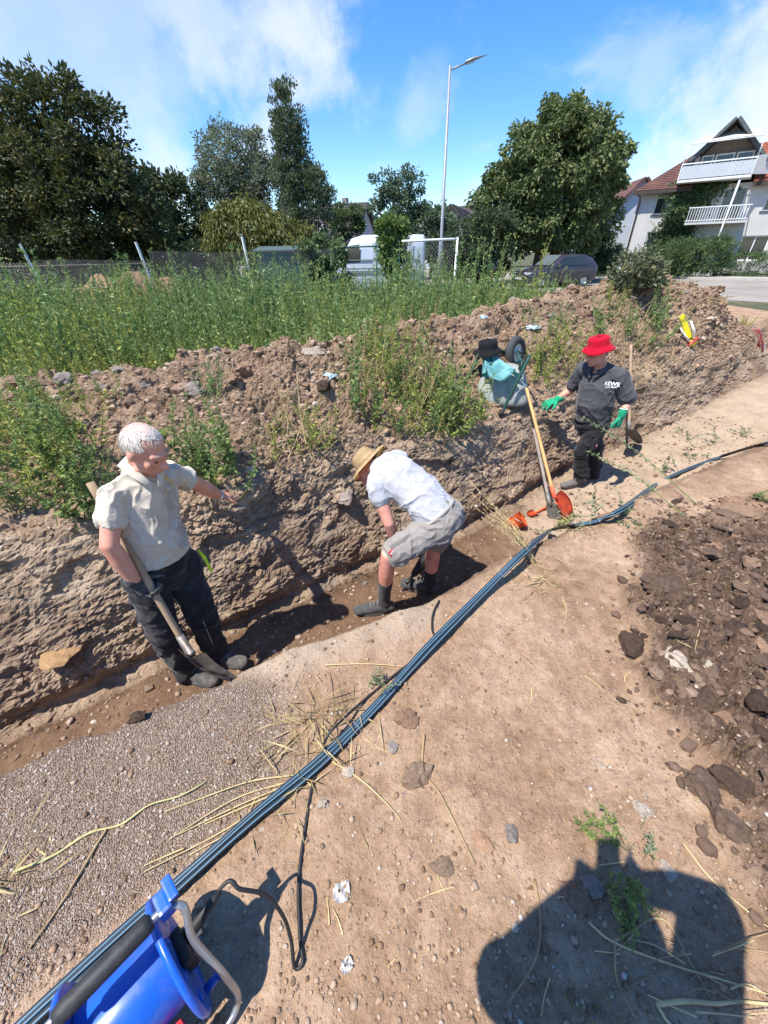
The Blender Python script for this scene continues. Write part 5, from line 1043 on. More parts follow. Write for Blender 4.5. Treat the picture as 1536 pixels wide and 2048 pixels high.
    def straw(t, b, tc, o):
        w = t.n('ShaderNodeTexWave'); t.link(tc, w.inputs[0]); w.inputs['Scale'].default_value = 55; w.inputs['Distortion'].default_value = 2; n = t.noise(tc, 60, 4)
        t.link(t.ramp(t.math('MULTIPLY', t.math('ADD', w.outputs['Fac'], n), .5), [(.25, (.48, .34, .16)), (.7, (.76, .58, .33))]), b.inputs['Base Color'])
        bn = t.n('ShaderNodeBump'); bn.inputs['Strength'].default_value = .5; bn.inputs['Distance'].default_value = .003; t.link(w.outputs['Fac'], bn.inputs['Height']); t.link(bn.outputs[0], b.inputs['Normal'])
    ht = link('straw_hat', bmmesh('straw_hat', bm, True), mat('plaited_straw', rough=.8, fn=straw), e)
    bm = bmesh.new(); lathe(bm, [(.1025, .014), (.1035, .02), (.1015, .034), (.1, .036)], 36, c, R); link('hat_band', bmmesh('hat_band', bm, True), mat('dark_straw'), ht)
    # power tool
    a, b_ = aty(815, 1166, 2.38), aty(852, 1116, 2.44); t = (b_-a).normalized(); tl = empty('demolition_hammer', a, 'black corded power tool in the bending man\'s gloved hands', 'power tool'); M_bk = mat('black_tool_plastic', (.018, .018, .02), .45)
    bm = bmesh.new(); limb(bm, [a+t*.1, a+t*.22, mid(a, b_, .85), b_+t*.02], [.03, .042, .045, .04]); limb(bm, [b_, b_+V((.05, .02, -.02)), b_+V((.06, .02, -.1))], [.02, .02, .02]); solid('housing', bm, .006, 2, M_bk, tl)
    tube_obj('chisel', [a-t*.14, a-t*.06, a+t*.12], [.006, .011, .011], mat('tool_steel', (.3, .3, .31), .35, .9), tl); tube_obj('side_handle', [mid(a, b_, .3), mid(a, b_, .3)-r*.11+V((0, 0, .01))], [.014, .017], M_bk, tl)
    wr = spline([b_+V((.06, .02, -.1)), aty(868, 1110, 2.42), aty(872, 1135, 2.42), aty(858, 1168, 2.4), hit(836, 1182)[0]+V((0, 0, .01)), hit(815, 1168)[0]+V((0, 0, .01))], 6); tube_obj('power_lead', wr, .005, mat('black_rubber_cable', (.02, .02, .021), .55), tl, 7)
man_two()
def man_three():
    V = Vector; e = empty('person', (2.3, 4.05, -.7), 'man in red bucket hat, grey polo and green gloves standing by the wheelbarrow', 'person')
    f = V((-.78, -.62, 0)).normalized(); r = f.cross(V((0, 0, 1)))
    pel = V((2.29, 4.08, .12)); J = dict(lhip=pel-r*.095-V((0, 0, .03)), rhip=pel+r*.095-V((0, 0, .03)), lkn=aty(1162, 902, 4.02), lank=aty(1160, 955, 4.06), rkn=aty(1192, 895, 4.2), rank=aty(1186, 945, 4.22))
    wst = V((2.275, 4.08, .30)); cst = V((2.26, 4.09, .47)); shc = V((2.245, 4.1, .615)); nk = V((2.215, 4.09, .675)); hc = V((2.135, 4.06, .80))
    ls, rs = shc-r*.185-V((0, 0, .01)), shc+r*.185-V((0, 0, .01)); le, lw = aty(1257, 802, 3.90), aty(1243, 832, 3.80); re, rw = aty(1144, 778, 4.36), aty(1114, 799, 4.33)
    hd = (aty(1080, 813, 4.3)-rw).normalized()
    B = basis((-.93, -.28, -.2), (-.12, 0, 1)); bm = bmesh.new(); p = head(bm, hc, B, 1.0); limb(bm, [nk-V((0, 0, .06)), nk, hc-B[2]*.04-B[1]*.02], [.07, .062, .058])
    torso(bm, f, [pel-V((0, 0, .1)), pel, wst, cst, shc, nk], [.14, .155, .155, .165, .15, .055], [.11, .125, .14, .13, .095, .055])
    limb(bm, [ls, mid(ls, le), le, mid(le, lw, .35), lw], [.055, .05, .044, .045, .031]); limb(bm, [rs, mid(rs, re), re, mid(re, rw, .35), rw], [.055, .05, .044, .045, .031]); limb(bm, [rs, shc, ls], [.06, .075, .06])
    for s in 'rl': legs(bm, J, .88, s, LG)
    dl = V((-.03, -.06, -1)).normalized()
    solid('body', bm, .0082, 2, S_c, e)
    M_pg = cloth('dark_grey_polo', (.068, .068, .075), (.045, .045, .05), 5, .4)
    bm = bmesh.new(); torso(bm, f, [pel-V((0, 0, .02)), pel+V((0, 0, .05)), wst+f*.02, cst+f*.01, shc-V((0, 0, .03)), shc+V((0, 0, .02)), shc+V((-.02, 0, .045))], [.18, .182, .186, .19, .168, .125, .085], [.15, .162, .178, .158, .115, .09, .075])
    limb(bm, [ls+r*.06, ls, mid(ls, le, .5), mid(ls, le, .86)], [.084, .083, .083, .088]); limb(bm, [rs-r*.06, rs, mid(rs, re, .45), mid(rs, re, .75)], [.084, .082, .08, .082]); limb(bm, [rs, shc, ls], [.075, .09, .075])
    so_ = solid('polo_shirt', bm, .0065, 3, M_pg, e, folds(.0085, (.9, .9, .8), 6.5, 12))
    bm = bmesh.new(); c0 = nk+V((0, 0, .015))
    for k in (-1, 1): tube(bm, [c0-f*.075+V((0, 0, .0)), c0+r*k*.085-V((0, 0, .015)), c0+r*k*.07+f*.08-V((0, 0, .045)), c0+r*k*.016+f*.13-V((0, 0, .12))], [.024, .026, .024, .012], 8, flat=.22)
    link('collar', bmmesh('collar', bm, True), M_pg, so_)
    bm = bmesh.new(); torso(bm, f, [pel-V((0, 0, .15)), pel-V((0, 0, .06)), pel, pel+V((0, 0, .06))], [.15, .17, .172, .165], [.11, .135, .14, .13])
    for s in 'rl': legs(bm, J, 1.0, s, [.105, .1, .085, .08, .075]); limb(bm, [J[s+'ank']+V((0, 0, .12)), J[s+'ank']-V((0, 0, .03))], [.074, .078])
    tr = solid('trousers', bm, .0085, 3, cloth('black_work_trousers'), e, folds(.009, (.9, .9, 1.1), 6, 23))
    bm = bmesh.new(); q = mid(J['lhip'], J['lkn'], .6) - r*.09 + f*.03; R = Matrix((f, -r, V((0, 0, 1)))).transposed(); bbox(bm, q, (.12, .03, .13), R, .01); cp = link('cargo_pocket', bmmesh('cargo_pocket', bm), cloth('black_work_trousers'), tr)
    bm = bmesh.new(); bbox(bm, q-r*.018+V((0, 0, -.02)), (.028, .004, .028), R, .002); link('badge', bmmesh('badge', bm), mat('red_badge', (.55, .03, .04), .7), tr)
    bm = bmesh.new(); bbox(bm, q-r*.0215+V((0, 0, -.02)), (.006, .003, .018), R); bbox(bm, q-r*.0217+V((0, 0, -.018)), (.014, .003, .006), R); link('emblem', bmmesh('emblem', bm), M_white, tr)
    # chest lettering
    bv = BVHTree.FromPolygons([v.co[:] for v in so_.data.vertices], [tuple(pp.vertices) for pp in so_.data.polygons])
    nd = (f*.8 - r*.6).normalized(); tx = V((0, 0, 1)).cross(nd).normalized(); ctr = cst + V((0, 0, .055)) - r*.085
    for txt, size, dz, nm in (('REWE', .034, 0, 'chest_logo'), ('Dein Markt', .017, -.02, 'chest_logo_line')):
        c = bpy.data.curves.new('t', 'FONT'); c.body = txt; c.size = size*1.5; c.align_x = 'CENTER'; c.extrude = 0; c.offset = .0011 if txt == 'REWE' else .0004; c.resolution_u = 3
        to = bpy.data.objects.new('t', c); COL.objects.link(to); dg = bpy.context.evaluated_depsgraph_get(); me = bpy.data.meshes.new_from_object(to.evaluated_get(dg)); bpy.data.objects.remove(to); bpy.data.curves.remove(c)
        rows3 = []
        for v in me.vertices:
            o = ctr + tx*v.co.x + V((0, 0, v.co.y+dz)); h = bv.ray_cast(o + nd*.5, -nd); rows3.append((v.co.x, v.co.y, (h[0]-o).dot(nd) if h[0] else 0.))
        Q = np.array(rows3); Am = np.c_[np.ones(len(Q)), Q[:, 0], Q[:, 1], Q[:, 0]**2]; sol = np.linalg.lstsq(Am, Q[:, 2], rcond=None)[0]; fit = Am @ sol; top = float((Q[:, 2]-fit).max()) + .0025
        for v, z_ in zip(me.vertices, fit): v.co = ctr + tx*v.co.x + V((0, 0, v.co.y+dz)) + nd*(float(z_)+top)
        me.name = nm; link(nm, me, mat('white_print', (.8, .8, .8), .8, var=.02), so_)
    # bucket hat, hair, glasses
    hu = (B[2] + B[1]*.02).normalized(); R = hu.to_track_quat('Z', 'Y').to_matrix(); c = hc + B[2]*.03 - B[1]*.01; bm = bmesh.new()
    lathe(bm, [(.148, .0), (.15, .004), (.135, .02), (.104, .05), (.1, .06), (.096, .1), (.09, .118), (.06, .124), (.001, .124)], 40, c, R)
    for v in bm.verts:
        l = R.inverted() @ (v.co-c); a = math.atan2(l.y, l.x); v.co += R @ V((0, 0, .006*math.sin(a*3+1)*(1 if l.z < .03 else .2))) + V((.003*math.sin(a*7), .003*math.cos(a*5), 0))
    bmesh.ops.solidify(bm, geom=bm.faces[:], thickness=.004); hm = cloth('red_cotton', (.74, .01, .045)); ht = link('bucket_hat', bmmesh('bucket_hat', bm, True), hm, e)
    bm = bmesh.new(); rr = random.Random(9)
    for k in range(500):
        a = rr.uniform(0, 2*pi); el = rr.uniform(-.55, .3); d = B[0]*math.cos(a)*math.cos(el) + B[1]*math.sin(a)*math.cos(el) + B[2]*math.sin(el)
        if d.dot(B[1]) > -.05 and not (abs(d.dot(B[0])) > .93 and d.dot(B[2]) > 0): continue
        q = hc + B[2]*.032 - B[1]*.014 + B[0]*d.dot(B[0])*.077 + B[1]*d.dot(B[1])*.097 + B[2]*d.dot(B[2])*.093; tube(bm, [q-d*.002, q-B[2]*.015+d*.005, q-B[2]*.028+d*.003], [.0025, .002, .001], 3, caps=False)
    tag(link('hair', bmmesh('hair', bm), mat('grey_hair', (.3, .28, .26), .6), e), kind='stuff')
    bm = bmesh.new(); prev = None
    for k in (-1, 1): tube(bm, [p(k*.034 + .021*math.cos(a*pi/8), .098-.004*abs(math.cos(a*pi/8)), .006+.016*math.sin(a*pi/8)) for a in range(17)], .0022, 5, caps=False)
    tube(bm, [p(-.013, .1, .01), p(0, .106, .013), p(.013, .1, .01)], .002, 5)
    for k in (-1, 1): tube(bm, [p(k*.055, .093, .012), p(k*.079, .03, .014), p(k*.08, -.01, .012)], .002, 5)
    gl = link('glasses', bmmesh('glasses', bm), mat('dark_spectacle_frame', (.06, .05, .05), .4), e)
    for k in (-1, 1):
        bm = bmesh.new(); ell(bm, p(k*.031, .084, .006), (.009, .006, .006), B, 2); link('eye', bmmesh('eye', bm, True), mat('eye_dark', (.05, .04, .04), .2), e)
    M_gg = cloth('green_work_glove', (.012, .30, .15), (.01, .2, .1), 20, .4)
    bm = bmesh.new(); hand(bm, lw, dl, V((.5, -.8, 0)), 1, .55, 1.02, .06, 1.3); limb(bm, [lw-dl*.05, lw], [.041, .039]); solid('glove', bm, .0055, 2, M_gg, e)
    bm = bmesh.new(); hand(bm, rw, hd, V((-.2, -.3, 1)), -1, .22, 1.15, .3, 1.15); limb(bm, [rw-hd*.05, rw], [.041, .039]); solid('glove', bm, .0055, 2, M_gg, e)
    for w_, d_ in ((lw, dl), (rw, hd)):
        bm = bmesh.new(); ringband(bm, w_-d_*.075, d_, .036, .008, .003); link('glove_cuff', bmmesh('glove_cuff', bm, True), mat('white_print'), e)
    for s in 'rl': shoe(e, J[s+'ank'], V((-.95, -.3, 0)), .3, cloth('grey_brown_shoe', (.13, .12, .11), (.24, .2, .17), 14, .5, .8), gz(J[s+'ank'].x-.08, J[s+'ank'].y)+.003)
man_three()
def photographer():
    """stands behind the lens with the phone raised; the photograph shows only this shadow"""
    V = Vector; e = empty('person', (0, -.5, 0), 'photographer holding up a phone, seen only as the shadow on the bare soil', 'person')
    k = V((SUN.x/SUN.z, SUN.y/SUN.z, 0)); up = lambda g, z: V((g.x, g.y, 0)) + k*z + V((0, 0, z))
    le = up(atz(1000, 1950, 0), 1.18); re = up(atz(1425, 1790, 0), 1.33); ls, rs = V((-.2, -.24, 1.38)), V((.22, -.26, 1.38)); lh, rh = V((-.065, -.085, 1.58)), V((.085, -.085, 1.58))
    f = V((.1, 1, 0)).normalized(); J = dict(lhip=V((-.1, -.5, .88)), rhip=V((.1, -.5, .88)), lkn=V((-.11, -.48, .48)), rkn=V((.11, -.48, .48)), lank=V((-.12, -.52, .09)), rank=V((.12, -.52, .09)))
    bm = bmesh.new(); hc = V((.01, -.2, 1.585)); B = basis((0, 1, -.3), (0, 0, 1)); head(bm, hc, B); limb(bm, [V((0, -.25, 1.38)), V((0, -.24, 1.46)), hc], [.07, .06, .055])
    torso(bm, f, [V((0, -.5, .8)), V((0, -.5, .92)), V((0, -.47, 1.1)), V((0, -.31, 1.25)), V((0, -.23, 1.4)), V((0, -.23, 1.44))], [.16, .18, .18, .2, .19, .07], [.12, .14, .14, .14, .11, .06])
    for a, b, c in ((ls, le, lh), (rs, re, rh)): limb(bm, [a, mid(a, b), b, mid(b, c, .4), c], [.07, .068, .06, .055, .045])
    limb(bm, [ls, V((0, -.23, 1.42)), rs], [.07, .09, .07])
    hand(bm, lh-V((0, 0, .02)), V((.12, .05, .95)), V((-.8, -.3, .2)), -1, .35, 1.0, th=1.1); hand(bm, rh-V((0, 0, .02)), V((-.12, .05, .95)), V((.8, -.3, .2)), 1, .35, 1.0, th=1.1)
    for s in 'rl': legs(bm, J, 1, s, LG); limb(bm, [J[s+'ank']-V((0, 0, .04)), J[s+'ank']+V((0, .14, -.055))], [.042, .036])
    solid('body', bm, .022, 2, S_c, e)
    bm = bmesh.new(); torso(bm, f, [V((0, -.5, .9)), V((0, -.48, 1.05)), V((0, -.31, 1.25)), V((0, -.23, 1.4)), V((0, -.23, 1.46))], [.21, .22, .24, .22, .09], [.165, .165, .17, .135, .08])
    for a, b in ((ls, le), (rs, re)): limb(bm, [a, mid(a, b, .5), mid(a, b, .85)], [.085, .085, .085])
    solid('shirt', bm, .02, 3, cloth('blue_shirt', (.1, .14, .22)), e)
    bm = bmesh.new(); torso(bm, f, [V((0, -.5, .76)), V((0, -.5, .85)), V((0, -.5, .98))], [.15, .19, .185], [.11, .145, .14])
    for s in 'rl': legs(bm, J, 1, s, [.11, .1, .085, .08, .075])
    solid('trousers', bm, .02, 3, cloth('blue_jeans', (.06, .08, .13)), e)
    for s in 'rl': shoe(e, J[s+'ank'], V((0, 1, 0)), .29, M_shoe, gz(J[s+'ank'].x, J[s+'ank'].y)+.003)
    ph = empty('phone', (0, -.03, 1.6), 'dark phone held up by the photographer, cut into the shadow on the soil', 'phone')
    bm = bmesh.new(); bbox(bm, (.01, -.036, 1.625), (.075, .009, .15), cam_R, .003); link('case', bmmesh('case', bm), mat('phone_black', (.02, .02, .022), .3), ph)
cam_R = Matrix.Rotation(-PT, 3, 'X')
photographer()
# ------------------------------------------------------------------ tools and gear
def V3(*a): return Vector(a)
Z = Vector((0, 0, 1))
M_black = mat('black_rubber_cable', (.02, .02, .021), .55); M_green = mat('dark_green_tube', (.012, .06, .045), .45, var=.2); M_tray = mat('zinc_tray', (.56, .6, .57), .55, .1, var=.2, scale=7)
M_orange = mat('orange_red_paint', (.72, .12, .055), .6, var=.25, scale=14); M_beech = mat('beech_handle', (.58, .33, .13), .6, var=.15, scale=10); M_grey = mat('grey_weathered_wood', (.28, .24, .21), .85, var=.25, scale=12)
def shovel(label, A, B, tip, hm, bm_mat, w=.11, scoop=.04, name='shovel', rad=.017, roll=0, pointed=.6):
    s = empty(name, B, label, 'shovel'); d = (B-A).normalized(); bd = (tip-B).normalized(); L = (tip-B).length
    tube_obj('shaft', spline([A, A.lerp(B, .4), B], 5), rad, hm, s, 10)
    bm = bmesh.new(); tube(bm, [B-d*.1, B, B+bd*.05], [rad*1.2, rad*1.35, rad*.9], 10); link('socket', bmmesh('socket', bm, True), bm_mat, s)
    side = bd.cross(Z).normalized(); side = Matrix.Rotation(roll, 3, bd) @ side; nb = side.cross(bd).normalized(); bm = bmesh.new(); R_ = []
    for i in range(9):
        t = i/8; ww = w*(.72+.28*min(1, t*3))*(1-pointed*max(0, t-.55)**2*4); R_.append([bm.verts.new(B + bd*(.02+(L-.02)*t) + side*ww*x + nb*(scoop*(abs(x)**1.6)*(1-.5*t)-.01)) for x in (-1, -.7, -.35, 0, .35, .7, 1)])
    for a, b in zip(R_, R_[1:]):
        for k in range(6): bm.faces.new((a[k], a[k+1], b[k+1], b[k]))
    bmesh.ops.solidify(bm, geom=bm.faces[:], thickness=.003); link('blade', bmmesh('blade', bm, True), bm_mat, s); return s
def shovels():
    g = hit(1135, 1030)[0]; shovel('orange scoop shovel with long beech handle leaning on the trench wall', aty(1053, 777, 4.25), aty(1108, 992, 3.45), g+V3(.02, -.02, .015), M_beech, M_orange, .13, .05, roll=.5)
    g = hit(1113, 1040)[0]; shovel('narrow grey spade with weathered handle beside the orange shovel', aty(1068, 858, 4.0), aty(1098, 1003, 3.45), g+V3(0, 0, .012), M_grey, mat('grey_spade_steel', (.2, .185, .17), .6, .4, var=.3), .06, .02, name='spade', roll=.9, pointed=.3)
    g = hit(1275, 888)[0]; shovel('shovel with pale wooden handle leaning on the bank behind the red hat man', aty(1262, 690, 5.05), aty(1258, 858, 4.55), g+V3(0, 0, .015), mat('pale_handle', (.36, .25, .16), .8, var=.2), mat('grey_spade_steel'), .09, .03)
shovels()
def rrect(bm, c, a, b, n, hw, hl, rad, k=6):
    out = []
    for sx, sy, a0 in ((1, 1, 0), (-1, 1, pi/2), (-1, -1, pi), (1, -1, 1.5*pi)):
        for i in range(k+1):
            t = a0 + pi/2*i/k; out.append(bm.verts.new(c + a*(sx*(hw-rad)+rad*math.cos(t)) + b*(sy*(hl-rad)+rad*math.sin(t))))
    return out
def wheelbarrow():
    g, n = hit(1003, 792); C = g + V3(.02, .12, .02); d = V3(.22, .95, .25).normalized(); s = d.cross(Z).normalized(); n = s.cross(d).normalized()
    e = empty('wheelbarrow', g, 'upturned wheelbarrow with grey tray and green handles lying on the bank', 'wheelbarrow')
    bm = bmesh.new(); rings = []
    for h, hw, hl, off in ((0, .3, .3, 0), (.01, .305, .305, 0), (.05, .285, .29, 0), (.13, .26, .26, .01), (.2, .225, .215, .03), (.235, .19, .18, .04), (.245, .14, .13, .04)): rings.append(rrect(bm, C + n*h + d*off, s, d, n, hw, hl, .13))
    for a, b in zip(rings, rings[1:]):
        for k in range(len(a)): bm.faces.new((a[k], a[(k+1) % len(a)], b[(k+1) % len(a)], b[k]))
    bm.faces.new(rings[-1]); bmesh.ops.solidify(bm, geom=bm.faces[:], thickness=.004)
    link('tray', bmmesh('tray', bm, True), M_tray, e)
    ax = aty(1031, 706, C.y+.42)
    for k, (A, B) in ((1, (aty(1060, 712, hit(1000, 836)[0].y+.14), hit(1000, 836)[0] + Z*.02)), (-1, (C - s*.3 + d*.15 + n*.34, aty(915, 812, C.y-.1)))):
        m = C + s*k*.2 + d*.1 + n*.28
        tube_obj('handle', spline([B, B.lerp(A, .5)+n*.02, A], 6), .0165, M_green, e, 10)
        tube_obj('frame', spline([A, A.lerp(m, .5) + Z*.03, m, C + d*.3 + s*k*.13 + n*.33, ax + s*k*.06], 6), .0155, M_green, e, 10)
        tube_obj('grip', [B, B.lerp(A, .12)], .02, M_black, e, 10)
    for k in (-1, 1): tube_obj('leg', spline([C + s*k*.16 - d*.1 + n*.24, C + s*k*.16 - d*.13 + n*.37, C + s*k*.16 - d*.03 + n*.4, C + s*k*.16 + d*.06 + n*.25], 5), .012, M_green, e, 8)
    axd = (s*.8 + n*.25 - d*.45).normalized(); R = axd.to_track_quat('Z', 'Y').to_matrix(); bm = bmesh.new()
    lathe(bm, [(.105, -.035), (.13, -.046), (.17, -.044), (.19, -.02), (.193, 0), (.19, .02), (.17, .044), (.13, .046), (.105, .035), (.105, -.035)], 36, ax, R); w = link('wheel', bmmesh('wheel', bm, True), mat('grey_tyre', (.05, .053, .055), .85, var=.2, bump=.4), e)
    bm = bmesh.new(); lathe(bm, [(.012, -.05), (.03, -.05), (.035, -.01), (.1, -.02), (.107, -.034), (.107, .034), (.1, .02), (.035, .01), (.03, .05), (.012, .05)], 28, ax, R); link('rim', bmmesh('rim', bm, True), M_tray, w)
    # towel over the tray, hat on top
    top = aty(978, 706, C.y-.02); bm = bmesh.new(); rings = []; rr = random.Random(3); K = 44
    base = aty(993, 746, C.y-.22)
    for i in range(12):
        t = i/11; c = top.lerp(base, t) + V3(.05*t*t, -.03*t, 0); rad = .055+.1*t**1.2; ring = []
        for k in range(K):
            a = 2*pi*k/K; wv = 1+.22*t*math.sin(a*5+1.3)+.12*t*math.sin(a*9+t*3)+.1*t*math.sin(a*2+.5); ring.append(bm.verts.new(c + V3(math.cos(a)*rad*wv*1.15, math.sin(a)*rad*wv*.75, -.05*t*math.sin(a*3+.8)*1.2)))
        rings.append(ring)
    for a, b in zip(rings, rings[1:]):
        for k in range(K): bm.faces.new((a[k], a[(k+1) % K], b[(k+1) % K], b[k]))
    bm.faces.new(rings[0]); bmesh.ops.solidify(bm, geom=bm.faces[:], thickness=.004)
    def tw(t, b, tc, o): t.link(t.mix(t.ss(t.noise(tc, 11, 3, .5), .42, .58), (.16, .45, .47), (.30, .62, .63)), b.inputs['Base Color'])
    tag(link('towel', bmmesh('towel', bm, True), mat('turquoise_towel', rough=.95, fn=tw)), 'turquoise towel draped over the upturned wheelbarrow tray', 'towel')
    c = aty(976, 700, C.y-.02); hu = V3(-.12, -.05, 1).normalized(); R = hu.to_track_quat('Z', 'Y').to_matrix(); bm = bmesh.new(); lathe(bm, [(.155, -.03), (.157, -.026), (.135, -.005), (.108, .02), (.105, .03), (.1, .075), (.088, .098), (.05, .106), (.001, .104)], 40, c, R)
    for v in bm.verts: l = R.inverted() @ (v.co-c); a = math.atan2(l.y, l.x); v.co += R @ V3(0, 0, .008*math.sin(a*2+.6)*(1 if l.z < .01 else .2))
    bmesh.ops.solidify(bm, geom=bm.faces[:], thickness=.004)
    tag(link('bucket_hat', bmmesh('bucket_hat', bm, True), mat('black_cotton', (.022, .023, .028), .9, bump=.3)), 'black bucket hat lying on the turquoise towel', 'hat')
    tag(tube_obj('lath', [aty(1048, 716, 5.3), aty(1092, 718, 5.25)], .03, mat('yellow_paint', (.8, .55, .02), .6), None, 4, False), 'yellow wooden lath lying in weeds behind the wheelbarrow wheel', 'lath')
wheelbarrow()
def pipes():
    pix = [(-230, 2330), (60, 2052), (330, 1800), (500, 1648), (640, 1530), (760, 1410), (870, 1290), (980, 1182), (1060, 1108), (1098, 1072), (1140, 1056), (1195, 1046), (1250, 1024), (1300, 982), (1350, 955), (1440, 920), (1536, 893), (1680, 855), (1900, 800)]
    pts = []
    for u, v in pix:
        if v > 2048: p = atz(u, v, .02)
        else: p = hit(u, v)[0]
        p = Vector((p.x, p.y, max(p.z, gz(p.x, p.y)))); pts.append(p)
    pts = [p + Z*.021 for p in pts]
    for i, z in ((7, .05), (8, .09), (9, .08), (6, .02)): pts[i] = pts[i] + Z*z*.6
    for i in range(12, len(pts)): pts[i] = pts[i] + Z*.03
    C = spline(pts, 10); e = empty('pipe_bundle', C[20], 'long bundle of black water pipes with blue stripes lying beside the trench', 'pipes')
    def striped(t, b, tc, o): b.inputs['Base Color'].default_value = (.025, .025, .028, 1)
    Mb = mat('black_pipe_plastic', rough=.42, fn=striped); Ms = mat('blue_pipe_stripe', (.10, .22, .32), .45, var=.1)
    offs = [(-.0165, -.001), (-.0015, .007), (.014, .0025), (.0, -.0095)]; n = 14
    for j, (ox, oz) in enumerate(offs):
        bm = bmesh.new(); rings = []; m = len(C)
        for i, p in enumerate(C):
            t = (C[min(i+1, m-1)]-C[max(0, i-1)]).normalized(); s = t.cross(Z).normalized(); u = s.cross(t); tw = .35*math.sin(i*.045)+.2*j
            c = p + s*(ox*math.cos(tw*.3)+.002*math.sin(i*.3+j)) + u*(oz+.0+.002*math.sin(i*.21+2*j)); rings.append([bm.verts.new(c + (s*math.cos(2*pi*k/n) + u*math.sin(2*pi*k/n))*.0078) for k in range(n)])
        for a, b in zip(rings, rings[1:]):
            for k in range(n):
                f = bm.faces.new((a[k], a[(k+1) % n], b[(k+1) % n], b[k])); f.material_index = 1 if k in (2, 5) else 0; f.smooth = True
        bm.faces.new(rings[0][::-1]); bm.faces.new(rings[-1]); link('pipe', bmmesh('pipe', bm), [Mb, Ms], e)
    for i in (46, 72, 110):
        p = C[i]; t = (C[i+1]-C[i-1]).normalized(); bm = bmesh.new(); ringband(bm, p, t, .0265, .003, .001, .7, 20, Z); link('wire_tie', bmmesh('wire_tie', bm), M_galv, e)
    return C
PIPE = pipes()
def reel():
    h1, h2 = atz(312, 1832, .36), atz(108, 2040, .36); a = (h1-h2); a.z = 0; Lh = a.length; a.normalize(); s = a.cross(Z).normalized()
    E1 = atz(356, 1908, .17); E1.z = .17; E2 = E1 - a*.2; e = empty('cable_reel', (E1.x, E1.y, 0), 'blue plastic cable reel with black grip and steel frame at the lower left', 'cable reel')
    def bluefn(t, b, tc, o):
        n = t.noise(tc, 9, 5, .6); dust = t.ss(t.noise(tc, 5, 6, .7), .48, .75); t.link(t.mix(t.math('MULTIPLY', dust, .35), t.mix(n, (.008, .075, .42), (.014, .12, .58)), (.3, .24, .2)), b.inputs['Base Color'])
        t.link(t.math('ADD', .32, t.math('MULTIPLY', dust, .4)), b.inputs['Roughness'])
    M_blue = mat('blue_plastic', rough=.4, spec=.5, fn=bluefn); R = a.to_track_quat('Z', 'Y').to_matrix(); Bx = Matrix((a, s, Z)).transposed()
    for k, c in enumerate((E1, E2)):
        sg = 1 if k == 0 else -1; bm = bmesh.new(); lathe(bm, [(.02, .004*sg), (.05, .004*sg), (.06, .012*sg), (.118, .005*sg), (.142, .009*sg), (.146, .0), (.142, -.009*sg), (.118, -.006*sg), (.02, -.008*sg), (.02, .004*sg)], 48, c, R)
        for q in range(8): t_ = 2*pi*q/8; p0 = c + a*.007*sg + (s*math.cos(t_) + Z*math.sin(t_))*.062; p1 = c + a*.007*sg + (s*math.cos(t_) + Z*math.sin(t_))*.118; tube(bm, [p0, p1], .004, 6)
        link('flange', bmmesh('flange', bm, True), M_blue, e)
    bm = bmesh.new(); lathe(bm, [(.085, .008), (.088, .015), (.09, .1), (.088, .185), (.085, .193)], 40, E2, R); link('drum', bmmesh('drum', bm, True), M_blue, e)
    bm = bmesh.new(); g0 = h1 - a*.01; tube(bm, [h2, h2 + a*.015, g0 - a*.015, g0], [.016, .02, .02, .016], 16); link('grip', bmmesh('grip', bm, True), mat('black_grip', (.03, .03, .032), .6, var=.4, scale=30, bump=.2), e)
    tube_obj('steel_frame', spline([h1 - a*.03, h1 + a*.02 + s*.004, h1 + a*.05 + s*.03 - Z*.012, E1 + a*.05 + Z*.1 + s*.04, E1 + a*.06 + s*.115 - Z*.02, E1 + a*.05 + s*.15 - Z*.13, E1 - a*.03 + s*.16 - Z*.158, E1 - a*.28 + s*.16 - Z*.158], 7), .0085, M_galv, e, 12)
    tube_obj('steel_frame', spline([h2 + a*.02, h2 - a*.02 - Z*.004, h2 - a*.045 + s*.02 - Z*.03, E2 - a*.05 + Z*.07, E2 - a*.06 + s*.08 - Z*.07, E2 - a*.05 + s*.14 - Z*.155], 7), .0085, M_galv, e, 12)
    tube_obj('axle', [E2 - a*.05, E1 + a*.06], .01, M_galv, e, 10)
    bm = bmesh.new(); bbox(bm, h1 + a*.022 + Z*.004 - s*.004, (.03, .05, .045), Bx, .008); bbox(bm, h1 + a*.045 + Z*.02 - s*.016, (.022, .055, .014), Bx, .005); link('bracket', bmmesh('bracket', bm), M_blue, e)
    tube_obj('crank_knob', [E1 + a*.015 - Z*.03 + s*.1, E1 + a*.055 - Z*.03 + s*.1], .011, M_blue, e, 10)
    bm = bmesh.new(); bbox(bm, E1 + a*.022 + s*.02 + Z*.045, (.024, .08, .075), Bx, .008); link('socket_panel', bmmesh('socket_panel', bm), M_black, e)
    for q in (-1, 1): bm = bmesh.new(); bbox(bm, E1 + a*.036 + s*(.02+.02*q) + Z*.045, (.006, .03, .035), Bx, .002); link('socket_lid', bmmesh('socket_lid', bm), mat('grey_lid', (.1, .1, .11), .5), e)
    bm = bmesh.new(); bbox(bm, E2 + a*.12 + s*.12 - Z*.02, (.08, .04, .025), Bx, .01); link('red_clip', bmmesh('red_clip', bm), mat('red_plastic', (.6, .02, .03), .45), e)
    # extension cable
    pl = E1 + a*.045 + s*.01 + Z*.065; pd = (atz(418, 1812, .26)-pl).normalized(); air = [(480, 1778, .27), (530, 1790, .22), (565, 1830, .15), (582, 1880, .07)]; P = [pl, pl + pd*.12] + [atz(u, v, z) for u, v, z in air]
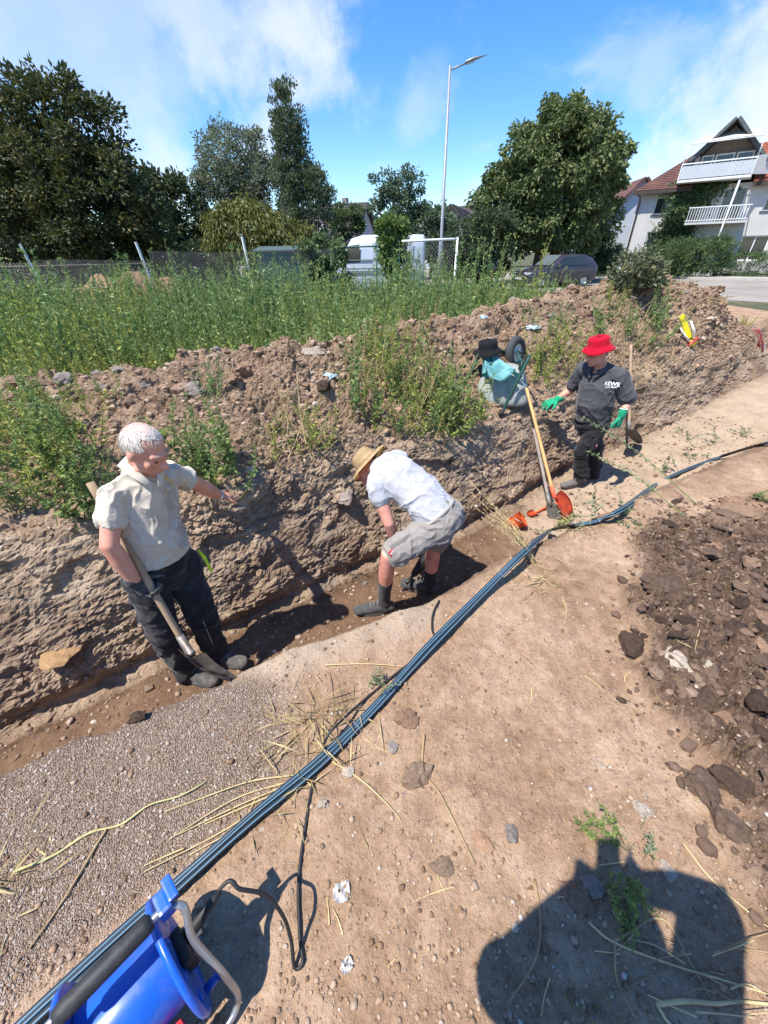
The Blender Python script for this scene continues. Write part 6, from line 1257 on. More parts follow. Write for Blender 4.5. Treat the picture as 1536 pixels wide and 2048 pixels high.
    for u, v in ((590, 1935), (606, 1925), (600, 1870), (598, 1760), (612, 1650), (628, 1560), (645, 1510)): p = hit(u, v)[0]; P.append(p + Z*.008)
    P.append(hit(658, 1488)[0] + Z*.062); P.append(hit(684, 1458)[0] + Z*.06)
    for u, v in ((730, 1402), (790, 1352), (850, 1306), (872, 1288), (864, 1262), (866, 1230), (878, 1204)): p = hit(u, v)[0]; P.append(p + Z*.012)
    c = empty('extension_cable', hit(592, 1850)[0], 'thin black extension cable looping from the blue reel along the pipes', 'cable')
    tube_obj('cable', spline(P, 8), .0052, M_black, c, 8); tube_obj('plug', [pl - pd*.03, pl + pd*.02, pl + pd*.06, pl + pd*.1], [.015, .016, .012, .007], M_black, c, 12)
reel()
def oddments():
    # yellow level with white gloves stuck into the heap, barrier tape bundle
    g, n = hit(1368, 672); A, B = aty(1363, 632, g.y-.02), aty(1382, 684, g.y-.03); e = empty('spirit_level', g, 'yellow spirit level wedged into the spoil heap with white and red pieces', 'spirit level')
    d = (B-A).normalized(); s = V3(1, 0, 0); s = (s - d*s.dot(d)).normalized(); R = Matrix((s, d.cross(s), d)).transposed(); My = mat('yellow_plastic', (.85, .72, .02), .5, var=.05)
    bm = bmesh.new(); bbox(bm, A.lerp(B, .42), (.07, .03, (B-A).length*.85), R, .006); lv = link('body', bmmesh('body', bm), My, e); bm = bmesh.new(); bbox(bm, B + d*.02 + s*.02, (.08, .035, .1), R, .008); link('end_cap', bmmesh('end_cap', bm), My, e)
    bm = bmesh.new(); bbox(bm, A.lerp(B, .12)-R @ V3(0, .017, 0), (.045, .006, .035), R, .003); link('vial', bmmesh('vial', bm), mat('dark_vial', (.05, .06, .02), .3), lv)
    for k in (-1, 1):
        bm = bmesh.new(); p = A.lerp(B, .62) + s*k*.065 - V3(0, .03, 0); tube(bm, [p + d*.12 - s*k*.03, p, p - d*.14 + s*k*.01], [.03, .032, .02], 8, flat=.5); link('white_strap', bmmesh('white_strap', bm, True), M_white, e)
    bm = bmesh.new(); p = B - s*.02 - V3(0, .03, .0); tube(bm, [p - s*.13, p, p + s*.1 - d*.02], [.035, .04, .03], 8, flat=.6); link('red_handle', bmmesh('red_handle', bm, True), mat('dull_red', (.4, .05, .03), .6), e)
    g, n = hit(1512, 685); e = empty('barrier_tape', g, 'bundle of red and white barrier tape hanging on the heap at the right edge', 'tape'); rr = random.Random(5); Mr = mat('red_tape', (.75, .02, .05), .5)
    for k in range(7):
        a0 = aty(1502+k*3, 658, g.y-.05-.01*k); b0 = aty(1508+k*3.2, 705, g.y-.06-.008*k); bm = bmesh.new(); m = a0.lerp(b0, .5) + V3(rr.uniform(-.05, .07), -.03, rr.uniform(-.02, .02)); tube(bm, spline([a0, m, b0, a0.lerp(b0, .6) + V3(rr.uniform(.0, .06), -.02, 0)], 5), .018, 4, flat=.2); link('tape_loop', bmmesh('tape_loop', bm), Mr if k % 2 else M_white, e)
    # clear crumpled plastic on the bank
    for (u, v, sc, lab) in ((1066, 655, .07, 'crumpled clear plastic bag lying on the bank behind the wheelbarrow'), (965, 634, .045, 'pale blue plastic scrap lying on the spoil crest by the weeds'), (655, 752, .06, 'bluish crumpled plastic sheet among the clods of the spoil crest')):
        g, n = hit(u, v); bm = bmesh.new(); q = bmesh.ops.create_icosphere(bm, subdivisions=3, radius=1); rr = random.Random(u)
        co = np.array([v_.co[:] for v_ in bm.verts]); dd = 1 + fbm(co+u, 1.6, 3)*.5
        for v_, k in zip(bm.verts, dd): v_.co = g + Vector((v_.co.x*1.3, v_.co.y, v_.co.z*.45))*float(k)*sc
        tag(link('plastic_scrap', bmmesh('plastic_scrap', bm), mat('bluish_film', (.36, .46, .5), .3, var=.4, scale=25, spec=.6)), lab, 'plastic scrap')
    for (u, v, w, h, a, lab) in ((683, 1786, .052, .046, .2, 'square white paper scrap with holes on the soil by the cable'), (694, 1932, .035, .028, .7, 'small torn white paper scrap near the bottom edge')):
        g, n = hit(u, v); bm = bmesh.new(); K = 6; grid = [[bm.verts.new(g + V3(math.cos(a)*(i/K-.5)*w - math.sin(a)*(j/K-.5)*h, math.sin(a)*(i/K-.5)*w + math.cos(a)*(j/K-.5)*h, .008+.006*math.sin(i*1.7+j))) for j in range(K+1)] for i in range(K+1)]
        for i in range(K):
            for j in range(K):
                if (i, j) in ((0, 0), (5, 0), (2, 3), (4, 4), (0, 5)): continue
                bm.faces.new((grid[i][j], grid[i+1][j], grid[i+1][j+1], grid[i][j+1]))
        bmesh.ops.solidify(bm, geom=bm.faces[:], thickness=.001); tag(link('paper_scrap', bmmesh('paper_scrap', bm), mat('white_paper', (.75, .73, .7), .9, var=.08, scale=30)), lab, 'paper')
    # orange bucket lying behind the dry stalks, small orange trowel
    g, n = hit(1030, 1058); c = g + V3(0, .02, .07); ax = V3(.55, -.1, .45).normalized(); R = ax.to_track_quat('Z', 'Y').to_matrix(); bm = bmesh.new(); lathe(bm, [(.001, -.08), (.06, -.08), (.068, .0), (.078, .08), (.083, .08), (.083, .072)], 28, c, R); bmesh.ops.solidify(bm, geom=bm.faces[:], thickness=.003)
    e = empty('bucket', g, 'small orange plastic bucket lying tipped behind the dry stalks', 'bucket'); link('shell', bmmesh('shell', bm, True), mat('bucket_orange', (.75, .13, .035), .5), e); tube_obj('handle', [c + R @ V3(.08*math.cos(t), .08*math.sin(t), .08-.06*math.sin(t)) for t in np.linspace(0, pi, 12)], .003, M_galv, e, 6)
    g = hit(1060, 1032)[0] + Z*.012; g2 = hit(1094, 1016)[0] + Z*.02; d = (g2-g).normalized(); s = d.cross(Z).normalized(); e = empty('hand_trowel', g, 'small orange hand shovel lying on the sandy trench floor', 'hand shovel'); bm = bmesh.new()
    Rw = [[bm.verts.new(g - d*.03 + d*.13*i/6 + s*x*.045*(1 if i > 1 else .6+.2*i) + Z*(.02*x*x)) for x in (-1, -.5, 0, .5, 1)] for i in range(7)]
    for a, b in zip(Rw, Rw[1:]):
        for k in range(4): bm.faces.new((a[k], a[k+1], b[k+1], b[k]))
    bmesh.ops.solidify(bm, geom=bm.faces[:], thickness=.003); link('blade', bmmesh('blade', bm, True), mat('bucket_orange'), e); tube_obj('handle', [g + d*.09, g2, g2 + d*.05], [.008, .013, .012], mat('bucket_orange'), e, 8)
oddments()
# ------------------------------------------------------------------ stones, clods, crumbs
def rockmesh(name, seed, sub=2, sc=(1, 1, .7), rough=.35, facet=True):
    bm = bmesh.new(); bmesh.ops.create_icosphere(bm, subdivisions=sub, radius=1); co = np.array([v.co[:] for v in bm.verts]); r = np.random.default_rng(seed)
    d = 1 + fbm(co*1.0+seed*3.7, .9, 4, .65)*rough*1.3
    if facet:
        for k in range(7):
            n = unit(r.normal(size=3)); h = r.uniform(.55, .85); p = co @ n; d = np.where(p*d > h, h/np.maximum(p, .05), d)
    d = d*(1 + fbm(co+seed, 2.6, 4, .65)*.16); co = co*d[:, None]*np.array(sc)
    V = co; Fq = np.array([[v.index for v in f.verts] for f in bm.faces]); bm.free(); return V, Fq
def rockcol(name, c, var=.35, scale=4):
    def fn(t, b, tc, o):
        oi = t.n('ShaderNodeObjectInfo'); n = t.noise(tc, scale, 6, .65); k = t.math('ADD', t.math('MULTIPLY', n, .75), t.math('MULTIPLY', oi.outputs['Random'], .25))
        t.link(t.ramp(k, [(.35, tuple(x*(1-var) for x in c)), (.55, c), (.75, tuple(min(1, x*(1+var)) for x in c))]), b.inputs['Base Color'])
        bn = t.n('ShaderNodeBump'); bn.inputs['Strength'].default_value = .6; bn.inputs['Distance'].default_value = .05; t.link(t.noise(tc, scale*5, 6, .65), bn.inputs['Height']); t.link(bn.outputs[0], b.inputs['Normal'])
    return mat(name, rough=.92, spec=.2, fn=fn)
R_pale = rockcol('pale_stone', (.52, .43, .34)); R_grey = rockcol('grey_stone', (.33, .28, .24)); R_clod = rockcol('brown_clod', (.27, .178, .115)); R_clod2 = rockcol('reddish_clod', (.32, .2, .13)); R_darkc = rockcol('dark_moist_clod', (.10, .064, .044), .45); R_darkb = rockcol('brown_moist_clod', (.17, .112, .078), .45); R_pink = rockcol('pinkish_stone', (.42, .27, .2)); R_tan = rockcol('tan_clod', (.33, .225, .15))
ROCKS = [rockmesh('r', k, 3, (1, .8, .62), .4) for k in range(8)]; FLATS = [rockmesh('f', 20+k, 3, (1, .75, .38), .4) for k in range(5)]
_rm = {}
def rock(name, u, v, size, m, label=None, cat=None, group=None, var=0, flat=False, sink=.35, rz=None, pos=None):
    T = FLATS if flat else ROCKS; k = var % len(T); key = (flat, k, m.name)
    if key not in _rm: me = npmesh(name, T[k][0], T[k][1], smooth=False); me.materials.append(m); _rm[key] = me
    g = pos if pos is not None else hit(u, v)[0]
    o = bpy.data.objects.new(name, _rm[key]); COL.objects.link(o); o.location = g + Z*size*(.62 if not flat else .38)*(1-sink*2)*.5; o.scale = (size, size, size); o.rotation_euler = (random.uniform(-.3, .3), random.uniform(-.3, .3), rz if rz is not None else random.uniform(0, 6.28))
    return tag(o, label, cat, group)
def stones():
    for (u, v, s, m, lab, var, fl) in ((620, 712, .14, R_pale, 'largest pale boulder on top of the spoil crest', 0, 0), (388, 785, .13, R_grey, 'grey angular boulder on the spoil bank left of centre', 1, 0), (362, 780, .1, R_pink, 'pinkish stone touching the grey angular boulder', 2, 0), (236, 742, .075, R_grey, 'rounded grey stone on the crest above the left weeds', 3, 0),
            (128, 760, .1, R_grey, 'flat grey slab on the crest at the far left', 0, 1), (75, 772, .1, R_clod, 'dark rounded clod on the crest near the left edge', 4, 0), (30, 770, .1, R_clod2, 'brown clod at the very left end of the crest', 5, 0), (483, 747, .1, R_clod2, 'reddish brown boulder in the middle of the spoil crest', 6, 0), (490, 700, .07, R_clod, 'dark stone perched on the crest beside the weeds', 7, 0), (648, 775, .09, R_darkc, 'dark lump below the largest pale boulder', 1, 0), (470, 795, .1, R_tan, 'tan boulder right of the grey angular boulder', 2, 0),
            (1360, 1322, .075, R_pale, 'pale layered stone at the edge of the dark clods', 2, 1), (1420, 1332, .028, rockcol('white_chunk', (.7, .6, .42)), 'small whitish chunk among the dark clods', 3, 0), (1316, 1352, .035, R_tan, 'yellowish pebble below the pale layered stone', 4, 0), (1022, 1668, .038, R_grey, 'grey pink oval pebble above the photographer shadow', 5, 0), (964, 1682, .034, rockcol('orange_pebble', (.5, .3, .19)), 'orange brown flat pebble above the photographer shadow', 1, 1), (888, 1740, .04, R_tan, 'tan flat stone in the middle foreground', 2, 1),
            (812, 1442, .05, R_clod2, 'round brown clod beside the pipe bundle', 6, 0), (828, 1562, .06, R_tan, 'crumbling tan clod on the foreground soil', 7, 0), (786, 1498, .03, R_grey, 'grey blue pebble between the two foreground clods', 0, 0), (1282, 1620, .035, R_pale, 'pale round stone above the shadowed plant', 1, 0), (1334, 1742, .028, R_pale, 'small white pebble at the right of the shadowed plant', 3, 0), (1178, 1770, .035, R_grey, 'grey stone inside the photographer shadow', 4, 0), (1148, 1790, .06, R_clod2, 'flat earth slab inside the photographer shadow', 3, 1), (700, 1545, .03, R_pale, 'white pebble beside the cable below the pipes', 2, 0), (1395, 1365, .045, R_tan, 'tan stone beneath the pale layered stone', 5, 0), (644, 1606, .022, R_pale, 'white pebble right of the cable', 6, 0), (690, 1000, .12, R_grey, 'rough grey stone in the trench wall by the bending man', 2, 0), (1420, 640, .1, R_pale, 'pale brick fragment on the right spoil heap', 1, 1), (1425, 645, .05, R_pink, 'pink brick shard on the right spoil heap', 4, 0), (120, 1310, .14, rockcol('ochre_slab', (.42, .26, .13)), 'ochre sandstone slab in the left trench wall', 4, 1), (275, 1437, .045, R_darkc, 'dark clod on the near trench edge at the left', 5, 0), (730, 1168, .03, R_grey, 'grey stone by the bending man front shoe', 0, 0), (945, 1105, .07, R_clod, 'brown clod in the trench behind the bending man', 6, 0)):
        rock('stone' if m is not R_clod and m is not R_clod2 and m is not R_darkc and m is not R_tan else 'clod', u, v, s, m, lab, 'stone' if 'clod' not in lab else 'clod', None, var, bool(fl))
    rr = np.random.default_rng(5); n = 0
    while n < 150:       # clods along the spoil crest
        x = rr.uniform(-4.8, 6.0); t = rr.beta(4.5, 1.6)*1.15; y = to_y(x) + (cr_y(x)-to_y(x))*t
        if t < .35 and rr.random() < .6: continue
        s = float(np.clip(rr.lognormal(-3.05, .42), .025, .13)); m = [R_clod, R_clod2, R_tan, R_grey, R_clod, R_clod2, R_tan][rr.integers(0, 7)]
        rock('clod', 0, 0, s, m, 'brown lump of dug earth among many on the long spoil bank', 'clod', 'earth lumps on the spoil bank', int(rr.integers(0, 8)), False, pos=Vector((x, y, gz(x, y)))); n += 1
    n = 0
    while n < 125:       # dark clods at the right
        y = rr.uniform(.2, 2.6); x = rr.uniform(1.0, 3.3); b0 = 1.16 + max(0, y-1.15)*.62
        if x > .45+y*1.3+.9 or rr.random() > (x-b0+.12)*4: continue
        s = float(np.clip(rr.lognormal(-2.9, .45), .022, .12)); m = [R_darkc, R_darkc, R_clod, R_darkb, R_clod2, R_darkb][rr.integers(0, 6)]
        rock('clod', 0, 0, s, m, 'dark moist clod among many in the heap at the right', 'clod', 'dark clods of the right heap', int(rr.integers(0, 5)), rr.random() < .85, pos=Vector((x, y, gz(x, y)))); n += 1
stones()
def scatter(name, label, cat, pts, sizes, m, sub=1, flat=.6, seed=0):
    T = [rockmesh('s', 60+seed+k, sub, (1, .85, flat), .35, sub > 1) for k in range(5)]; r = np.random.default_rng(seed); n = len(pts)
    P = np.array(pts); P[:, 2] += sizes*.2
    V, Fq = merge(T, P, r.uniform(0, 6.28, n), np.array(sizes), r.integers(0, 5, n)); return tag(link(name, npmesh(name, V, Fq, smooth=(name in ('pebbles', 'soil_crumbs'))), m), label, cat, kind='stuff')
def islandmat(name, stops):
    def fn(t, b, tc, o):
        g = t.n('ShaderNodeNewGeometry'); n = t.noise(tc, 60, 3); c = t.ramp(g.outputs['Random Per Island'], stops); t.link(t.mix(n, t.mix(.35, c, (.05, .03, .02)), c), b.inputs['Base Color'])
    return mat(name, rough=.9, spec=.2, fn=fn)
def scatters():
    r = np.random.default_rng(77)
    def samp(n, f, maxtry=12):
        out = []
        while len(out) < n:
            q = f()
            if q is not None: out.append((q[0], q[1], gz(q[0], q[1])))
        return np.array(out)
    def near():
        y = r.uniform(.02, 1)**1.4*4.2+.02; x = r.uniform(-1, 1)*(y*1.15+1.0)
        if y > lip_y(x)-.03: return None
        if r.random() < .45 and math.sin(x*5.1+y*3.3)+math.sin(y*7.7-x*2.1) < 0: return None
        return x, y
    P = samp(1500, near); sz = np.clip(r.lognormal(-5.5, .5, len(P)), .002, .014)
    scatter('pebbles', 'small mixed pebbles strewn over the bare soil', 'pebbles', P, sz, islandmat('mixed_pebbles', [(.0, (.2, .14, .1)), (.3, (.34, .25, .18)), (.6, (.4, .3, .225)), (.85, (.48, .38, .3)), (.98, (.6, .53, .45))]), 1, .65, 1)
    P = samp(5200, near); sz = np.clip(r.lognormal(-5.55, .5, len(P)), .0018, .012)
    scatter('soil_crumbs', 'loose crumbs of dry soil over the ground', 'soil', P, sz, islandmat('soil_crumb', [(.0, (.17, .105, .065)), (.4, (.3, .195, .122)), (.8, (.42, .29, .19)), (1, (.5, .37, .26))]), 0, .7, 2)
    def dk():
        y = r.uniform(.1, 2.6); x = r.uniform(1.0, 3.4); b0 = 1.14 + max(0, y-1.15)*.62
        return (x, y) if r.random() < (x-b0+.15)*3.5 else None
    P = samp(3200, dk); sz = np.clip(r.lognormal(-4.6, .5, len(P)), .004, .035)
    scatter('dark_crumbs', 'dark crumbling soil filling the heap at the right', 'soil', P, sz, islandmat('dark_crumb', [(.0, (.05, .032, .022)), (.5, (.115, .074, .051)), (.85, (.19, .125, .088)), (1, (.3, .21, .15))]), 1, .55, 3)
    def bk():
        x = r.uniform(-5, 6.3); t = r.uniform(-.02, 1.2); return x, to_y(x) + (cr_y(x)-to_y(x))*t
    P = samp(7000, bk); sz = np.clip(r.lognormal(-4.25, .5, len(P)), .006, .05)
    scatter('spoil_crumbs', 'small lumps and stones covering the spoil bank', 'soil', P, sz, islandmat('spoil_crumb', [(.0, (.17, .112, .075)), (.4, (.3, .205, .138)), (.75, (.41, .29, .2)), (.93, (.38, .28, .21)), (1, (.52, .45, .37))]), 1, .7, 4)
    def fl():
        x = r.uniform(-2.5, 5); t = r.uniform(0, 1); a, b = lip_y(x)+.2, to_y(x)+.1; return x, a+(b-a)*t
    P = samp(3600, fl); sz = np.clip(r.lognormal(-4.75, .5, len(P)), .004, .035)
    scatter('trench_crumbs', 'crumbs and grit lying on the trench floor and wall', 'soil', P, sz, islandmat('trench_crumb', [(.0, (.13, .085, .06)), (.5, (.26, .18, .125)), (.9, (.4, .3, .22)), (1, (.55, .47, .38))]), 0, .7, 5)
    def gr():
        x = r.uniform(-1.6, -.32); y = r.uniform(.1, 1.05)
        if y > lip_y(x)+.05 or y < np.interp(x, [-2.5, -.92, -.68, -.26], [-1.3, .16, .38, .76]): return None
        return x, y
    P = samp(4600, gr); sz = np.clip(r.lognormal(-5.75, .35, len(P)), .0018, .0065)
    scatter('gravel', 'fine gravel spread at the lower left beside the trench', 'gravel', P, sz, islandmat('gravel_grain', [(.0, (.18, .125, .09)), (.35, (.31, .225, .17)), (.65, (.4, .31, .245)), (.9, (.48, .4, .34)), (1, (.6, .54, .48))]), 0, .7, 6)
scatters()
# ------------------------------------------------------------------ plants on the bank
def plant_kinds():
    r = np.random.default_rng(31); K = {}
    def mk(key, lm, sm, **kw):
        K[key] = []
        for _ in range(5):
            SV, SF, LV, LF = plant(r, **kw); ms = npmesh('stem', SV, SF, smooth=True); ms.materials.append(sm); ml = npmesh('leaves', LV, LF); ml.materials.append(lm); K[key].append((ms, ml))
    mk('leafy', L_fat, M_stemg, h=.62, nst=4, leaf=.075, lpm=75, spread=.16, side=.35, lw=.6, seed_top=.25, thick=.0042)
    mk('weed', L_weed, M_stemg, h=.6, nst=3, leaf=.06, lpm=70, spread=.12, side=.3, lw=.32, seed_top=.5, thick=.0038)
    mk('yellow', L_weedy, M_stemg, h=.55, nst=4, leaf=.05, lpm=70, spread=.16, side=.35, lw=.32, seed_top=.6, thick=.0035)
    mk('dry', L_dry, M_straw, h=.5, nst=6, leaf=.028, lpm=30, spread=.22, side=.3, lw=.3, seed_top=.5, thick=.0032)
    mk('rust', leafmat('rusty_weed', [(.22, .12, .05), (.36, .22, .1), (.46, .32, .15)], .2), M_straw, h=.6, nst=4, leaf=.045, lpm=60, spread=.12, side=.3, lw=.35, seed_top=.6, thick=.0035)
    mk('blade', L_bright, M_stemg, h=.2, nst=7, leaf=.2, lpm=22, spread=.1, side=0, lw=.07, seed_top=0, thick=.002)
    mk('pale', leafmat('grey_green_leaves', [(.12, .17, .09), (.2, .26, .15), (.3, .35, .22), (.38, .36, .18)], .3), M_stemg, h=.4, nst=5, leaf=.06, lpm=60, spread=.2, side=.3, lw=.5, seed_top=.3, thick=.0035)
    return K
PK = plant_kinds(); _pc = [0]
def put_plant(kind, pos, s=1.0, label=None, group=None, tilt=(0, 0), rz=None):
    k = _pc[0]; _pc[0] += 1; ms, ml = PK[kind][k % 5]
    e = bpy.data.objects.new('weed_plant', None); COL.objects.link(e); e.empty_display_size = .1; e.location = pos; e.scale = (s, s, s); e.rotation_euler = (tilt[0], tilt[1], random.uniform(0, 6.28) if rz is None else rz)
    tag(e, label, 'weed', group)
    a = bpy.data.objects.new('stem', ms); b = bpy.data.objects.new('leaves', ml); b['kind'] = 'stuff'; a['kind'] = 'stuff'
    for o in (a, b): COL.objects.link(o); o.parent = e
    return e
def bank_plants():
    rr = random.Random(12)
    def grp(n, kinds, x0, x1, y0, y1, s0, s1, label, group, f=None):
        k = 0
        while k < n:
            u, v = rr.uniform(x0, x1), rr.uniform(y0, y1)
            if f and not f(u, v): continue
            put_plant(rr.choice(kinds), hit(u, v)[0] - Z*.01, rr.uniform(s0, s1), label, group, (rr.uniform(-.15, .15), rr.uniform(-.15, .15))); k += 1
    grp(30, ['leafy', 'weed', 'yellow', 'yellow', 'weed'], -30, 215, 850, 1075, .65, 1.05, 'leafy green weed in the thicket left of the white haired man', 'weeds left of the white haired man', lambda u, v: v > 900 or u < 120 or rr.random() < .4)
    grp(6, ['weed', 'yellow'], 0, 260, 790, 880, .6, .9, 'thin weed on the left bank above the leafy thicket', 'thin weeds on the left bank')
    grp(13, ['leafy', 'weed', 'weed', 'blade'], 330, 475, 900, 990, .6, .95, 'green weed growing right behind the white haired man', 'weeds behind the white haired man')
    grp(3, ['weed'], 405, 455, 790, 830, .55, .7, 'small weed beside the grey angular boulder', 'weeds by the grey boulder')
    grp(40, ['weed', 'yellow', 'yellow', 'weed', 'dry'], 690, 905, 730, 885, .7, 1.1, 'yellowing weed on the bank above the bending man', 'weeds above the bending man', lambda u, v: v > 1180-.62*u-80)
    grp(12, ['weed', 'leafy', 'yellow'], 850, 945, 800, 885, .65, 1.0, 'green weed in front of the upturned wheelbarrow', 'weeds by the wheelbarrow')
    grp(4, ['rust'], 780, 835, 680, 760, .7, .9, 'rusty brown dead weed on the bank between green ones', 'rusty dead weeds')
    grp(7, ['dry', 'dry', 'yellow'], 545, 640, 860, 930, .75, 1.1, 'dry straw coloured weed clump at the wall top', 'dry weeds at the wall top')
    grp(14, ['yellow', 'weed', 'yellow'], 1060, 1160, 700, 790, .6, .95, 'yellow green weed between wheelbarrow and red hat man', 'weeds by the red hat man')
    grp(14, ['weed', 'dry', 'weed'], 1190, 1330, 640, 730, .7, 1.1, 'weed on the bank behind the red hat man', 'weeds behind the red hat man')
    grp(6, ['weed', 'yellow'], 1195, 1310, 590, 650, .5, .75, 'weed near the cut branches on the right heap', 'weeds on the right heap')
    grp(5, ['dry'], 1215, 1300, 740, 800, .7, 1.0, 'dry weed hanging behind the pale wooden handle', 'dry weeds behind the shovel handle')
    grp(5, ['weed'], 1050, 1130, 640, 680, .45, .6, 'low weed beside the clear plastic bag', 'low weeds by the plastic bag')
    grp(9, ['weed', 'yellow'], 700, 780, 690, 740, .7, 1.0, 'weed at the crest gap below the green field', 'weeds in the crest gap')
    # uprooted leafy weeds by the pipes
    for (u, v, s, k, lab) in ((1190, 1040, .62, 'pale', 'uprooted grey green weed beside the orange shovel blade'), (1235, 1030, .55, 'pale', 'uprooted weed lying just left of the pipe bend'), (1110, 1055, .4, 'leafy', 'small uprooted weed by the pipe kink'), (1340, 940, .6, 'pale', 'wilting weed at the pipes right of the sandy floor'), (1385, 905, .65, 'pale', 'largest wilting weed above the right pipe section'), (1430, 890, .6, 'pale', 'wilting weed right of the largest one'), (1490, 875, .55, 'pale', 'wilting weed near the right picture edge'), (1350, 870, .4, 'pale', 'small wilting weed on the sandy floor edge'),
                             (1225, 1760, .26, 'leafy', 'broad leaved weed lying in the photographer shadow'), (1265, 1790, .26, 'leafy', 'second leafy weed lying lower in the photographer shadow'), (1290, 1720, .26, 'pale', 'pale weed at the edge of the photographer shadow'), (1230, 1690, .26, 'leafy', 'leaf sprig under the shadow of the raised phone'), (740, 1390, .3, 'pale', 'tiny grey green weed left of the cable on the sand'), (775, 1375, .25, 'pale', 'tiny weed between cable and sand lip'), (1500, 995, .3, 'leafy', 'small green sprig on the soil at the right edge'), (1165, 2030, .3, 'blade', 'grass sprig at the bottom of the shadow')):
        put_plant(k, hit(u, v)[0] + Z*.01, s, lab, None, (rr.uniform(.7, 1.1), rr.uniform(-.4, .4)), rr.uniform(0, 6.28))
    # tall single weed stalks in front of the red hat man
    for (a, b, d0, lab) in (((1395, 1010), (1168, 836), 3.6, 'long pale weed stalk leaning across the red hat man legs'), ((1372, 1035), (1180, 905), 3.3, 'shorter pale weed stalk below the long leaning one')):
        A = hit(*a)[0]; B_ = aty(b[0], b[1], d0); e = empty('weed_stalk', A, lab, 'weed'); P = spline([A, A.lerp(B_, .5) + Z*.05, B_], 10); tube_obj('stem', P, [.0045*(1-.75*i/(len(P)-1)) for i in range(len(P))], M_stemg, e, 5)
        C = np.array([P[i] for i in range(6, len(P))]).repeat(9, 0); r = np.random.default_rng(a[0]); V, Fq = leafquads(C + r.normal(size=C.shape)*.008, r.normal(size=C.shape) + np.array((B_-A).normalized())*1.2, .035*r.uniform(.5, 1.2, len(C)), .012, r)
        tag(link('seed_head', npmesh('seed_head', V, Fq), PK['pale'][0][1].materials[0], e), kind='stuff')
    # fan of dry stalks beside the pipes
    A = hit(1072, 1128)[0]; e = empty('dry_weed', A, 'fan of dry straw stalks rising beside the pipes behind the bending man', 'weed'); r = np.random.default_rng(6); LC = []; LD = []; bm = bmesh.new()
    for k in range(15):
        u = 925+r.uniform(0, 150); v = 1130-abs(1075-u)*r.uniform(.5, 1.25)-r.uniform(0, 40); B_ = aty(u, v, A.y+r.uniform(.0, .35)); P = spline([A + V3(*(r.normal(size=3)*.01)), A.lerp(B_, .5) + Z*.03, B_], 8); tube(bm, P, [.003*(1-.6*i/(len(P)-1)) for i in range(len(P))], 5)
        for i in range(5, len(P)):
            for _ in range(4): LC.append(P[i]); LD.append(r.normal(size=3) + np.array((B_-A).normalized()))
        for q in range(3):
            i = int(r.integers(6, 13)); d = Vector(r.normal(size=3)*.5) + (B_-A).normalized(); tube(bm, [P[i], P[i] + d*.06], [.0018, .001], 4)
    tag(link('stalks', bmmesh('stalks', bm, True), M_straw, e), kind='stuff'); LC = np.array([x[:] for x in LC]); V, Fq = leafquads(LC, np.array(LD), .014, .006, r); tag(link('seed_heads', npmesh('seed_heads', V, Fq), L_dry, e), kind='stuff')
    tree('cut_branches', 'pile of cut leafy branches lying at the far end of the spoil bank', hit(1268, 590)[0], [((0, .1, .24), (.3, .25, .27)), ((.2, .1, .18), (.24, .2, .2))], 1800, .075, leafmat('wilting_leaves', [(.08, .1, .06), (.13, .15, .08), (.2, .19, .1)], .2), .03, 60, .16, .2, 71, cat='branches')
bank_plants()
def stalk(label, px, rad, m, group=None, lift=.008, name='dry_stalk'):
    P = [hit(u, v)[0] + Z*lift for u, v in px]; C = spline(P, 6) if len(P) > 2 else P; n = len(C)
    C = [Vector((p.x, p.y, max(p.z, gz(p.x, p.y)+rad*.7))) for p in C]
    o = tube_obj(name, C, [rad*(1-.5*i/(n-1)) for i in range(n)], m, None, 6); return tag(o, label, 'stalk', group)
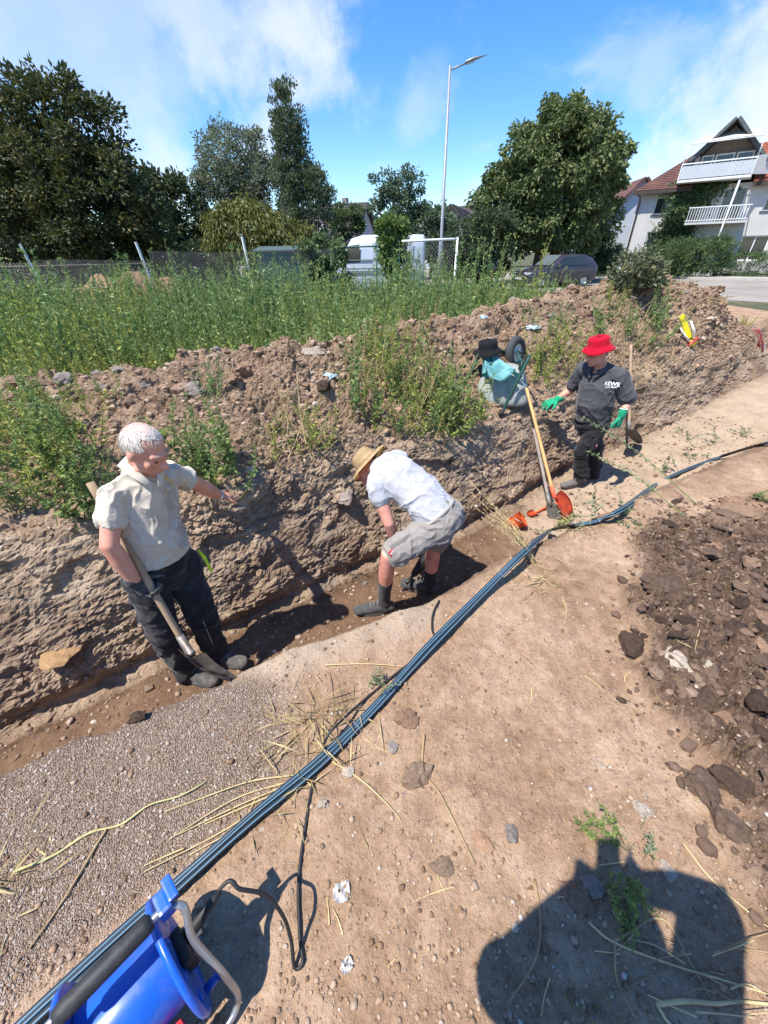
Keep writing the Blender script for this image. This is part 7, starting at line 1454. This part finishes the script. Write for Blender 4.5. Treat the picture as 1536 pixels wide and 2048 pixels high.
def litter():
    M_gy = mat('greenish_straw', (.42, .38, .17), .85, var=.35, scale=25)
    stalk('long yellow green stalk lying across the gravel', [(30, 1745), (110, 1712), (180, 1668), (245, 1650), (300, 1612), (360, 1594), (412, 1566)], .0048, M_gy)
    stalk('thin brown stem crossing below the yellow green stalk', [(215, 1660), (190, 1700), (130, 1800), (60, 1900)], .005, M_strawd)
    for i, q in enumerate(([(575, 1566), (470, 1600), (340, 1680)], [(580, 1570), (480, 1612), (355, 1672)], [(590, 1552), (500, 1565), (400, 1600), (330, 1625)], [(585, 1575), (480, 1620), (410, 1650)], [(560, 1590), (470, 1660), (380, 1712)], [(545, 1600), (440, 1668), (290, 1745)], [(370, 1698), (330, 1715), (290, 1733)])): stalk('straw stalk in the loose sheaf lying against the pipes', q, .0032, M_straw, 'straw sheaf against the pipes')
    stalk('thin straw lying on the pale sand above the cable', [(652, 1332), (740, 1330), (835, 1338)], .003, M_straw); stalk('curved twig on the foreground soil', [(848, 1470), (846, 1540), (880, 1590), (910, 1650), (950, 1730)], .0045, M_strawd); stalk('pale twig branching beside the curved twig', [(665, 1525), (720, 1560), (770, 1605), (800, 1640)], .003, M_straw)
    stalk('bent stick lying over the left edge of the shadow', [(1068, 1760), (1080, 1840), (1070, 1920), (1018, 2005)], .004, M_strawd); stalk('long dry stem crossing the shadow towards the right edge', [(1175, 1845), (1225, 1885), (1340, 1930), (1440, 1960), (1536, 1990)], .0035, M_straw); stalk('thin dry stem running up from the crossing stem', [(1225, 1885), (1320, 1838), (1380, 1930), (1420, 2000)], .004, M_strawd); stalk('thickest pale stem at the lower right corner', [(1310, 2010), (1370, 2003), (1430, 2008), (1480, 2004), (1560, 2012)], .006, M_straw); stalk('stem dropping from the thickest pale stem', [(1312, 2010), (1330, 2040), (1350, 2060)], .005, M_straw); stalk('thin stem hanging down the middle of the shadow', [(1228, 1890), (1232, 1960), (1270, 2040)], .004, M_strawd); stalk('stem leaning into the shadow from the right', [(1365, 1690), (1420, 1760), (1500, 1830), (1540, 1860)], .003, M_straw)
    rr = random.Random(8)
    for k in range(46):
        u, v = rr.choice([(rr.uniform(620, 1300), rr.uniform(1300, 2000)), (rr.uniform(1120, 1500), rr.uniform(960, 1250)), (rr.uniform(1050, 1400), rr.uniform(1150, 1500))]); a = rr.uniform(0, 6.28); L = rr.uniform(25, 75)*(v/1600)
        stalk('short dry straw bit lying on the bare soil', [(u, v), (u+math.cos(a)*L*.5+rr.uniform(-8, 8), v+math.sin(a)*L*.5), (u+math.cos(a)*L, v+math.sin(a)*L)], rr.uniform(.0015, .003), rr.choice([M_straw, M_strawd, M_straw]), 'straw bits on the bare soil', .004)
    for k in range(16):
        u, v = rr.uniform(1330, 1530), rr.uniform(1880, 2040); a = rr.uniform(-.5, .6)+(pi if rr.random() < .5 else 0); L = rr.uniform(60, 150)
        stalk('thin dry stem in the tangle at the lower right corner', [(u, v), (u+math.cos(a)*L*.5, v+math.sin(a)*L*.5+rr.uniform(-14, 14)), (u+math.cos(a)*L, v+math.sin(a)*L)], rr.uniform(.0012, .0025), rr.choice([M_straw, M_strawd]), 'stem tangle at the lower right', rr.uniform(.004, .04))
    # dry grass tufts by the pipes
    r = np.random.default_rng(9)
    for (u, v, n, s, lab) in ((640, 1450, 150, .16, 'tuft of dry grass caught on the pipes above the straw sheaf'), (20, 1760, 60, .14, 'dry grass wisp at the left edge on the gravel'), (1080, 1160, 90, .12, 'dry grass under the pipes near the stalk fan'), (560, 1570, 60, .1, 'matted dry grass at the root of the straw sheaf'), (1170, 1060, 60, .1, 'dry grass by the pipe kink'), (1430, 600, 60, .25, 'yellow grass tuft on the right spoil heap')):
        g = hit(u, v)[0]; C = np.array(g) + r.normal(size=(n, 3))*np.array([.09, .07, .01]); D = r.normal(size=(n, 3))*np.array([1, 1, .25]) + np.array([-.5, -.2, .25]); V, Fq = leafquads(C, D, s*r.uniform(.5, 1.3, n), .006, r, .1)
        tag(link('dry_grass', npmesh('dry_grass', V, Fq), L_dry), lab, 'grass', kind=None)
litter()
